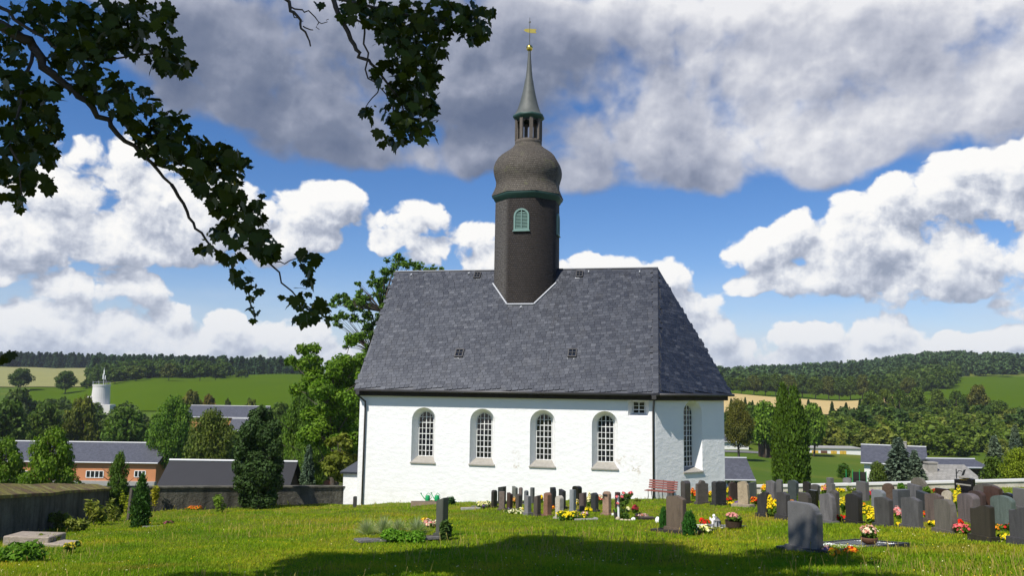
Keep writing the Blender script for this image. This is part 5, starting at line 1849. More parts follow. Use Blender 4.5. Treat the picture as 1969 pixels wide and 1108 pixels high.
pl_ = thing('planter_box', 'low wooden planter box below the watering cans', 'planter', g, .1)
for (a, b, c, d) in ((-.75, .75, -.02, .02), (-.75, .75, .28, .32), (-.75, -.71, .02, .28), (.71, .75, .02, .28)):
    MB().box(a, b, c, d, -.1, .20).build('board', MATS['planter_wood'], pl_)
MB().box(-.71, .71, .02, .28, -.1, .19).build('soil', MATS['bark'], pl_)

# lantern, angel, basket, shells on the brown stone's grave
def on_bed(px, py, dz=0.03):
    g = hit(px, py); g.z = plane_z(g.x, g.y) + dz
    return g


g = on_bed(1379.5, 1019)
ln = thing('grave_lantern', 'dark metal grave lantern with glass sides on the brown stone grave', 'lantern', g, .5)
MB().box(-.075, .075, -.075, .075, 0, .03).build('base', MATS['dark_metal'], ln)
for i in (-1, 1):
    for j in (-1, 1):
        MB().box(.06 * i - .008, .06 * i + .008, .06 * j - .008, .06 * j + .008, .03, .19).build('post', MATS['dark_metal'], ln)
MB().box(-.055, .055, -.055, .055, .035, .185).build('glass', MATS['zinc'], ln)
MB().lathe([(.10, .19), (.06, .235), (.03, .26), (.028, .28)], 4).build('roof', MATS['dark_metal'], ln)
g = on_bed(1373, 1012)
an = thing('angel_figure', 'small white angel figure behind the lantern', 'figurine', g, .2)
MB().lathe([(.06, 0), (.07, .03), (.045, .10), (.05, .15), (.03, .18), (.02, .19), (.04, .215), (.042, .24), (.02, .275)], 12).build('body', MATS['white_stone'], an, smooth=True)
for s in (-1, 1):
    MB().add([(0, .03, .10), (s * .09, .05, .20), (s * .10, .05, .13), (s * .05, .045, .07), (0, .05, .10), (s * .09, .07, .20), (s * .10, .07, .13), (s * .05, .065, .07)],
             [(0, 1, 2, 3), (7, 6, 5, 4), (0, 1, 5, 4), (1, 2, 6, 5), (2, 3, 7, 6), (3, 0, 4, 7)]).build('wing', MATS['white_stone'], an)
g = on_bed(1411, 1021, .07)
bk = thing('flower_basket', 'dark wicker basket of pink flowers on the pale slab', 'basket', g)
MB().lathe([(.14, 0), (.19, .02), (.21, .17), (.22, .18), (.19, .17), (.17, .12)], 18).build('basket', MATS['wicker'], bk)
r = rnd(31)
V, F = leaf_cloud(r, [(-.04, 0, .24), (.08, .03, .22)], [(.16, .14, .10), (.14, .12, .09)], 300, .05)
link('foliage', mesh_np('foliage', V, F), MATS['leaves'], bk, color=GREEN)
V, F = blossom_cloud(r, [(-.05, 0, .27), (.0, .02, .25)], [(.14, .12, .10), (.12, .12, .09)], 60, .035)
link('blossoms', mesh_np('blossoms', V, F), MATS['blossoms'], bk, color=(.72, .32, .50))
g = on_bed(1672, 1056, .09)
bk = thing('flower_bowl', 'reddish bowl of pink and white flowers on the dark slab of the foreground grave', 'flower bowl', g)
MB().lathe([(.09, 0), (.13, .03), (.16, .10), (.155, .12), (.13, .10)], 18).build('bowl', MATS['brown_clay'], bk, smooth=True)
V, F = leaf_cloud(r, [(0, 0, .20)], [(.15, .15, .11)], 260, .045)
link('foliage', mesh_np('foliage', V, F), MATS['leaves'], bk, color=GREEN)
for c, n in (((.75, .35, .42), 45), ((.85, .75, .75), 30)):
    V, F = blossom_cloud(r, [(0, 0, .21)], [(.16, .16, .13)], n, .026)
    link('blossoms', mesh_np('blossoms', V, F), MATS['blossoms'], bk, color=c)


def pebble(r, sx, sy, sz, n=10):
    bm = bmesh.new()
    bmesh.ops.create_icosphere(bm, subdivisions=2, radius=1)
    ph = r.uniform(0, 6, 3)
    for v in bm.verts:
        k = 1 + .10 * math.sin(3 * v.co.x + ph[0]) + .08 * math.sin(4 * v.co.y + ph[1])
        v.co = Vector((v.co.x * sx * k, v.co.y * sy * k, v.co.z * sz * k))
    me = bpy.data.meshes.new('stone')
    bm.to_mesh(me); bm.free()
    me.polygons.foreach_set('use_smooth', np.ones(len(me.polygons), dtype=bool))
    return me


PB = [(1265, 1011, .075, .06, .15, 'white_stone', 'tall white rounded stone left of the left dwarf conifer'),
      (1328, 1027, .07, .06, .09, 'white_stone', 'left of the two white ball stones before the right dwarf conifer'),
      (1336, 1026, .07, .06, .08, 'white_stone', 'right of the two white ball stones before the right dwarf conifer'),
      (1217.5, 1003, .075, .07, .07, 'white_stone', 'white ball stone right end of the rose bed edging'),
      (1188, 1001, .08, .06, .06, 'beige_stone', 'leftmost beige field stone edging the rose bed'),
      (1195.5, 1003, .06, .05, .045, 'beige_stone', 'second beige field stone from the left edging the rose bed'),
      (1203.5, 1004, .07, .05, .045, 'beige_stone', 'third beige field stone from the left edging the rose bed'),
      (1210.5, 1004, .055, .05, .045, 'beige_stone', 'beige field stone next to the white ball stone')]
for i, (px, py, sx, sy, sz, mt, lab) in enumerate(PB):
    g = on_bed(px, py, sz * .7)
    o = link('edging_stone', pebble(rnd(50 + i), sx, sy, sz), MATS[mt], loc=g)
    tag(o, lab, 'stone', 'stones edging the graves')

# climbing rose on a white post
g = on_bed(1200, 1000, 0)
rose = thing('rose_bush', 'climbing rose with pink blooms on a white post', 'rose bush', g)
mp = g.y / FPX
rp = lambda px, py, dy=0.0: Vector(((px - 1200) * mp, dy, (1000 - py) * mp))
MB().tube([rp(1190, 1001), rp(1189, 957)], .035, 8).build('post', MATS['white_paint'], rose)
st = MB()
st.tube([rp(1197, 1001), rp(1196, 975), rp(1194, 958)], .012, 5)
st.tube([rp(1199, 1001), rp(1203, 975), rp(1212, 955)], .010, 5)
st.build('stems', MATS['bark'], rose)
cl = [(1195, 962, 6), (1200, 956, 6), (1206, 957, 6), (1212, 953, 5), (1197, 972, 6), (1204, 966, 6), (1196, 983, 6), (1202, 993, 8), (1209, 961, 4), (1194, 994, 5)]
r = rnd(77)
V, F = leaf_cloud(r, [rp(a, b, r.uniform(-.05, .05)) for a, b, c in cl], [c * mp for a, b, c in cl], 900, .05)
link('foliage', mesh_np('foliage', V, F), MATS['leaves'], rose, color=(.045, .085, .02))
V, F = blossom_cloud(r, [rp(a, b, -.06) for a, b in ((1186, 958), (1188, 971), (1198, 951), (1213, 950), (1210, 951), (1196, 958))], [.04] * 6, 40, .035)
link('blossoms', mesh_np('blossoms', V, F), MATS['blossoms'], rose, color=(.75, .16, .26))
g = on_bed(1184.5, 997, 0)
vs = thing('grave_vase', 'dark metal vase with narrow green leaves left of the white post', 'vase', g)
MB().lathe([(.055, 0), (.06, .02), (.07, .17), (.08, .19), (.07, .18)], 14).build('vase', MATS['dark_metal'], vs)
bl_ = MB()
for i in range(16):
    a = i * 2.4; l = .16 + .02 * (i % 4)
    bl_.add([(0.01, 0, .15), (-.01, 0, .15), (math.cos(a) * .05 - .006, math.sin(a) * .05, .15 + l * .6), (math.cos(a) * .05 + .006, math.sin(a) * .05, .15 + l * .6), (math.cos(a) * .13, math.sin(a) * .13, .15 + l)], [(0, 1, 2, 3), (3, 2, 4)])
bl_.build('leaves', MATS['leaves'], vs, color=(.08, .17, .03))
g = on_bed(1178.5, 994, 0)
cd = thing('grave_candle', 'small white and yellow grave candle left of the dark vase', 'candle', g)
MB().lathe([(.04, 0), (.045, .01), (.045, .10), (.03, .11)], 12).build('cup', MATS['white_stone'], cd)
MB().lathe([(.028, .11), (.032, .12), (.02, .16), (.005, .17)], 12).build('lid', MATS['gold'], cd)
g = on_bed(1243, 1000, 0)
bx = thing('planter_box', 'dark flat planter box on the grave right of the rose', 'planter', g, .15)
MB().box(-.22, .25, -.10, .14, -.05, .07).build('box', MATS['dark_wood'], bx, bevel=.01)
MB().box(-.20, .23, -.08, .12, .066, .08).build('soil', MATS['bark'], bx)
# wrought iron cross behind the gilt stone
g = hit(1850, 950); g.z = plane_z(g.x, g.y)
cr = thing('iron_cross', 'wrought iron grave cross above the gilt-lettered black headstone', 'cross', g)
mp = g.y / FPX
MB().tube([(-.22, .0, 0), (-.22, 0, 46 * mp)], .022, 6).build('shaft', MATS['cast_iron'], cr)
MB().tube([(-.22, 0, 36 * mp), (-.10, 0, 43 * mp), (.05, 0, 41 * mp)], .022, 6).build('scroll', MATS['cast_iron'], cr)
MB().add([(.0, -.01, 33 * mp), (.12, -.01, 34 * mp), (.22, -.01, 45 * mp), (.12, -.01, 44 * mp), (.0, .01, 33 * mp), (.12, .01, 34 * mp), (.22, .01, 45 * mp), (.12, .01, 44 * mp)],
         [(0, 1, 2, 3), (7, 6, 5, 4), (0, 1, 5, 4), (1, 2, 6, 5), (2, 3, 7, 6), (3, 0, 4, 7)]).build('leaf_blade', MATS['cast_iron'], cr)
# old stone steps lower left
g = hit(60, 1052); g.z = plane_z(g.x, g.y)
sp_ = thing('stone_steps', 'two worn pale stone blocks like steps at the wall foot, lower left', 'steps', g, -.12)
for (cx, cy, w, dd, z0, z1, a) in ((-.12, .28, .62, .38, -.3, .26, .05), (.62, .15, .42, .30, -.3, .12, -.08)):
    MB().obox((cx, cy, (z0 + z1) / 2), (math.cos(a), math.sin(a), 0), (-math.sin(a), math.cos(a), 0), (.02, 0, 1), w, dd, (z1 - z0) / 2).build('block', MATS['rough_stone'], sp_, bevel=.02, color=(.50, .44, .37))
# stake by the small cypress
g = hit(247, 1003); g.z = plane_z(g.x, g.y)
o = MB().obox((0, 0, .55), (1, 0, 0), (0, 1, 0), (.05, 0, 1), .045, .045, .75).build('wooden_stake', MATS['grey_wood'], loc=g)
tag(o, 'weathered wooden stake left of the small green cypress', 'stake')

# ------------------------------------------------------------------ trees and shrubs
def trunk_limbs(r, H, R, centres, base_r, z_first=.25):
    mb = MB()
    top = H * .8
    pts, n = [], 7
    bend = r.normal(0, .02 * H, 2)
    for i in range(n):
        t = i / (n - 1)
        pts.append(Vector((bend[0] * math.sin(t * 2.2), bend[1] * math.sin(t * 2.6), -.04 * H + t * (top + .04 * H))))
    mb.tube(pts, [base_r * (1.25 if i == 0 else 1) * (1 - .82 * i / (n - 1)) for i in range(n)], 8)
    for c in centres:
        c = Vector(c)
        z0 = max(z_first * H, min(top * .95, c.z - .35 * math.hypot(c.x, c.y) - .03 * H))
        t = z0 / top
        o = pts[0].lerp(pts[-1], t); k = min(n - 2, int(t * (n - 1)))
        o = pts[k].lerp(pts[k + 1], t * (n - 1) - k)
        m1 = o.lerp(c, .5) + Vector((0, 0, -.02 * H))
        mb.tube([o, m1, c], [base_r * .38 * (1 - .7 * t) + .01 * H * .3, base_r * .2, base_r * .05], 5, cap=False)
    return mb


def decid(seed, n_leaf, leaf, wr=.42, z0=.22, clumps=26, H=10.0, loose=.0):
    """broadleaf tree of height H: (trunk mesh, crown mesh)"""
    r = rnd(seed)
    C, Rr = [], []
    for i in range(clumps):
        t = (i + .5) / clumps
        z = H * (z0 + (1 - z0) * (.12 + .82 * t))
        prof = math.sin(PI * min(1, (.16 + .80 * t)) ** .85) ** .7
        an = i * 2.399 + r.normal(0, .3)
        q = wr * H * prof * r.uniform(.45, .9)
        C.append((q * math.cos(an), q * math.sin(an), z))
        Rr.append(H * (.115 + .07 * r.random()) * (1 - loose * .4) * (.75 + .5 * prof))
    Rr = np.array(Rr)
    R3 = np.stack([Rr, Rr, Rr * .72], -1)
    V, F = leaf_cloud(r, C, R3, n_leaf, leaf, .45, 1.5, .42)
    tm = trunk_limbs(r, H, wr * H, C[::2], .022 * H)
    return tm.mesh('trunk', True), mesh_np('crown', V, F)


def spruce(seed, n, leaf, H=10.0, wr=.28, droop=.25, pw=.9):
    r = rnd(seed)
    V = []
    lv = int(H * 3.2)
    P, T, Nn = [], [], []
    k_tot = 0
    pos, dirs, szs = [], [], []
    per = max(1, n // (lv * 9))
    for i in range(lv):
        t = i / lv
        z = H * (.05 + .95 * t)
        Rl = wr * H * (1 - t) ** pw + .02 * H
        m = 9
        for j in range(m):
            an = j * 2 * PI / m + i * 1.1 + r.normal(0, .15)
            L = Rl * r.uniform(.75, 1.08)
            for q in range(per):
                s = r.random() ** .6
                pos.append((math.cos(an) * L * s, math.sin(an) * L * s, z - droop * L * s ** 1.3 + .10 * L * s ** 3 + r.normal(0, .012 * H)))
                dirs.append((math.cos(an + r.normal(0, .5)), math.sin(an + r.normal(0, .5)), -.25 + r.normal(0, .2)))
                szs.append(leaf * r.uniform(.7, 1.3) * (.6 + .5 * (1 - t)))
    pos, dirs, szs = np.array(pos), np.array(dirs), np.array(szs)[:, None]
    dirs /= np.linalg.norm(dirs, axis=1)[:, None]
    side = np.cross(dirs, r.normal(size=dirs.shape) * .5 + np.array([0, 0, 1.0])); side /= np.linalg.norm(side, axis=1)[:, None]
    V = np.stack([pos - dirs * szs * .6, pos + side * szs * .28, pos + dirs * szs * .8, pos - side * szs * .28], 1).reshape(-1, 3)
    F = np.arange(len(V)).reshape(-1, 4)
    tm = MB().tube([(0, 0, -.3), (0, 0, H * .5), (0, 0, H * .97)], [.018 * H, .011 * H, .002 * H], 7)
    return tm.mesh('trunk', True), mesh_np('crown', V, F)


def columnar(seed, n, leaf, H=10.0, wr=.16, prof=None, clumps=420, cr=.035):
    """dense upright evergreen (cypress, thuja): sprays gathered in many small upright clumps over its surface"""
    r = rnd(seed)
    prof = prof or (lambda t: min(1.0, .80 + t * .9) if t < .25 else (1.0 if t < .55 else max(0.03, 1 - ((t - .55) / .45) ** 1.5)))
    tc = r.random(clumps) ** 1.05 * .98
    ac = r.uniform(0, 2 * PI, clumps)
    Rc = np.array([max(.03, prof(x)) for x in tc]) * wr * H * r.uniform(.82, 1.0, clumps)
    C = np.stack([Rc * np.cos(ac), Rc * np.sin(ac), tc * H], -1)
    k = r.integers(0, clumps, n)
    P = C[k] + r.normal(size=(n, 3)) * np.array([cr, cr, cr * 1.5]) * H * .55
    an = np.arctan2(P[:, 1], P[:, 0])
    rad_ = np.stack([np.cos(an), np.sin(an), np.zeros(n)], -1)
    P[:, 2] = np.maximum(P[:, 2], .02)
    d = rad_ * .45 + np.array([0, 0, 1.0]) + r.normal(size=(n, 3)) * .4
    d /= np.linalg.norm(d, axis=1)[:, None]
    s_ = np.cross(d, rad_ + r.normal(size=(n, 3)) * .6); s_ /= np.linalg.norm(s_, axis=1)[:, None]
    sz = (leaf * r.uniform(.6, 1.4, n))[:, None]
    V = np.stack([P - d * sz * .5, P + s_ * sz * .36, P + d * sz * .7, P - s_ * sz * .36], 1).reshape(-1, 3)
    F = np.arange(4 * n).reshape(-1, 4)
    tm = MB().tube([(0, 0, -.3), (0, 0, H * .85)], [.02 * H, .004 * H], 7)
    return tm.mesh('trunk', True), mesh_np('crown', V, F)


PROTO = {
    'round_far': decid(31, 460, 1.25, .42, .2, 18), 'wide_far': decid(32, 460, 1.25, .52, .15, 18), 'bush_far': decid(33, 1150, .80, .58, .02, 24),
    'dwarf': columnar(17, 6000, .7, 10, .36, lambda t: max(.05, math.sin(PI * min(1, .22 + .76 * t)) ** .6), 200, .085),
    'round_hi': decid(1, 15000, .25, .42, .22, 34), 'loose_hi': decid(2, 11000, .24, .40, .2, 34, 10, .6), 'round_mid': decid(3, 3600, .50), 'loose_mid': decid(4, 3200, .50, .44, .25, 22, 10, .4),
    'wide_mid': decid(5, 3600, .50, .56, .2, 26), 'round_low': decid(6, 900, .95, .44, .22, 16), 'wide_low': decid(8, 900, .95, .55, .15, 16), 'bush': decid(9, 1800, .75, .60, .02, 18),
    'spruce_hi': spruce(11, 7000, .62), 'spruce_mid': spruce(12, 2600, .9), 'spruce_low': spruce(13, 420, 2.0, 10, .2, .15),
    'pine_low': spruce(14, 420, 2.0, 10, .24, .05, .6),
    'cypress_hi': columnar(15, 15000, .30), 'cypress_mid': columnar(16, 5000, .5, 10, .2, lambda t: min(1.0, .7 + t * 1.2) if t < .3 else max(.03, 1 - ((t - .3) / .7) ** 1.6), 200, .06),
}


def plant_tree(name, label, base, H, Wd, proto, color, group=None, cat='tree', mat='leaves', rz=None, wr=None):
    tm, cm = PROTO[proto]
    root = thing(name, label, cat, base, rz if rz is not None else (sum(map(ord, label)) % 628) / 100.0, group)
    k = H / 10.0
    co = np.zeros(len(cm.vertices) * 3, dtype=np.float32); cm.vertices.foreach_get('co', co)
    ext = np.abs(co.reshape(-1, 3)[:, :2]).max() if 'ext' not in cm else cm['ext']
    cm['ext'] = float(ext)
    kx = Wd / (2 * cm['ext'])
    link('trunk', tm, MATS['bark'], root, scale=(k, k, k))
    link('crown', cm, MATS[mat], root, scale=(kx, kx, k), color=color)
    return root


def tree_px(name, label, px, d, top_py, wpx, proto, color, base_py=None, group=None, cat='tree', mat='leaves', lawn=False):
    if lawn:
        g = hit(px, base_py); d = g.y; g.z = plane_z(g.x, g.y) - .05
    else:
        v = ray(px, base_py or 720)
        g = Vector((v[0] / v[1] * d, d, 0)); g.z = float(relief(np.array([g.x]), np.array([g.y]))[0]) - .1
        if base_py:
            g.z = min(g.z, at(px, base_py, d).z) if False else g.z
    top = at(px, top_py, d).z
    H = max(.25, top - g.z)
    return plant_tree(name, label, g, H, wpx * d / FPX, proto, color, group, cat, mat)


ORD = ['first', 'second', 'third', 'fourth', 'fifth', 'sixth', 'seventh', 'eighth', 'ninth', 'tenth', 'eleventh', 'twelfth', 'thirteenth', 'fourteenth', 'fifteenth', 'sixteenth']
DG, MG, YG, OG = (.030, .058, .014), (.045, .088, .016), (.085, .135, .022), (.075, .085, .02)
# --- blob built near trees (their own outlines)
def blob_tree(name, label, d, base_px, trunk_path, blobs, n, leaf, color, seed, depth=1.6, mat='leaves', tr=.28, group=None, shell=.5, reps=2):
    r = rnd(seed)
    b0 = at(base_px, 720, d)
    g = Vector((b0.x, d, vz(b0.x, d) - .1))
    root = thing(name, label, 'tree', g, 0, group)
    C, R = [], []
    for (px, py, rp_) in blobs:
        for q in range(reps):
            dd = d + r.normal(0, depth)
            sp2 = .22 if reps == 2 else .62
            p = at(px + r.normal(0, rp_ * sp2), py + r.normal(0, rp_ * sp2), dd) - g
            C.append(tuple(p)); R.append(rp_ * d / FPX * r.uniform(.8, 1.05) * (1.0 if reps == 2 else .72))
    R = np.array(R)
    V, F = leaf_cloud(r, C, np.stack([R, R, R * .8], -1), n, leaf, .4, 1.5, shell)
    mb = MB()
    path = [at(px, py, d) - g for px, py in trunk_path]
    path = [Vector((path[0].x, path[0].y, -.3))] + path
    k = len(path)
    mb.tube(path, [tr * (1 - .85 * i / (k - 1)) for i in range(k)], 8)
    for c in C:
        c = Vector(c)
        cand = [p for p in path[1:-1] if p.z < c.z] or [path[1]]
        o = min(cand, key=lambda p: (p - c).length)
        m1 = o.lerp(c, .55) + Vector((0, 0, .1))
        mb.tube([o, m1, c], [tr * .3, tr * .16, tr * .05], 5, cap=False)
    mb.build('trunk', MATS['bark'], root, smooth=True)
    link('crown', mesh_np('crown', V, F), MATS[mat], root, color=color)
    return root


blob_tree('ash_tree', 'tall airy tree rising behind the left end of the church roof', 66, 718, [(716, 900), (712, 760), (716, 680), (735, 600), (752, 530)],
          [(752, 508, 14), (772, 505, 12), (790, 508, 8), (742, 525, 12), (718, 530, 6), (762, 530, 12), (740, 548, 14), (715, 545, 7), (690, 547, 6), (660, 573, 12), (648, 590, 9), (680, 588, 12), (705, 580, 14), (728, 570, 12),
           (700, 600, 16), (720, 615, 14), (660, 605, 10), (645, 615, 10), (690, 560, 8), (735, 590, 12), (735, 640, 14), (690, 655, 12), (705, 670, 18), (675, 660, 10), (725, 690, 20), (700, 700, 20), (710, 640, 9),
           (835, 516, 5), (850, 517, 4), (800, 535, 20), (830, 540, 18), (790, 570, 30), (690, 720, 22), (670, 580, 10), (695, 570, 9), (730, 550, 10), (700, 625, 12), (720, 650, 14)], 17000, .17, (.050, .095, .020), 21, 1.2, tr=.15, shell=.8, reps=5)
blob_tree('linden_tree', 'dense bright green tree crowding the left side of the church', 60, 640, [(640, 930), (638, 850), (636, 780), (636, 720)],
          [(598, 690, 22), (625, 684, 20), (655, 688, 24), (685, 705, 26), (585, 712, 20), (615, 720, 32), (650, 725, 36), (690, 740, 30), (578, 750, 24), (605, 765, 36), (645, 775, 40), (685, 785, 34), (590, 805, 28),
           (625, 820, 36), (665, 830, 38), (695, 840, 20), (645, 865, 30), (680, 880, 26), (610, 850, 20)], 26000, .165, (.066, .122, .016), 22, 1.6, tr=.24, reps=3)
blob_tree('privet_hedge', 'yellowish green tall shrub between blue spruce and porch', 54, 650, [(650, 930), (650, 890), (650, 850)],
          [(640, 850, 12), (655, 845, 14), (668, 855, 14), (638, 880, 14), (655, 880, 18), (672, 885, 14), (640, 910, 14), (655, 912, 18), (668, 910, 12), (630, 900, 10)], 3600, .20, (.085, .10, .020), 23, .7, tr=.09)
tree_px('blue_spruce', 'small blue-green spruce left of the yellowish shrub by the porch', 600, 55, 856, 66, 'spruce_hi', (.055, .085, .075), group='blue spruces', mat='needles')
# big dark false cypress in the graveyard
blobs_c = [(490, 800, 14), (512, 800, 14), (478, 830, 20), (500, 825, 22), (525, 825, 18), (470, 862, 22), (498, 860, 26), (528, 860, 18), (464, 895, 20), (495, 895, 28), (530, 895, 18), (466, 928, 20), (495, 930, 28), (530, 928, 18), (475, 958, 18), (500, 962, 20), (522, 958, 14), (505, 788, 8), (500, 790, 9), (495, 812, 16), (510, 840, 20), (485, 905, 24), (510, 910, 24)]
g = hit(497, 979); d0 = g.y; g.z = plane_z(g.x, g.y)
r = rnd(24)
root = thing('false_cypress', 'big dark green bushy cypress in front of the low graveyard wall', 'tree', g)
C = [tuple(at(a, b, d0 + r.normal(0, .35)) - g) for a, b, c in blobs_c]
R = np.array([c * d0 / FPX for a, b, c in blobs_c])
R *= .88
V, F = leaf_cloud(r, C, np.stack([R, R, R * 1.2], -1), 26000, .09, .35, 2.2, .42)
link('crown', mesh_np('crown', V, F), MATS['needles'], root, color=(.028, .052, .020))
MB().tube([(0, 0, -.2), (0, 0, 3.5)], [.2, .05], 8).build('trunk', MATS['bark'], root)
print('cypress d', d0)

TREES = [
    # name, label, px, d, top, width, proto, colour
    ('maple_tree', 'leafy bright green young tree just beyond the mossy wall, left of two', 22, 46, 838, 110, 'loose_hi', (.07, .12, .02)),
    ('maple_tree', 'leafy bright green young tree just beyond the mossy wall, nearer the corner', 112, 44, 818, 120, 'loose_hi', (.065, .115, .018)),
    ('young_tree', 'small tree with open crown beyond the wall corner', 240, 42, 866, 54, 'loose_hi', (.05, .09, .02)),
    ('garden_tree', 'rounded grey-green tree above the black roof', 412, 88, 788, 105, 'round_hi', (.060, .082, .022)),
    ('garden_tree', 'bright green tree with visible trunk above the orange house end', 338, 112, 764, 96, 'round_hi', (.055, .105, .018)),
    ('garden_tree', 'round green tree in front of the valley road', 245, 150, 784, 96, 'round_mid', (.045, .080, .016)),
    ('garden_tree', 'olive tree below the water tower, left side', 165, 165, 766, 90, 'wide_mid', (.065, .078, .018)),
    ('garden_tree', 'dark broad tree left below the water tower', 95, 158, 778, 90, 'wide_mid', (.045, .075, .016)),
    ('garden_tree', 'dark tree at the left picture edge in the village', 20, 150, 770, 90, 'round_mid', (.04, .07, .016)),
    ('garden_tree', 'small dark tree at the left edge under the grain field', 45, 250, 745, 70, 'wide_low', (.04, .065, .016)),
    ('garden_tree', 'reddish green tree left behind the grey barn', 372, 240, 752, 50, 'round_low', (.075, .078, .02)),
    ('garden_tree', 'brownish tree just left above the grey barn', 405, 235, 760, 40, 'round_low', (.085, .07, .02)),
    ('garden_tree', 'small round tree behind the barn ridge, left of two', 441, 230, 768, 22, 'round_low', (.045, .06, .02)),
    ('garden_tree', 'small round tree behind the barn ridge, right of two', 486, 228, 768, 32, 'round_low', (.06, .075, .02)),
    ('garden_tree', 'dark leafy tree right of the grey barn', 545, 150, 775, 80, 'round_mid', (.04, .07, .016)),
    ('garden_tree', 'dark purple-leaved tree before the barn gable', 520, 120, 798, 50, 'round_mid', (.05, .045, .03)),
    ('garden_tree', 'green tree between barn and brick gable', 560, 100, 800, 60, 'round_mid', (.05, .085, .018)),
    ('field_tree', 'round dark tree standing alone between grain field and meadow', 127, 400, 714, 47, 'round_mid', (.035, .06, .014)),
    ('field_tree', 'dark tree left of the lone round one', 40, 410, 709, 52, 'round_mid', (.035, .06, .014)),
    ('field_tree', 'small bush tree right of the lone round one', 168, 420, 730, 30, 'wide_low', (.035, .06, .014)),
    ('field_tree', 'tree at the wood edge right of the water tower', 222, 430, 708, 44, 'round_low', (.04, .065, .016)),
    ('field_tree', 'lighter tree at the wood edge, meadow top left', 262, 435, 704, 46, 'round_low', (.05, .07, .018)),
    ('field_tree', 'olive tree at the wood edge above the meadow', 325, 430, 700, 40, 'round_low', (.055, .065, .02)),
    ('field_tree', 'large dark tree group leader on the meadow rim', 385, 440, 698, 50, 'round_low', (.035, .058, .016)),
    ('field_tree', 'dark tree right on the meadow rim', 415, 445, 704, 42, 'round_low', (.035, .058, .016)),
    ('field_tree', 'lone bush tree near the top of the meadow', 465, 480, 711, 34, 'wide_low', (.035, .058, .016)),
    # right side
    ('linden_tree', 'round olive tree with trunk beside the church choir in the valley', 1418, 128, 768, 64, 'round_hi', (.062, .066, .018)),
    ('garden_tree', 'light green tree left behind the cypress pair', 1470, 140, 772, 66, 'round_mid', (.07, .125, .018)),
    ('garden_tree', 'light green tree right behind the cypress pair', 1560, 150, 776, 60, 'round_mid', (.065, .115, .018)),
    ('garden_tree', 'small round tree with short trunk on the valley lawn', 1617, 88, 891, 30, 'round_mid', (.035, .075, .014)),
    ('garden_tree', 'round reddish tree top above the thicket', 1877, 270, 741, 46, 'round_mid', (.065, .068, .02)),
    ('garden_bush', 'bright yellow-green bush right of the blue spruces', 1950, 50, 862, 80, 'round_hi', (.095, .135, .016)),
    ('garden_bush', 'dark bush at the foot of the big blue spruce', 1680, 56, 888, 40, 'round_mid', (.05, .075, .02)),
    ('garden_bush', 'dark bush behind the bright yellow-green one', 1905, 54, 880, 60, 'round_mid', (.04, .07, .016)),
]
for t in TREES:
    tree_px(t[0], t[1], *t[2:8], group='broadleaf trees in the valley')
for (px, d, top, w, lab) in ((1722, 58, 842, 104, 'big blue spruce before the slate-roofed house with dark gable'), (1752, 57, 866, 70, 'smaller blue spruce leaning on the big one'), (1905, 60, 838, 76, 'blue spruce left of the bright yellow-green bush'), (1945, 66, 818, 62, 'tall blue spruce at the right edge')):
    tree_px('blue_spruce', lab, px, d, top, w, 'spruce_hi', (.075, .105, .105), group='blue spruces', mat='needles')
for (px, d, top, w, lab) in ((1504, 60, 746, 54, 'left and slimmer of the two tall cypresses behind the headstones'), (1526, 59, 752, 60, 'right and broader of the two tall cypresses behind the headstones')):
    tree_px('columnar_cypress', lab, px, d, top, w, 'cypress_hi', (.042, .078, .012), group='columnar cypresses', mat='needles')
tree_px('columnar_cypress', 'small dark green cypress by the wooden stake left of the lawn', 268, 30, 921, 46, 'cypress_mid', (.030, .070, .020), base_py=1014, group='columnar cypresses', mat='needles', lawn=True)
for (px, bp, top, w, lab) in ((1276, 1018, 979, 20, 'left dwarf conifer beside the brown headstone'), (1326, 1027, 987, 32, 'right dwarf conifer beside the brown headstone')):
    tree_px('dwarf_conifer', lab, px, 20, top, w, 'dwarf', (.022, .080, .020), base_py=bp, group='dwarf conifers on graves', cat='shrub', mat='needles', lawn=True)
for i, px in enumerate((1553, 1598, 1625, 1652, 1575, 1640)):
    d = (262, 255, 262, 258, 250, 245)[i]
    tree_px('young_spruce', ['slim spruce before the wheat field right of the cypress pair', 'second slim spruce before the wheat field', 'third slim spruce before the wheat field', 'fourth slim spruce before the wheat field, rightmost', 'low slim spruce between the first and second', 'low slim spruce between the third and fourth'][i],
            px, d, (768, 772, 774, 766, 782, 784)[i], 24, 'spruce_mid', (.030, .052, .022), group='spruces before the wheat field', mat='needles')
for i, px in enumerate((1405, 1418, 1432, 1446)):
    tree_px('young_spruce', '%s small spruce top right of the choir below the wheat field' % ('first', 'second', 'third', 'fourth')[i], px, 250, (766, 771, 764, 770)[i], 20, 'spruce_mid', (.030, .052, .022), group='spruces right of the choir', mat='needles')
# avenue of broadleaf trees along the wheat field
r = rnd(40)
ax = [1402, 1424, 1449, 1470, 1491, 1516, 1541, 1566, 1592, 1612, 1634, 1656, 1682, 1712, 1745, 1790]
for i, px in enumerate(ax):
    d = 428 + r.uniform(-4, 4)
    tree_px('avenue_tree', '%s dark tree of the field avenue counted from the church' % ORD[i], px, d, 724 + r.uniform(-5, 5) + (4 if i > 12 else 0), 36 + r.uniform(-3, 6), 'round_mid',
            [(.036, .060, .014), (.042, .066, .014), (.055, .066, .018)][i % 3], group='avenue along the wheat field')


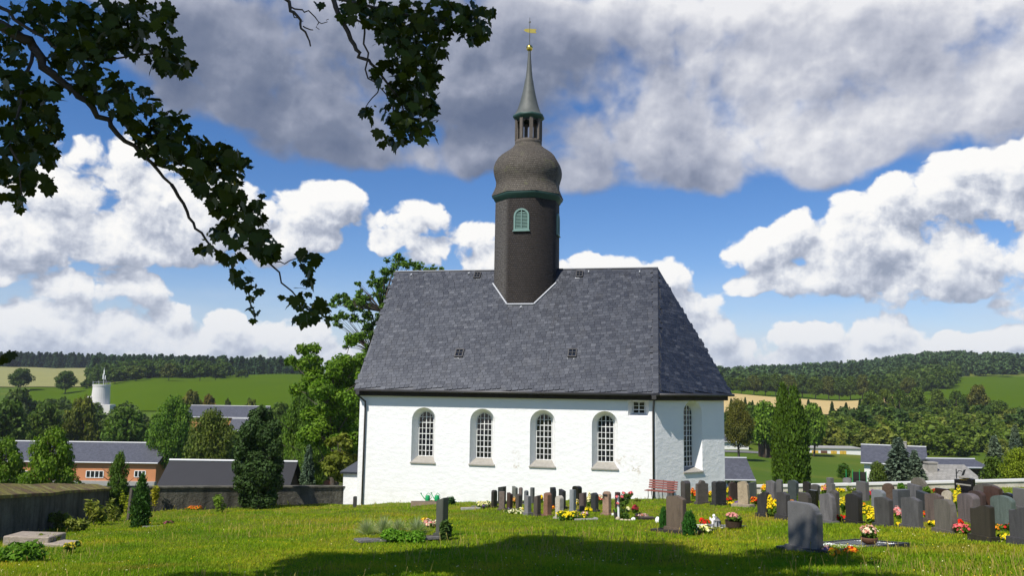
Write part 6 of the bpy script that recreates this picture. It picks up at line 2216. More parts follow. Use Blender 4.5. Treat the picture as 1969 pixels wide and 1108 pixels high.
# --- woods: trees merged into one mass
def wood(name, px0, px1, near, far, n, protos, hs, color, seed, mat='leaves', wk=1.0):
    r = rnd(seed)
    VV, FF = [], []
    tot = 0
    arrs = {}
    for p in protos:
        cm = PROTO[p][1]
        co = np.zeros(len(cm.vertices) * 3, dtype=np.float32); cm.vertices.foreach_get('co', co)
        q = co.reshape(-1, 4, 3)      # one triangle for each spray
        arrs[p] = np.stack([q[:, 0], q[:, 1] * 1.9 - (q[:, 0] + q[:, 2]) * .45, q[:, 2]], 1).reshape(-1, 3)
    for i in range(n):
        px = r.uniform(px0, px1)
        d = near(px) + (far(px) - near(px)) * r.random() ** 1.25
        v = ray(px, 720)
        x = v[0] / v[1] * d
        z = float(relief(np.array([x]), np.array([d]))[0]) - .3
        H = r.uniform(*hs)
        co = arrs[protos[r.integers(len(protos))]] * (H / 10.0)
        an = r.uniform(0, 6.28)
        c, s = math.cos(an), math.sin(an)
        k = wk * r.uniform(.85, 1.2)
        VV.append(np.stack([(co[:, 0] * c - co[:, 1] * s) * k + x, (co[:, 0] * s + co[:, 1] * c) * k + d, co[:, 2] + z], -1))
    V = np.concatenate(VV)
    F = np.arange(len(V)).reshape(-1, 3)
    o = link(name, mesh_np(name, V, F), MATS[mat], color=color)
    return tag(o, kind='stuff')


wood('conifer_wood', -250, 190, I([-250, 190], [752, 765]), I([-250, 190], [900, 900]), 480, ['spruce_low'], (11, 16), (.020, .042, .024), 41, 'needles', .95)
wood('conifer_wood', 178, 610, I([178, 330, 480, 610], [520, 540, 560, 575]), I([178, 610], [900, 900]), 760, ['spruce_low'], (8, 14), (.026, .056, .032), 42, 'needles', 1.0)
wood('mixed_wood', 172, 440, I([172, 330, 440], [448, 470, 485]), I([172, 440], [530, 560]), 150, ['round_far', 'wide_far', 'spruce_low'], (5, 11), (.040, .068, .020), 43)
wood('mixed_wood', 1340, 1790, I([1340, 1600, 1790], [505, 530, 540]), I([1340, 1790], [640, 660]), 330, ['round_far', 'wide_far', 'spruce_low'], (6, 13), (.036, .064, .028), 44, 'needles')
wood('conifer_wood', 1340, 1860, I([1340, 1600, 1860], [600, 600, 640]), I([1340, 1860], [950, 1050]), 800, ['spruce_low', 'pine_low', 'spruce_low', 'round_far'], (8, 15), (.036, .068, .036), 45, 'needles', 1.0)
wood('mixed_wood', 1770, 2250, I([1770, 1800, 1840, 2250], [560, 605, 612, 620]), I([1770, 2250], [1050, 1050]), 700, ['round_far', 'wide_far', 'pine_low', 'spruce_low'], (7, 14), (.038, .068, .034), 46, 'needles', wk=1.0)
wood('thicket', 1535, 2150, I([1535, 1700, 1900, 2150], [178, 170, 165, 150]), I([1535, 1640, 1700, 1760, 1870, 1930, 2150], [225, 235, 262, 325, 330, 280, 255]), 200, ['bush_far', 'bush_far', 'round_far'], (2.6, 6.4), (.066, .098, .022), 47, wk=1.1)
wood('thicket', 1535, 2150, I([1535, 1700, 1900, 2150], [172, 165, 160, 150]), I([1535, 1640, 1700, 1760, 1870, 1930, 2150], [220, 230, 256, 315, 325, 275, 250]), 120, ['bush_far', 'round_far', 'wide_far'], (2.6, 6.0), (.092, .108, .030), 147, wk=1.1)
wood('thicket', 1600, 2000, I([1600, 2000], [200, 195]), I([1600, 1700, 1760, 1870, 2000], [232, 258, 318, 325, 270]), 45, ['spruce_low', 'round_far'], (4.0, 8.0), (.034, .060, .022), 148, wk=.9)
wood('thicket', 1390, 1560, I([1390, 1560], [168, 172]), I([1390, 1560], [240, 240]), 50, ['bush_far', 'round_far'], (4, 7), (.040, .070, .016), 48)
wood('thicket', -120, 470, I([-120, 470], [170, 165]), I([-120, 150, 300, 470], [300, 320, 255, 225]), 170, ['bush_far', 'round_far', 'wide_far'], (4, 8), (.042, .068, .016), 49)
for i, (px, d, top, w) in enumerate(((585, 80, 740, 80), (650, 76, 715, 90), (605, 72, 790, 70), (690, 72, 760, 60))):
    tree_px('garden_tree', ['leafy tree behind the left edge of the bright green tree', 'tall leafy tree behind the bright green tree', 'lower leafy tree above the blue spruce', 'leafy tree touching the church gable'][i], px, d, top, w, 'round_hi', (.055, .10, .018), group='broadleaf trees in the valley')
for i, (px, d, top, w) in enumerate(((1672, 250, 752, 40), (1700, 255, 748, 44), (1730, 262, 750, 46), (1760, 270, 746, 44), (1800, 280, 748, 46), (1838, 285, 752, 44), (1915, 250, 770, 50))):
    tree_px('thicket_tree', '%s taller tree rising from the thicket before the right meadow, from the left' % ORD[i], px, d, top, w, ['round_mid', 'loose_mid', 'wide_mid'][i % 3], [(.05, .078, .018), (.06, .085, .02), (.042, .072, .016)][i % 3], group='trees rising from the thicket')
wood('mixed_wood', 1690, 1838, I([1690, 1838], [450, 470]), I([1690, 1838], [560, 600]), 70, ['round_far', 'wide_far'], (7, 12), (.044, .070, .020), 52)

# --- shrubs on the graves
def shrub(name, label, px, py, wpx, hpx, color, n=700, leaf=.05, mat='leaves', up=.4, asp=1.6, k=7, cat='shrub', group=None):
    _fs[0] += 1
    r = rnd(_fs[0])
    g = hit(px, py); g.z = plane_z(g.x, g.y)
    mp = g.y / FPX
    w, h = wpx * mp, hpx * mp
    root = thing(name, label, cat, g, r.uniform(0, 6), group)
    C = np.stack([r.uniform(-.3, .3, k) * w, r.uniform(-.3, .3, k) * w, r.uniform(.2, .7, k) * h], -1)
    R = np.stack([np.full(k, .22 * w), np.full(k, .22 * w), np.full(k, .32 * h)], -1)
    V, F = leaf_cloud(r, C, R, n, leaf, up, asp, .5)
    link('foliage', mesh_np('foliage', V, F), MATS[mat], root, color=color)
    st = MB()
    for c in C[:5]:
        st.tube([(0, 0, -.05), tuple(c)], .008, 4)
    st.build('stems', MATS['bark'], root)
    return root


shrub('juniper', 'upright juniper in front of the polished headstone left of centre', 853, 1038, 26, 42, (.040, .072, .022), 1500, .06, 'needles', .9, 2.4)
shrub('juniper', 'spreading blue-green juniper right of the watering cans', 862, 973, 40, 20, (.030, .075, .038), 1300, .06, 'needles')
shrub('ground_cover', 'bright green ground cover on the planted grave left of centre', 778, 1041, 92, 20, (.070, .15, .016), 2600, .05, k=16, cat='plant')
for i, (px, py, w, h) in enumerate(((706, 1032, 30, 38), (738, 1028, 32, 38), (766, 1024, 26, 28), (802, 1028, 34, 38))):
    g = hit(px, py); g.z = plane_z(g.x, g.y)
    mp = g.y / FPX; r = rnd(300 + i)
    rt = thing('blue_fescue', '%s blue-grey fescue tuft on the planted grave, from the left' % ORD[i], 'ornamental grass', g, 0, 'fescue tufts')
    n = 420
    an, el = r.uniform(0, 6.28, n), r.uniform(.25, 1.4, n)
    L = h * mp * r.uniform(.7, 1.1, n)
    dirv = np.stack([np.cos(an) * np.cos(el), np.sin(an) * np.cos(el), np.sin(el)], -1)
    s = np.stack([-np.sin(an), np.cos(an), np.zeros(n)], -1) * .004
    b0 = dirv * .01; mid = dirv * (L * .55)[:, None]; tip = dirv * L[:, None]; tip[:, 2] -= (L * .15 * np.cos(el))
    V = np.stack([b0 - s, b0 + s, mid + s, mid - s, tip], 1).reshape(-1, 3)
    F = []
    k5 = np.arange(n) * 5
    F = np.concatenate([np.stack([k5, k5 + 1, k5 + 2], -1), np.stack([k5, k5 + 2, k5 + 3], -1), np.stack([k5 + 3, k5 + 2, k5 + 4], -1)])
    link('blades', mesh_np('blades', V, F), MATS['leaves'], rt, color=(.19, .23, .22))
shrub('ground_cover', 'leafy green ground cover below the stone steps, bottom left corner', 40, 1082, 90, 36, (.055, .12, .016), 2200, .07, k=16, cat='plant')
shrub('flowering_shrub', 'yellow-flowering shrub left of the small cypress by the stake', 244, 990, 26, 50, (.16, .19, .02), 1000, .06)
shrub('flowering_shrub', 'yellow-flowering shrub right of the small cypress', 296, 986, 26, 52, (.22, .20, .02), 900, .06)
shrub('shrub', 'thin leafy shrub before the low wall left of the big cypress', 419, 985, 30, 34, (.09, .14, .025), 600, .07)
shrub('box_bush', 'round clipped green bush below the boulder-like headstone', 1738, 951, 24, 24, (.050, .12, .012), 1300, .05)
shrub('box_bush', 'clipped green bush right of the slanted grey headstone', 1778, 956, 22, 22, (.055, .11, .014), 1000, .05)
shrub('box_bush', 'light green clipped bush right of the dark teal headstone', 1540, 975, 22, 30, (.085, .13, .015), 1200, .05)
shrub('box_bush', 'leafy bush with yellow tips before the light grey stone at the coping', 1640, 955, 26, 20, (.09, .13, .02), 900, .05)
for i, (px, py, w, h, lab) in enumerate(((115, 1018, 40, 36, 'dry weeds growing against the dark wall, left'), (180, 1012, 50, 52, 'tall weeds against the dark wall near the corner'), (1225, 966, 10, 5, 'small dandelions in the grass left of the bench'), (150, 1022, 44, 30, 'green weeds at the foot of the dark wall between the two dry clumps'), (215, 1004, 36, 44, 'tall green weeds in the wall corner'), (90, 1050, 50, 22, 'grassy weeds right of the stone steps'))):
    shrub('weeds', lab, px, py, w, h, (.10, .12, .03), 500, .07, cat='weeds', up=.8, asp=3.0)
# slender young conifer against the choir
g = hit(1277, 955); g.z = plane_z(g.x, g.y)
mp = g.y / FPX; r = rnd(88)
Hs = 86 * mp
sl = thing('slender_conifer', 'thin young conifer with sparse short twigs before the choir wall', 'tree', g, 0)
MB().tube([(0, 0, -.1), (.02, 0, Hs * .5), (.03, 0, Hs)], [.03, .02, .006], 6).build('trunk', MATS['bark'], sl)
n = 900
t = r.random(n); an = r.uniform(0, 6.28, n)
L = (.13 * (1 - t) + .05) * r.random(n)
P = np.stack([np.cos(an) * L + .03 * t, np.sin(an) * L, t * Hs + L * .5], -1)
V, F = leaf_cloud(r, P[:260], np.full(260, .025), n, .05, .6, 2.2)
link('crown', mesh_np('crown', V, F), MATS['needles'], sl, color=(.055, .075, .025))

# ------------------------------------------------------------------ village houses
def roof_tile_mat(name, c, var=.25, scale=2.0):
    m, N, b, out = new_mat(name)
    v = coords(N)
    br = N.n('ShaderNodeTexBrick')
    N.link(coords(N, 'UV'), br.inputs['Vector'])
    br.inputs['Scale'].default_value = scale
    br.inputs['Brick Width'].default_value = .5; br.inputs['Row Height'].default_value = .4
    br.inputs['Mortar Size'].default_value = .02
    br.inputs['Color1'].default_value = (*[x * (1 - var) for x in c], 1)
    br.inputs['Color2'].default_value = (*[x * (1 + var) for x in c], 1)
    br.inputs['Mortar'].default_value = (*[x * .5 for x in c], 1)
    n1 = N.noise(v, .7, 5, .65)
    col = N.mix(N.m('MULTIPLY', n1.outputs[0], .5), br.outputs['Color'], tuple(x * .65 for x in c))
    N.put(b.inputs['Base Color'], col)
    b.inputs['Roughness'].default_value = .55
    b.inputs['Specular IOR Level'].default_value = .4
    return m


roof_tile_mat('slate_tiles', (.085, .088, .105))
simple('bitumen_roof', (.020, .020, .023), .6, .2, 1.5, .35)
roof_tile_mat('old_grey_tiles', (.30, .285, .25), .22, 1.6)
simple('orange_render', (.52, .22, .10), .9, .12, 1.5, .2)
simple('ochre_render', (.46, .24, .08), .9, .12, 1.5, .2)
simple('white_render', (.72, .71, .67), .9, .10, 1.2, .2)
simple('grey_concrete', (.33, .32, .30), .9, .2, 1.5, .2)
simple('brown_boards', (.075, .045, .032), .85, .3, 4, .2)
simple('brick_red', (.20, .075, .05), .9, .2, 4, .2)
simple('yellow_door', (.60, .38, .05), .6, .15, 3, .3)
simple('brown_door', (.13, .06, .035), .6, .15, 3, .3)
simple('road_asphalt', (.16, .155, .15), .9, .15, .5, .2)
simple('tower_concrete', (.60, .58, .54), .85, .12, .4, .2)


def gable_house(name, label, pxl, pxr, eave_py, d, ridge_py, Dp, wall_h, wall_mat, roof_mat, windows=(), chimneys=(), hip_l=0.0, hip_r=0.0, gable_mat=None, over=.35, d2=None, plinth=None, doors=(), extra_drop=0.0):
    L, R = at(pxl, eave_py, d), at(pxr, eave_py, d2 or d)
    z = (L.z + R.z) / 2
    v = Vector((R.x - L.x, R.y - L.y, 0)); Ln = v.length
    rz = math.atan2(v.y, v.x)
    zr = at((pxl + pxr) / 2, ridge_py, (L.y + R.y) / 2 + Dp / 2).z - z
    root = thing(name, label, 'house', (L.x, L.y, z - wall_h), rz)
    wh = wall_h
    w = MB()
    b_ = -2.5 - extra_drop
    y1 = Dp
    zc = zr * (1 - 0)
    w.quad((over, over, b_), (Ln - over, over, b_), (Ln - over, over, wh), (over, over, wh))
    w.quad((Ln - over, y1 - over, b_), (over, y1 - over, b_), (over, y1 - over, wh), (Ln - over, y1 - over, wh))
    w.build('wall', MATS[wall_mat], root)
    for x in (over, Ln - over):
        gm = MB()
        gm.poly([(x, over, b_), (x, y1 - over, b_), (x, y1 - over, wh), (x, Dp / 2, wh + zr - .15 if not (hip_l if x == over else hip_r) else wh), (x, over, wh)])
        gm.build('gable', MATS[gable_mat or wall_mat], root)
    V = [(0, 0, wh), (Ln, 0, wh), (Ln - hip_r, Dp / 2, wh + zr), (hip_l, Dp / 2, wh + zr), (0, Dp, wh), (Ln, Dp, wh)]
    F = [(0, 1, 2, 3), (5, 4, 3, 2)]
    if hip_l:
        F.append((4, 0, 3))
    if hip_r:
        F.append((1, 5, 2))
    sl = math.hypot(Dp / 2, zr)
    th = .14
    V2 = V + [(x, y, zz - th) for x, y, zz in V]
    F2 = F + [tuple(i + 6 for i in reversed(f)) for f in F] + [(0, 6, 7, 1), (4, 5, 11, 10)] + ([] if hip_l else [(0, 3, 9, 6), (3, 4, 10, 9)]) + ([] if hip_r else [(1, 7, 8, 2), (2, 8, 11, 5)])
    me = mesh_np('roof', np.array(V2), F2)
    uvl = me.uv_layers.new(name='UVMap')
    for p in me.polygons:
        for li in p.loop_indices:
            co = me.vertices[me.loops[li].vertex_index].co
            uvl.data[li].uv = (co.x, (co.z - wh) / max(zr, .1) * sl)
    rf = link('roof', me, MATS[roof_mat], root)
    MB().tube([(0, -.05, wh - .05), (Ln, -.05, wh - .05)], .09, 6).build('gutter', MATS['zinc'], root)
    if not hip_l:
        MB().tube([(hip_l, Dp / 2, wh + zr + .03), (Ln - hip_r, Dp / 2, wh + zr + .03)], .10, 5).build('ridge', MATS['zinc'], root)
    for (px, py0, py1, ww, cy, mt) in chimneys:
        x = (px - pxl) / (pxr - pxl) * Ln
        yy = Dp / 2 * cy
        dd = L.y + yy
        zt, zb = at(px, py0, dd).z - (z - wh), at(px, py1, dd).z - (z - wh)
        MB().box(x - ww / 2, x + ww / 2, yy - ww / 2, yy + ww / 2, zb - .4, zt).box(x - ww / 2 - .05, x + ww / 2 + .05, yy - ww / 2 - .05, yy + ww / 2 + .05, zt, zt + .10).build('chimney', MATS[mt], rf)
    for (p0, p1, q0, q1, cols) in windows:
        x0, x1 = (p0 - pxl) / (pxr - pxl) * Ln, (p1 - pxl) / (pxr - pxl) * Ln
        zt, zb = at(p0, q0, L.y).z - (z - wh), at(p0, q1, L.y).z - (z - wh)
        f = MB()
        f.box(x0, x1, over - .06, over + .02, zb, zb + .07).box(x0, x1, over - .06, over + .02, zt - .07, zt)
        for i in range(cols + 1):
            xx = x0 + (x1 - x0) * i / cols
            f.box(xx - .05, xx + .05, over - .055, over + .02, zb + .07, zt - .07)
        wn = f.build('window', MATS['white_paint'], root)
        for i in range(cols):
            a, b2 = x0 + (x1 - x0) * i / cols + .05, x0 + (x1 - x0) * (i + 1) / cols - .05
            MB().quad((a, over - .02, zb + .07), (b2, over - .02, zb + .07), (b2, over - .02, zt - .07), (a, over - .02, zt - .07)).build('pane', MATS['dark_glass'], wn)
    for (p0, p1, q0, q1, mt) in doors:
        x0, x1 = (p0 - pxl) / (pxr - pxl) * Ln, (p1 - pxl) / (pxr - pxl) * Ln
        zt, zb = at(p0, q0, L.y).z - (z - wh), at(p0, q1, L.y).z - (z - wh)
        MB().box(x0, x1, over - .05, over + .03, zb, zt).build('door', MATS[mt], root)
    if plinth:
        py, mt, out_ = plinth
        zt = at(pxl, py, L.y).z - (z - wh)
        MB().box(over - .1, Ln - over + .1, over - out_, over + .2, b_, zt).build('plinth', MATS[mt], root)
    return root


gable_house('orange_house', 'long orange house with slate roof and white eaves beyond the left wall', -120, 304, 888, 108, 850, 8.5, 3.0, 'orange_render', 'slate_tiles',
            windows=((165, 198, 906, 920, 4), (258, 279, 906, 919, 3), (20, 52, 906, 920, 4)), plinth=(921.5, 'grey_concrete', .5), gable_mat='orange_render')
gable_house('black_roofed_house', 'low house with black roof and chimney behind the graveyard wall', 268, 536, 1000, 58, 887, 9.0, 2.4, 'white_render', 'bitumen_roof',
            chimneys=((442, 882, 900, .55, .92, 'zinc'),), gable_mat='brown_boards')
gable_house('grey_barn', 'large barn with long slate roof below the meadow', 352, 508, 803, 188, 781, 9.0, 6.5, 'ochre_render', 'slate_tiles', gable_mat='tower_concrete')
gable_house('barn_annex', 'lower slate-roofed annex in front of the grey barn', 436, 492, 829, 176, 806, 6.0, 3.0, 'ochre_render', 'slate_tiles')
gable_house('white_cottage', 'white house front with dark lower roof under the barn annex', 440, 482, 866, 168, 853, 5.0, 3.0, 'white_render', 'slate_tiles', windows=((458, 468, 868, 874, 3),))
gable_house('choir_side_house', 'slate-roofed ochre house just right of the church choir', 1385, 1453, 923, 74, 882, 5.5, 2.4, 'ochre_render', 'slate_tiles',
            windows=((1399, 1406, 925, 936, 1), (1413, 1422, 925, 936, 1), (1437, 1445, 925, 936, 1)), plinth=(938, 'grey_concrete', .1))
gable_house('white_house', 'white house half hidden behind the round olive tree', 1370, 1444, 850, 158, 838, 7.0, 2.6, 'white_render', 'slate_tiles', windows=((1399, 1403, 853, 860, 2), (1412, 1416, 853, 860, 2), (1428, 1432, 853, 860, 2)))
gable_house('timber_shed', 'dark brown timber shed left of the cypress pair', 1466, 1492, 848, 140, 838, 4.0, 2.2, 'brown_boards', 'slate_tiles')
gable_house('slate_house', 'slate-roofed house with dark gable behind the big blue spruce', 1655, 1785, 893, 96, 858, 7.0, 3.2, 'white_render', 'slate_tiles', chimneys=((1741, 849, 858, .6, 1.0, 'sill_stone'),), gable_mat='brown_boards',
            windows=((1770, 1777, 898, 908, 2),), d2=93.2)
gable_house('old_grey_house', 'old house with mottled pale grey roof and stone chimney behind the coping', 1757, 1910, 940, 57, 894, 7.0, 2.2, 'grey_concrete', 'old_grey_tiles', hip_l=1.6, chimneys=((1829, 892, 925, .62, .75, 'sill_stone'),))
gable_house('back_slate_house', 'slate roof strip behind the old mottled grey roof', 1808, 1905, 899, 74, 884, 5.0, 2.2, 'brown_boards', 'slate_tiles')
# brick gable facing the graveyard
L, R, T_ = at(570, 890, 104), at(655, 890, 104), at(612, 838, 104)
bh = thing('brick_house', 'brick gable house with steep dark verge among the trees left of the church', 'house', (T_.x, 104, L.z - 3))
hw, hh = (R.x - L.x) / 2, T_.z - L.z
MB().poly([(-hw, 0, -2), (hw, 0, -2), (hw, 0, 3), (0, 0, 3 + hh), (-hw, 0, 3)]).build('gable', MATS['brick_red'], bh)
for s in (-1, 1):
    MB().add([(s * (hw + .4), -.4, 3 - .5), (0, -.4, 3 + hh + .05), (0, 8, 3 + hh + .05), (s * (hw + .4), 8, 2.5), (s * (hw + .4), -.4, 3 - .3), (0, -.4, 3 + hh + .30), (0, 8, 3 + hh + .30), (s * (hw + .4), 8, 2.7)],
             [(0, 1, 2, 3), (7, 6, 5, 4), (0, 4, 5, 1), (3, 2, 6, 7), (0, 3, 7, 4)]).build('roof', MATS['bitumen_roof'], bh)
MB().box(-1.6, -.9, -.05, .05, 3.4, 4.4).build('window', MATS['white_paint'], bh)

# row of garages
gp = [at(1541, 881, 160), at(1656, 884, 160)]
zt = at(1600, 862, 160).z
gr = thing('garage_row', 'low white flat-roofed garage row with coloured doors on the valley lawn', 'garages', (gp[0].x, 160, gp[0].z))
Lg = gp[1].x - gp[0].x; hg = zt - gp[0].z
MB().box(0, Lg, 0, 5, -2, hg - .12).build('wall', MATS['white_render'], gr)
MB().box(-.15, Lg + .15, -.25, 5.2, hg - .12, hg + .06).build('roof', MATS['grey_concrete'], gr)
for (p0, p1, mt) in ((1545, 1555, 'dark_wood'), (1561, 1573, 'yellow_door'), (1578, 1590, 'brown_door'), (1597, 1608, 'yellow_door'), (1614, 1626, 'yellow_door')):
    x0, x1 = (p0 - 1541) * 160 / FPX, (p1 - 1541) * 160 / FPX
    dr = MB().box(x0, x1, -.06, .05, 0.0, hg * .72).build('door', MATS[mt], gr)
    MB().box((x0 + x1) / 2 - .02, (x0 + x1) / 2 + .02, -.075, -.06, .05, hg * .70).build('joint', MATS['dark_wood'], dr)

# water tower
tb = vpt(197, 300)
tt, tw = at(197, 740, 300).z - tb.z, 15.5 * 300 / FPX
wtw = thing('water_tower', 'round white concrete water tower with antennas above the village', 'tower', tb)
MB().lathe([(tw * 1.12, -3), (tw * 1.08, tt * .3), (tw * .98, tt * .93), (tw * 1.02, tt * .95), (tw * 1.02, tt)], 28).build('shaft', MATS['tower_concrete'], wtw, smooth=False)
MB().box(-tw * 1.25, -tw * .75, -tw * .9, -tw * .2, -3, tt * .62).build('stair_block', MATS['tower_concrete'], wtw)
MB().box(-.1, tw * 1.9, -tw * 1.5, 0, -3, at(205, 778, 300).z - tb.z).build('pump_room', MATS['tower_concrete'], wtw)
mx = .6
MB().tube([(mx, 0, tt - .5), (mx, 0, tt + 6.0)], .10, 6).build('mast', MATS['zinc'], wtw)
for (x, z0, z1, w) in ((mx - .2, 1.9, 3.8, .28), (mx + .05, 3.6, 5.2, .3), (mx + .55, 1.8, 3.2, .22)):
    MB().box(x - w / 2, x + w / 2, -.25, .0, tt + z0, tt + z1).build('antenna', MATS['white_paint'], wtw)
rl = MB()
for i in range(14):
    a = i * 2 * PI / 14
    rl.tube([(tw * math.cos(a), tw * math.sin(a), tt), (tw * math.cos(a), tw * math.sin(a), tt + .9)], .04, 4)
rl.lathe([(tw, tt + .86), (tw + .05, tt + .9), (tw, tt + .94)], 24, capped=False)
rl.build('railing', MATS['zinc'], wtw)
for (x, h) in ((-tw * .9, 1.2), (-tw * .2, 1.4), (tw * .7, 1.8)):
    MB().tube([(x, -tw * .4, tt), (x, -tw * .4, tt + h)], .07, 5).build('aerial', MATS['zinc'], wtw)

drape('valley_road', 140, 246, I([140, 246], [234, 236]), I([140, 246], [252, 262]), 'road_asphalt', .15, 20, 6)
drape('valley_path', 290, 372, I([290, 372], [168, 170]), I([290, 372], [171, 173]), 'road_asphalt', .12, 12, 4)
drape('valley_path', 1380, 1470, I([1380, 1470], [152, 150]), I([1380, 1470], [156, 154]), 'road_asphalt', .12, 12, 4)
# play net on the lawn by the slate house
b0, b1 = vpt(1633, 84), vpt(1659, 84)
tp = thing('garden_trampoline', 'green-framed garden trampoline with dark net on the valley lawn', 'trampoline', b0)
lw_ = b1.x - b0.x
hn = at(1645, 907, 84).z - b0.z
for x in (0, lw_ / 2, lw_):
    for y in (0, 1.6):
        MB().tube([(x, y, -.2), (x, y, hn)], .035, 6).build('pole', MATS['green_plastic'], tp)
MB().box(0, lw_, .0, .02, .15, hn - .05).build('net', MATS['dark_wood'], tp)
MB().box(0, lw_, 0, 1.6, hn * .35, hn * .35 + .05).build('mat', MATS['dark_wood'], tp)

# ------------------------------------------------------------------ grass of the graveyard
m, N, b, out = new_mat('grass_blades')
geo = N.n('ShaderNodeNewGeometry')
P = geo.outputs['Position']
n1, n2 = N.noise(P, .35, 5, .6), N.noise(P, .12, 3, .5)
k = N.m('ADD', N.m('MULTIPLY', n1.outputs[0], .85), N.m('SUBTRACT', N.m('MULTIPLY', n2.outputs[0], .55), .18))
k = N.m('ADD', k, N.m('MULTIPLY', N.m('SUBTRACT', geo.outputs['Random Per Island'], .5), .26))
col = N.ramp(k, [(.28, (.105, .215, .008)), (.42, (.18, .30, .010)), (.55, (.28, .375, .014)), (.66, (.40, .41, .02)), (.77, (.49, .38, .04)), (.92, (.56, .45, .13))])
dry = N.noise(N.vm('MULTIPLY', P, (.6, 1.3, 1)), .32, 4, .6)
col = N.mix(N.m('MULTIPLY', N.smooth(dry.outputs[0], .55, .72), .5), col, (.40, .26, .05))
lush = N.noise(N.vm('MULTIPLY', P, (.8, 1.1, 1)), .55, 4, .6)
col = N.mix(N.m('MULTIPLY', N.smooth(lush.outputs[0], .56, .70), .55), col, (.09, .24, .012))
N.put(b.inputs['Base Color'], col)
b.inputs['Roughness'].default_value = .7
b.inputs['Specular IOR Level'].default_value = .1
tr = N.n('ShaderNodeBsdfTranslucent')
N.put(tr.inputs['Color'], N.mix(1.0, col, (1.0, 1.1, .5), 'MULTIPLY'))
mxs = N.n('ShaderNodeMixShader'); mxs.inputs[0].default_value = .4
N.link(b.outputs[0], mxs.inputs[1]); N.link(tr.outputs[0], mxs.inputs[2]); N.link(mxs.outputs[0], out.inputs[0])

r = rnd(500)
NG = 480000
gpx, gpy = r.uniform(-60, 2260, NG), 938 + (1150 - 938) * r.random(NG) ** .9
vx = C_F[None] + C_R[None] * ((gpx - IW / 2) / FPX)[:, None] + C_U[None] * ((IH / 2 - gpy) / FPX)[:, None]
den = vx[:, 2] + .1 * vx[:, 1] - .04 * vx[:, 0]
tt_ = -1.65 / np.minimum(den, -1e-4)
X, Y = vx[:, 0] * tt_, vx[:, 1] * tt_
ok = (den < -1e-3) & (Y > 9) & (Y < 46.5)
le = np.interp(Y, np.linspace(-6, 47, ny), lx) + .3
ok &= X > le
# not inside the church
qx, qy = X - A0.x, Y - A0.y
sl_, bl2 = qx * a_v.x + qy * a_v.y, qx * b_v.x + qy * b_v.y
ok &= ~((sl_ > .0) & (sl_ < LW + 3.6) & (bl2 > np.maximum(.03, (sl_ - LW) * 1.0)))
ok &= ~((sl_ > -1.2) & (sl_ < .1) & (bl2 > 1.3))
for (ex_, ey_, er_) in GRAVES[-3:]:
    ok &= ((X - ex_) ** 2 + (Y - ey_) ** 2) > (er_ * .72) ** 2
X, Y = X[ok], Y[ok]
n = len(X)
Zg = lawn_z(X, Y)
tall = np.sin(X * .5 + 2 * np.sin(Y * .23)) * np.sin(Y * .6 + X * .21)
hgt = (r.uniform(.03, .07, n) + .035 * np.clip(tall, 0, 1) * r.random(n)) * (1 + .5 * (r.random(n) > .965))
# uncut growth along walls
edge = np.clip(1 - (X - np.interp(Y, np.linspace(-6, 47, ny), lx)) / 1.6, 0, 1)
hgt *= 1 + 2.2 * edge * r.random(n)
hgt *= 1 + np.clip((Y - 20) / 60, 0, .3)
wid = .0045 + .00022 * Y
an = r.uniform(0, 2 * PI, n)
lean = r.uniform(.1, .9, n) * hgt
tx, ty = np.cos(an), np.sin(an)
sx_, sy_ = -np.sin(an + r.normal(0, .6, n)) * wid, np.cos(an) * wid
B = np.stack([X, Y, Zg - .01], -1)
M_ = B + np.stack([tx * lean * .35, ty * lean * .35, hgt * .6], -1)
Tp = B + np.stack([tx * lean, ty * lean, hgt], -1)
S = np.stack([sx_, sy_, np.zeros(n)], -1)
V = np.stack([B - S * 1.15, B + S * 1.15, Tp], 1).reshape(-1, 3)
F = np.arange(3 * n).reshape(-1, 3)
gs = link('grass', mesh_np('grass', V, F), MATS['grass_blades'])
tag(gs, 'short lawn grass of the graveyard', 'grass', kind='stuff')
print('BLADES', n)
# seed stalks of the uncut grass
r = rnd(503)
ii = r.integers(0, n, 30000)
keep = (np.sin(X[ii] * .45 + 1) * np.sin(Y[ii] * .4 + .5) + r.normal(0, .4, len(ii)) > .35) | (edge[ii] > r.random(len(ii)) * 1.5)
ii = ii[keep][:1800]
k = len(ii)
hs2 = r.uniform(.12, .26, k)
an2 = r.uniform(0, 6.28, k)
B2 = np.stack([X[ii], Y[ii], Zg[ii]], -1)
T2 = B2 + np.stack([np.cos(an2) * hs2 * .3, np.sin(an2) * hs2 * .3, hs2], -1)
S2 = np.stack([np.full(k, .0022) + .00008 * Y[ii], np.zeros(k), np.zeros(k)], -1)
M2 = B2 * .25 + T2 * .75
V2 = np.stack([B2 - S2, B2 + S2, M2 + S2 * 1.2, M2 + S2 * 2.6 + np.array([0, 0, .01]), T2, M2 - S2 * 2.6 + np.array([0, 0, .01]), M2 - S2 * 1.2], 1).reshape(-1, 3)
F2 = np.arange(7 * k).reshape(-1, 7)
tag(link('seed_stalks', mesh_np('seed_stalks', V2, F2), MATS['blossoms'], color=(.36, .30, .13)), kind='stuff')
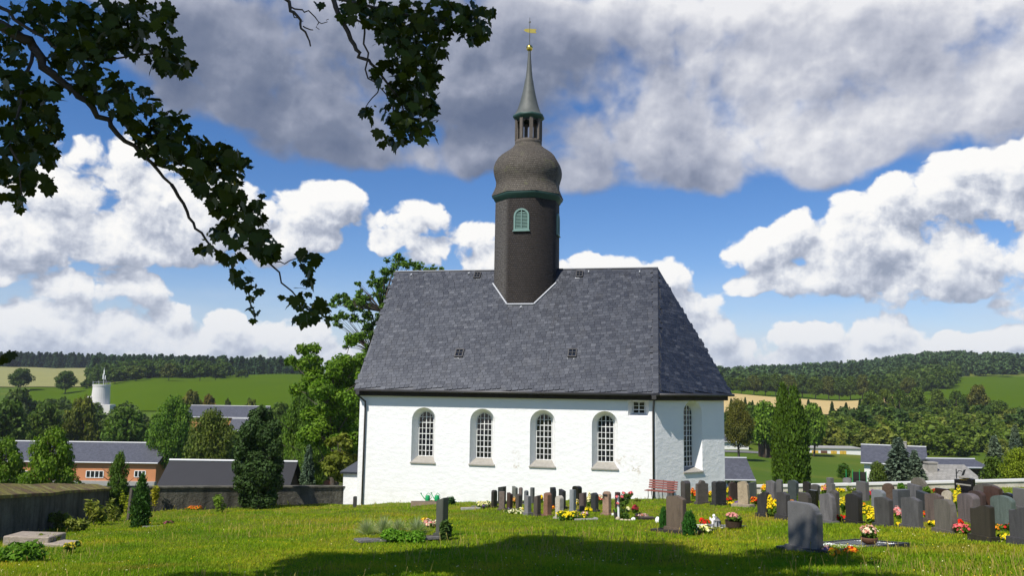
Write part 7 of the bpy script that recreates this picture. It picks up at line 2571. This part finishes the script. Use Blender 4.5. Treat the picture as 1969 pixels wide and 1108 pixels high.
# daisies, clover and hawkweed in the lawn
for nm, col, cnt, sd, sz in (('clover_blooms', (.75, .73, .62), 1100, 501, .009), ('hawkweed_blooms', (.80, .60, .03), 900, 502, .009)):
    r = rnd(sd)
    ii = r.integers(0, n, cnt * 3)
    keep = (np.sin(X[ii] * .7 + sd) * np.sin(Y[ii] * .5 + sd * 2) + r.normal(0, .45, len(ii))) > .1
    ii = ii[keep][:cnt]
    P = np.stack([X[ii], Y[ii], Zg[ii] + r.uniform(.05, .12, len(ii))], -1)
    Vb, Fb = blossom_cloud(r, P, np.full(len(P), .01), len(P), sz)
    # one bloom per place
    tag(link(nm, mesh_np(nm, Vb, Fb), MATS['blossoms'], color=col), kind='stuff')

# ------------------------------------------------------------------ maple over the camera
MT = Vector((-6.2, 2.2, 0)); MT.z = plane_z(MT.x, MT.y) - .1
maple = thing('maple_tree', 'maple whose dark leafy branches hang into the top of the view', 'tree', MT)
loc = lambda p: Vector(p) - MT


def bp(px, py, d):
    return loc(at(px, py, d))


r = rnd(900)
MB().tube([loc((-6.2, 2.2, MT.z - .2)), loc((-6.15, 2.25, 0)), loc((-5.9, 2.5, 3)), loc((-5.5, 3.0, 6)), loc((-5.2, 3.4, 10))], [.42, .34, .28, .2, .08], 12).build('trunk', MATS['bark'], maple, smooth=True)


def limb(pts, r0, r1):
    k = len(pts)
    fine, rs = [], []
    for i in range(k - 1):
        for j in range(3):
            t = j / 3
            p = pts[i].lerp(pts[i + 1], t)
            if i + j > 0:
                p = p + Vector(r.normal(0, .010, 3))
            fine.append(p); rs.append(r0 + (r1 - r0) * (i + t) / (k - 1))
    fine.append(pts[-1]); rs.append(r1)
    return MB().tube(fine, rs, 7).build('branch', MATS['bark'], maple, smooth=True)


limb([loc((-5.9, 2.5, 3.2)), bp(-260, -60, 5.2), bp(-60, 20, 5.6), bp(25, 62, 5.8), bp(65, 88, 5.9), bp(85, 122, 5.9), bp(130, 165, 6.0), bp(170, 195, 6.0), bp(205, 232, 6.1), bp(240, 268, 6.1), bp(290, 312, 6.2), bp(330, 355, 6.2)], .05, .010)
limb([bp(330, 355, 6.2), bp(352, 395, 6.2), bp(370, 430, 6.2), bp(395, 460, 6.2), bp(440, 505, 6.2), bp(470, 545, 6.2), bp(490, 600, 6.2)], .014, .004)
limb([bp(290, 312, 6.2), bp(360, 340, 6.3), bp(420, 400, 6.3), bp(480, 450, 6.3), bp(520, 505, 6.3), bp(560, 560, 6.3), bp(585, 590, 6.3), bp(622, 606, 6.3)], .012, .004)
limb([bp(520, 502, 6.3), bp(548, 503, 6.3), bp(585, 495, 6.3)], .006, .003)
limb([bp(-60, -30, 5.4), bp(0, 12, 5.6), bp(45, 48, 5.7), bp(100, 86, 5.8), bp(190, 120, 5.9), bp(290, 95, 5.9), bp(345, 125, 5.9)], .016, .004)
limb([bp(65, 88, 5.9), bp(40, 180, 5.7), bp(20, 260, 5.6), bp(40, 320, 5.6), bp(45, 385, 5.6)], .014, .004)
limb([loc((-5.5, 3.0, 6)), bp(420, -420, 5.8), bp(560, -160, 6.3), bp(637, -6, 6.5), bp(665, 42, 6.5), bp(680, 85, 6.5), bp(690, 108, 6.5), bp(715, 122, 6.5), bp(735, 150, 6.5), bp(770, 190, 6.5), bp(790, 250, 6.5)], .030, .005)
limb([bp(665, 20, 6.5), bp(700, 45, 6.5), bp(705, 100, 6.4), bp(707, 150, 6.4), bp(735, 172, 6.4), bp(760, 200, 6.4)], .010, .004)
limb([bp(637, -6, 6.5), bp(740, 20, 6.5), bp(850, 40, 6.6), bp(900, 45, 6.6), bp(935, 20, 6.6)], .014, .004)
limb([bp(735, 150, 6.5), bp(715, 190, 6.4), bp(700, 212, 6.4)], .006, .003)
limb([bp(560, -60, 6.4), bp(547, -2, 6.3), bp(558, 22, 6.3), bp(575, 38, 6.3), bp(585, 60, 6.3), bp(597, 88, 6.3)], .018, .006)
limb([bp(558, 12, 6.3), bp(590, 18, 6.3), bp(610, 40, 6.3), bp(614, 56, 6.3)], .007, .003)
limb([bp(558, 22, 6.3), bp(570, 36, 6.3), bp(583, 40, 6.3)], .006, .003)
limb([bp(611, 46, 6.3), bp(622, 44, 6.3), bp(632, 36, 6.3)], .004, .0025)
limb([bp(583, 50, 6.3), bp(602, 57, 6.3)], .006, .004)

LB = [(60, 12, 45, 22), (130, 40, 60, 42), (200, 50, 68, 52), (270, 28, 58, 34), (170, 100, 50, 36), (318, 30, 22, 30), (318, 95, 34, 38), (345, 122, 26, 20), (255, 70, 34, 34), (145, 140, 32, 28), (105, 105, 22, 22),
      (195, 165, 42, 30), (245, 192, 48, 34), (285, 232, 46, 38), (335, 232, 26, 22), (315, 275, 46, 32), (360, 292, 52, 36), (400, 312, 44, 40), (432, 302, 36, 28), (458, 312, 20, 24), (410, 350, 44, 32),
      (440, 382, 40, 32), (470, 408, 38, 28), (450, 440, 34, 26), (492, 440, 28, 26), (503, 470, 30, 24), (520, 488, 18, 15), (500, 385, 8, 14), (420, 448, 16, 16), (390, 470, 14, 14), (425, 495, 12, 12), (442, 490, 18, 16), (465, 530, 18, 16),
      (485, 560, 16, 18), (490, 600, 10, 16), (455, 515, 14, 12), (588, 498, 22, 20), (592, 540, 12, 24), (572, 580, 18, 16), (600, 596, 22, 14), (622, 602, 14, 24), (548, 575, 8, 10), (580, 612, 14, 12),
      (15, 60, 30, 30), (20, 112, 36, 36), (45, 170, 42, 36), (82, 180, 30, 32), (60, 228, 46, 42), (88, 258, 34, 34), (28, 230, 36, 38), (48, 288, 40, 34), (96, 290, 18, 20), (28, 338, 30, 20), (62, 330, 24, 24), (12, 372, 14, 10), (40, 388, 14, 14), (75, 350, 24, 16), (10, 680, 12, 10), (5, 300, 16, 20)]
LC = [(700, 18, 44, 24), (740, 32, 38, 30), (790, 30, 46, 34), (850, 28, 46, 32), (872, 50, 30, 22), (760, 68, 36, 30), (800, 76, 44, 42), (772, 112, 34, 32), (832, 92, 28, 32), (802, 132, 40, 36), (780, 170, 38, 30), (812, 182, 34, 30),
      (828, 150, 20, 26), (770, 212, 36, 26), (806, 222, 34, 30), (792, 252, 44, 24), (755, 270, 22, 12), (705, 215, 16, 11), (900, 30, 30, 28), (920, 56, 20, 22), (907, 76, 10, 14), (940, 30, 9, 22), (722, 140, 14, 12), (680, 4, 18, 8), (610, 2, 13, 5), (728, 250, 6, 4)]


def maple_leaf():
    """five-lobed leaf, stalk at the origin, tip along +y, slightly folded"""
    half = [(0, 0), (.16, -.10), (.44, -.06), (.44, .10), (.66, .18), (.80, .42), (.62, .46), (.50, .50), (.52, .70), (.38, .74), (.26, .72), (.14, .92), (0, 1.10)]
    V, F = [], []
    k = len(half)
    for x, y in half:
        V.append((x, y, .12 * x - .22 * x * x - .10 * y * y))
    for x, y in half:
        V.append((-x, y, .12 * x - .22 * x * x - .10 * y * y))
    V.append((0, .32, -.02)); c = len(V) - 1
    for i in range(k - 1):
        F.append((c, i, i + 1)); F.append((c, k + i + 1, k + i))
    return np.array(V), F


LV, LF = maple_leaf()
LFt = np.array(LF)
leaf_me = mesh_np('leaf', LV, LFt)
leaf_me.materials.append(MATS['maple_leaves'])
items = []
for blobs, d0, dens in ((LB, 5.95, 1.0), (LC, 6.5, 1.2)):
    for (px, py, rx, ry) in blobs:
        n = max(2, int(PI * rx * ry / 86 * dens))
        for i in range(n):
            a, q = r.uniform(0, 6.28), math.sqrt(r.random())
            d = d0 + r.normal(0, .28)
            items.append((px + rx * 1.05 * q * math.cos(a), py + ry * 1.05 * q * math.sin(a), d, r.uniform(.04, .09)))
print('LEAVES', len(items))
order = sorted(range(len(items)), key=lambda i: -items[i][3] / items[i][2])
own = set(order[:300])
VV, FF = [], []
for i, (px, py, d, s) in enumerate(items):
    p = bp(px, py, d)
    # leaves hang: tip downwards and outwards, blade turned any way
    yaw, pit, rol = r.uniform(0, 6.28), r.normal(-1.0, .45), r.normal(0, .6)
    M = Matrix.Rotation(yaw, 3, 'Z') @ Matrix.Rotation(pit, 3, 'X') @ Matrix.Rotation(rol, 3, 'Y')
    if i in own:
        o = bpy.data.objects.new('leaf', leaf_me)
        COL.objects.link(o)
        o.parent = maple
        o.matrix_local = Matrix.Translation(p) @ M.to_4x4() @ Matrix.Diagonal((s, s, s, 1))
        o.color = (.042, .062, .012, 1)
    else:
        FF.append(LFt + len(VV) * len(LV))
        VV.append(LV @ (np.array(M).T * s) + np.array(p))
o = link('foliage', mesh_np('foliage', np.concatenate(VV), np.concatenate(FF)), MATS['maple_leaves'], maple, color=(.036, .056, .012))
o['kind'] = 'stuff'
# winged seeds hanging among the leaves
sd = MB()
for (px, py, d, s) in items[::20]:
    c = bp(px + r.normal(0, 6), py + r.normal(0, 6), d)
    for k in range(3):
        q = c + Vector(r.normal(0, .03, 3))
        e = Vector(r.normal(0, 1, 3)).normalized() * .03
        f = Vector(r.normal(0, 1, 3)).normalized() * .010
        sd.add([q, q + e * .6 + f, q + e * 1.3, q + e * .6 - f], [(0, 1, 2, 3)])
o = sd.build('seeds', MATS['maple_leaves'], maple, color=(.11, .10, .025))
o['kind'] = 'stuff'
# the rest of the crown, above the picture: it shades the lawn in the foreground
C, R = [], []
for i in range(95):
    a, q = r.uniform(0, 6.28), math.sqrt(r.random())
    x, y = -6.0 + 5.2 * q * math.cos(a), 4.6 + 6.0 * q * math.sin(a)
    z = 9.0 + r.uniform(-2.0, 3.2) * (1 - q * .5)
    if z < max(y, 0) * .53 + 1.6:
        z = max(y, 0) * .53 + 1.8 + r.random()
    C.append(tuple(loc((x, y, z)))); R.append(r.uniform(.9, 1.4))
R = np.array(R)
V, F = leaf_cloud(r, C, np.stack([R, R, R * .7], -1), 60000, .20, .5, 1.3, .5)
o = link('crown', mesh_np('crown', V, F), MATS['maple_leaves'], maple, color=(.036, .056, .012))
o['kind'] = 'stuff'
lm = MB()
for c in C[::3]:
    c = Vector(c)
    q = loc((-5.5, 3.0, 6)).lerp(loc((-5.2, 3.4, 10)), r.random() * .8)
    lm.tube([q, q.lerp(c, .5) + Vector((0, 0, .2)), c], [.08, .05, .015], 5, cap=False)
lm.build('limbs', MATS['bark'], maple, smooth=True)

print('FACES', sum(len(me.loops) - 2 * len(me.polygons) for me in bpy.data.meshes))

# ------------------------------------------------------------------ thin summer haze
m, N, b, out = new_mat('haze')
N.t.nodes.remove(b)
pv = N.n('ShaderNodeVolumePrincipled')
pv.inputs['Color'].default_value = (.80, .88, 1.0, 1)
pv.inputs['Density'].default_value = .00010
N.link(pv.outputs[0], out.inputs['Volume'])
hz = MB().box(-7500, 7500, -400, 6500, -32, 90).build('haze', m)
tag(hz, kind='stuff')
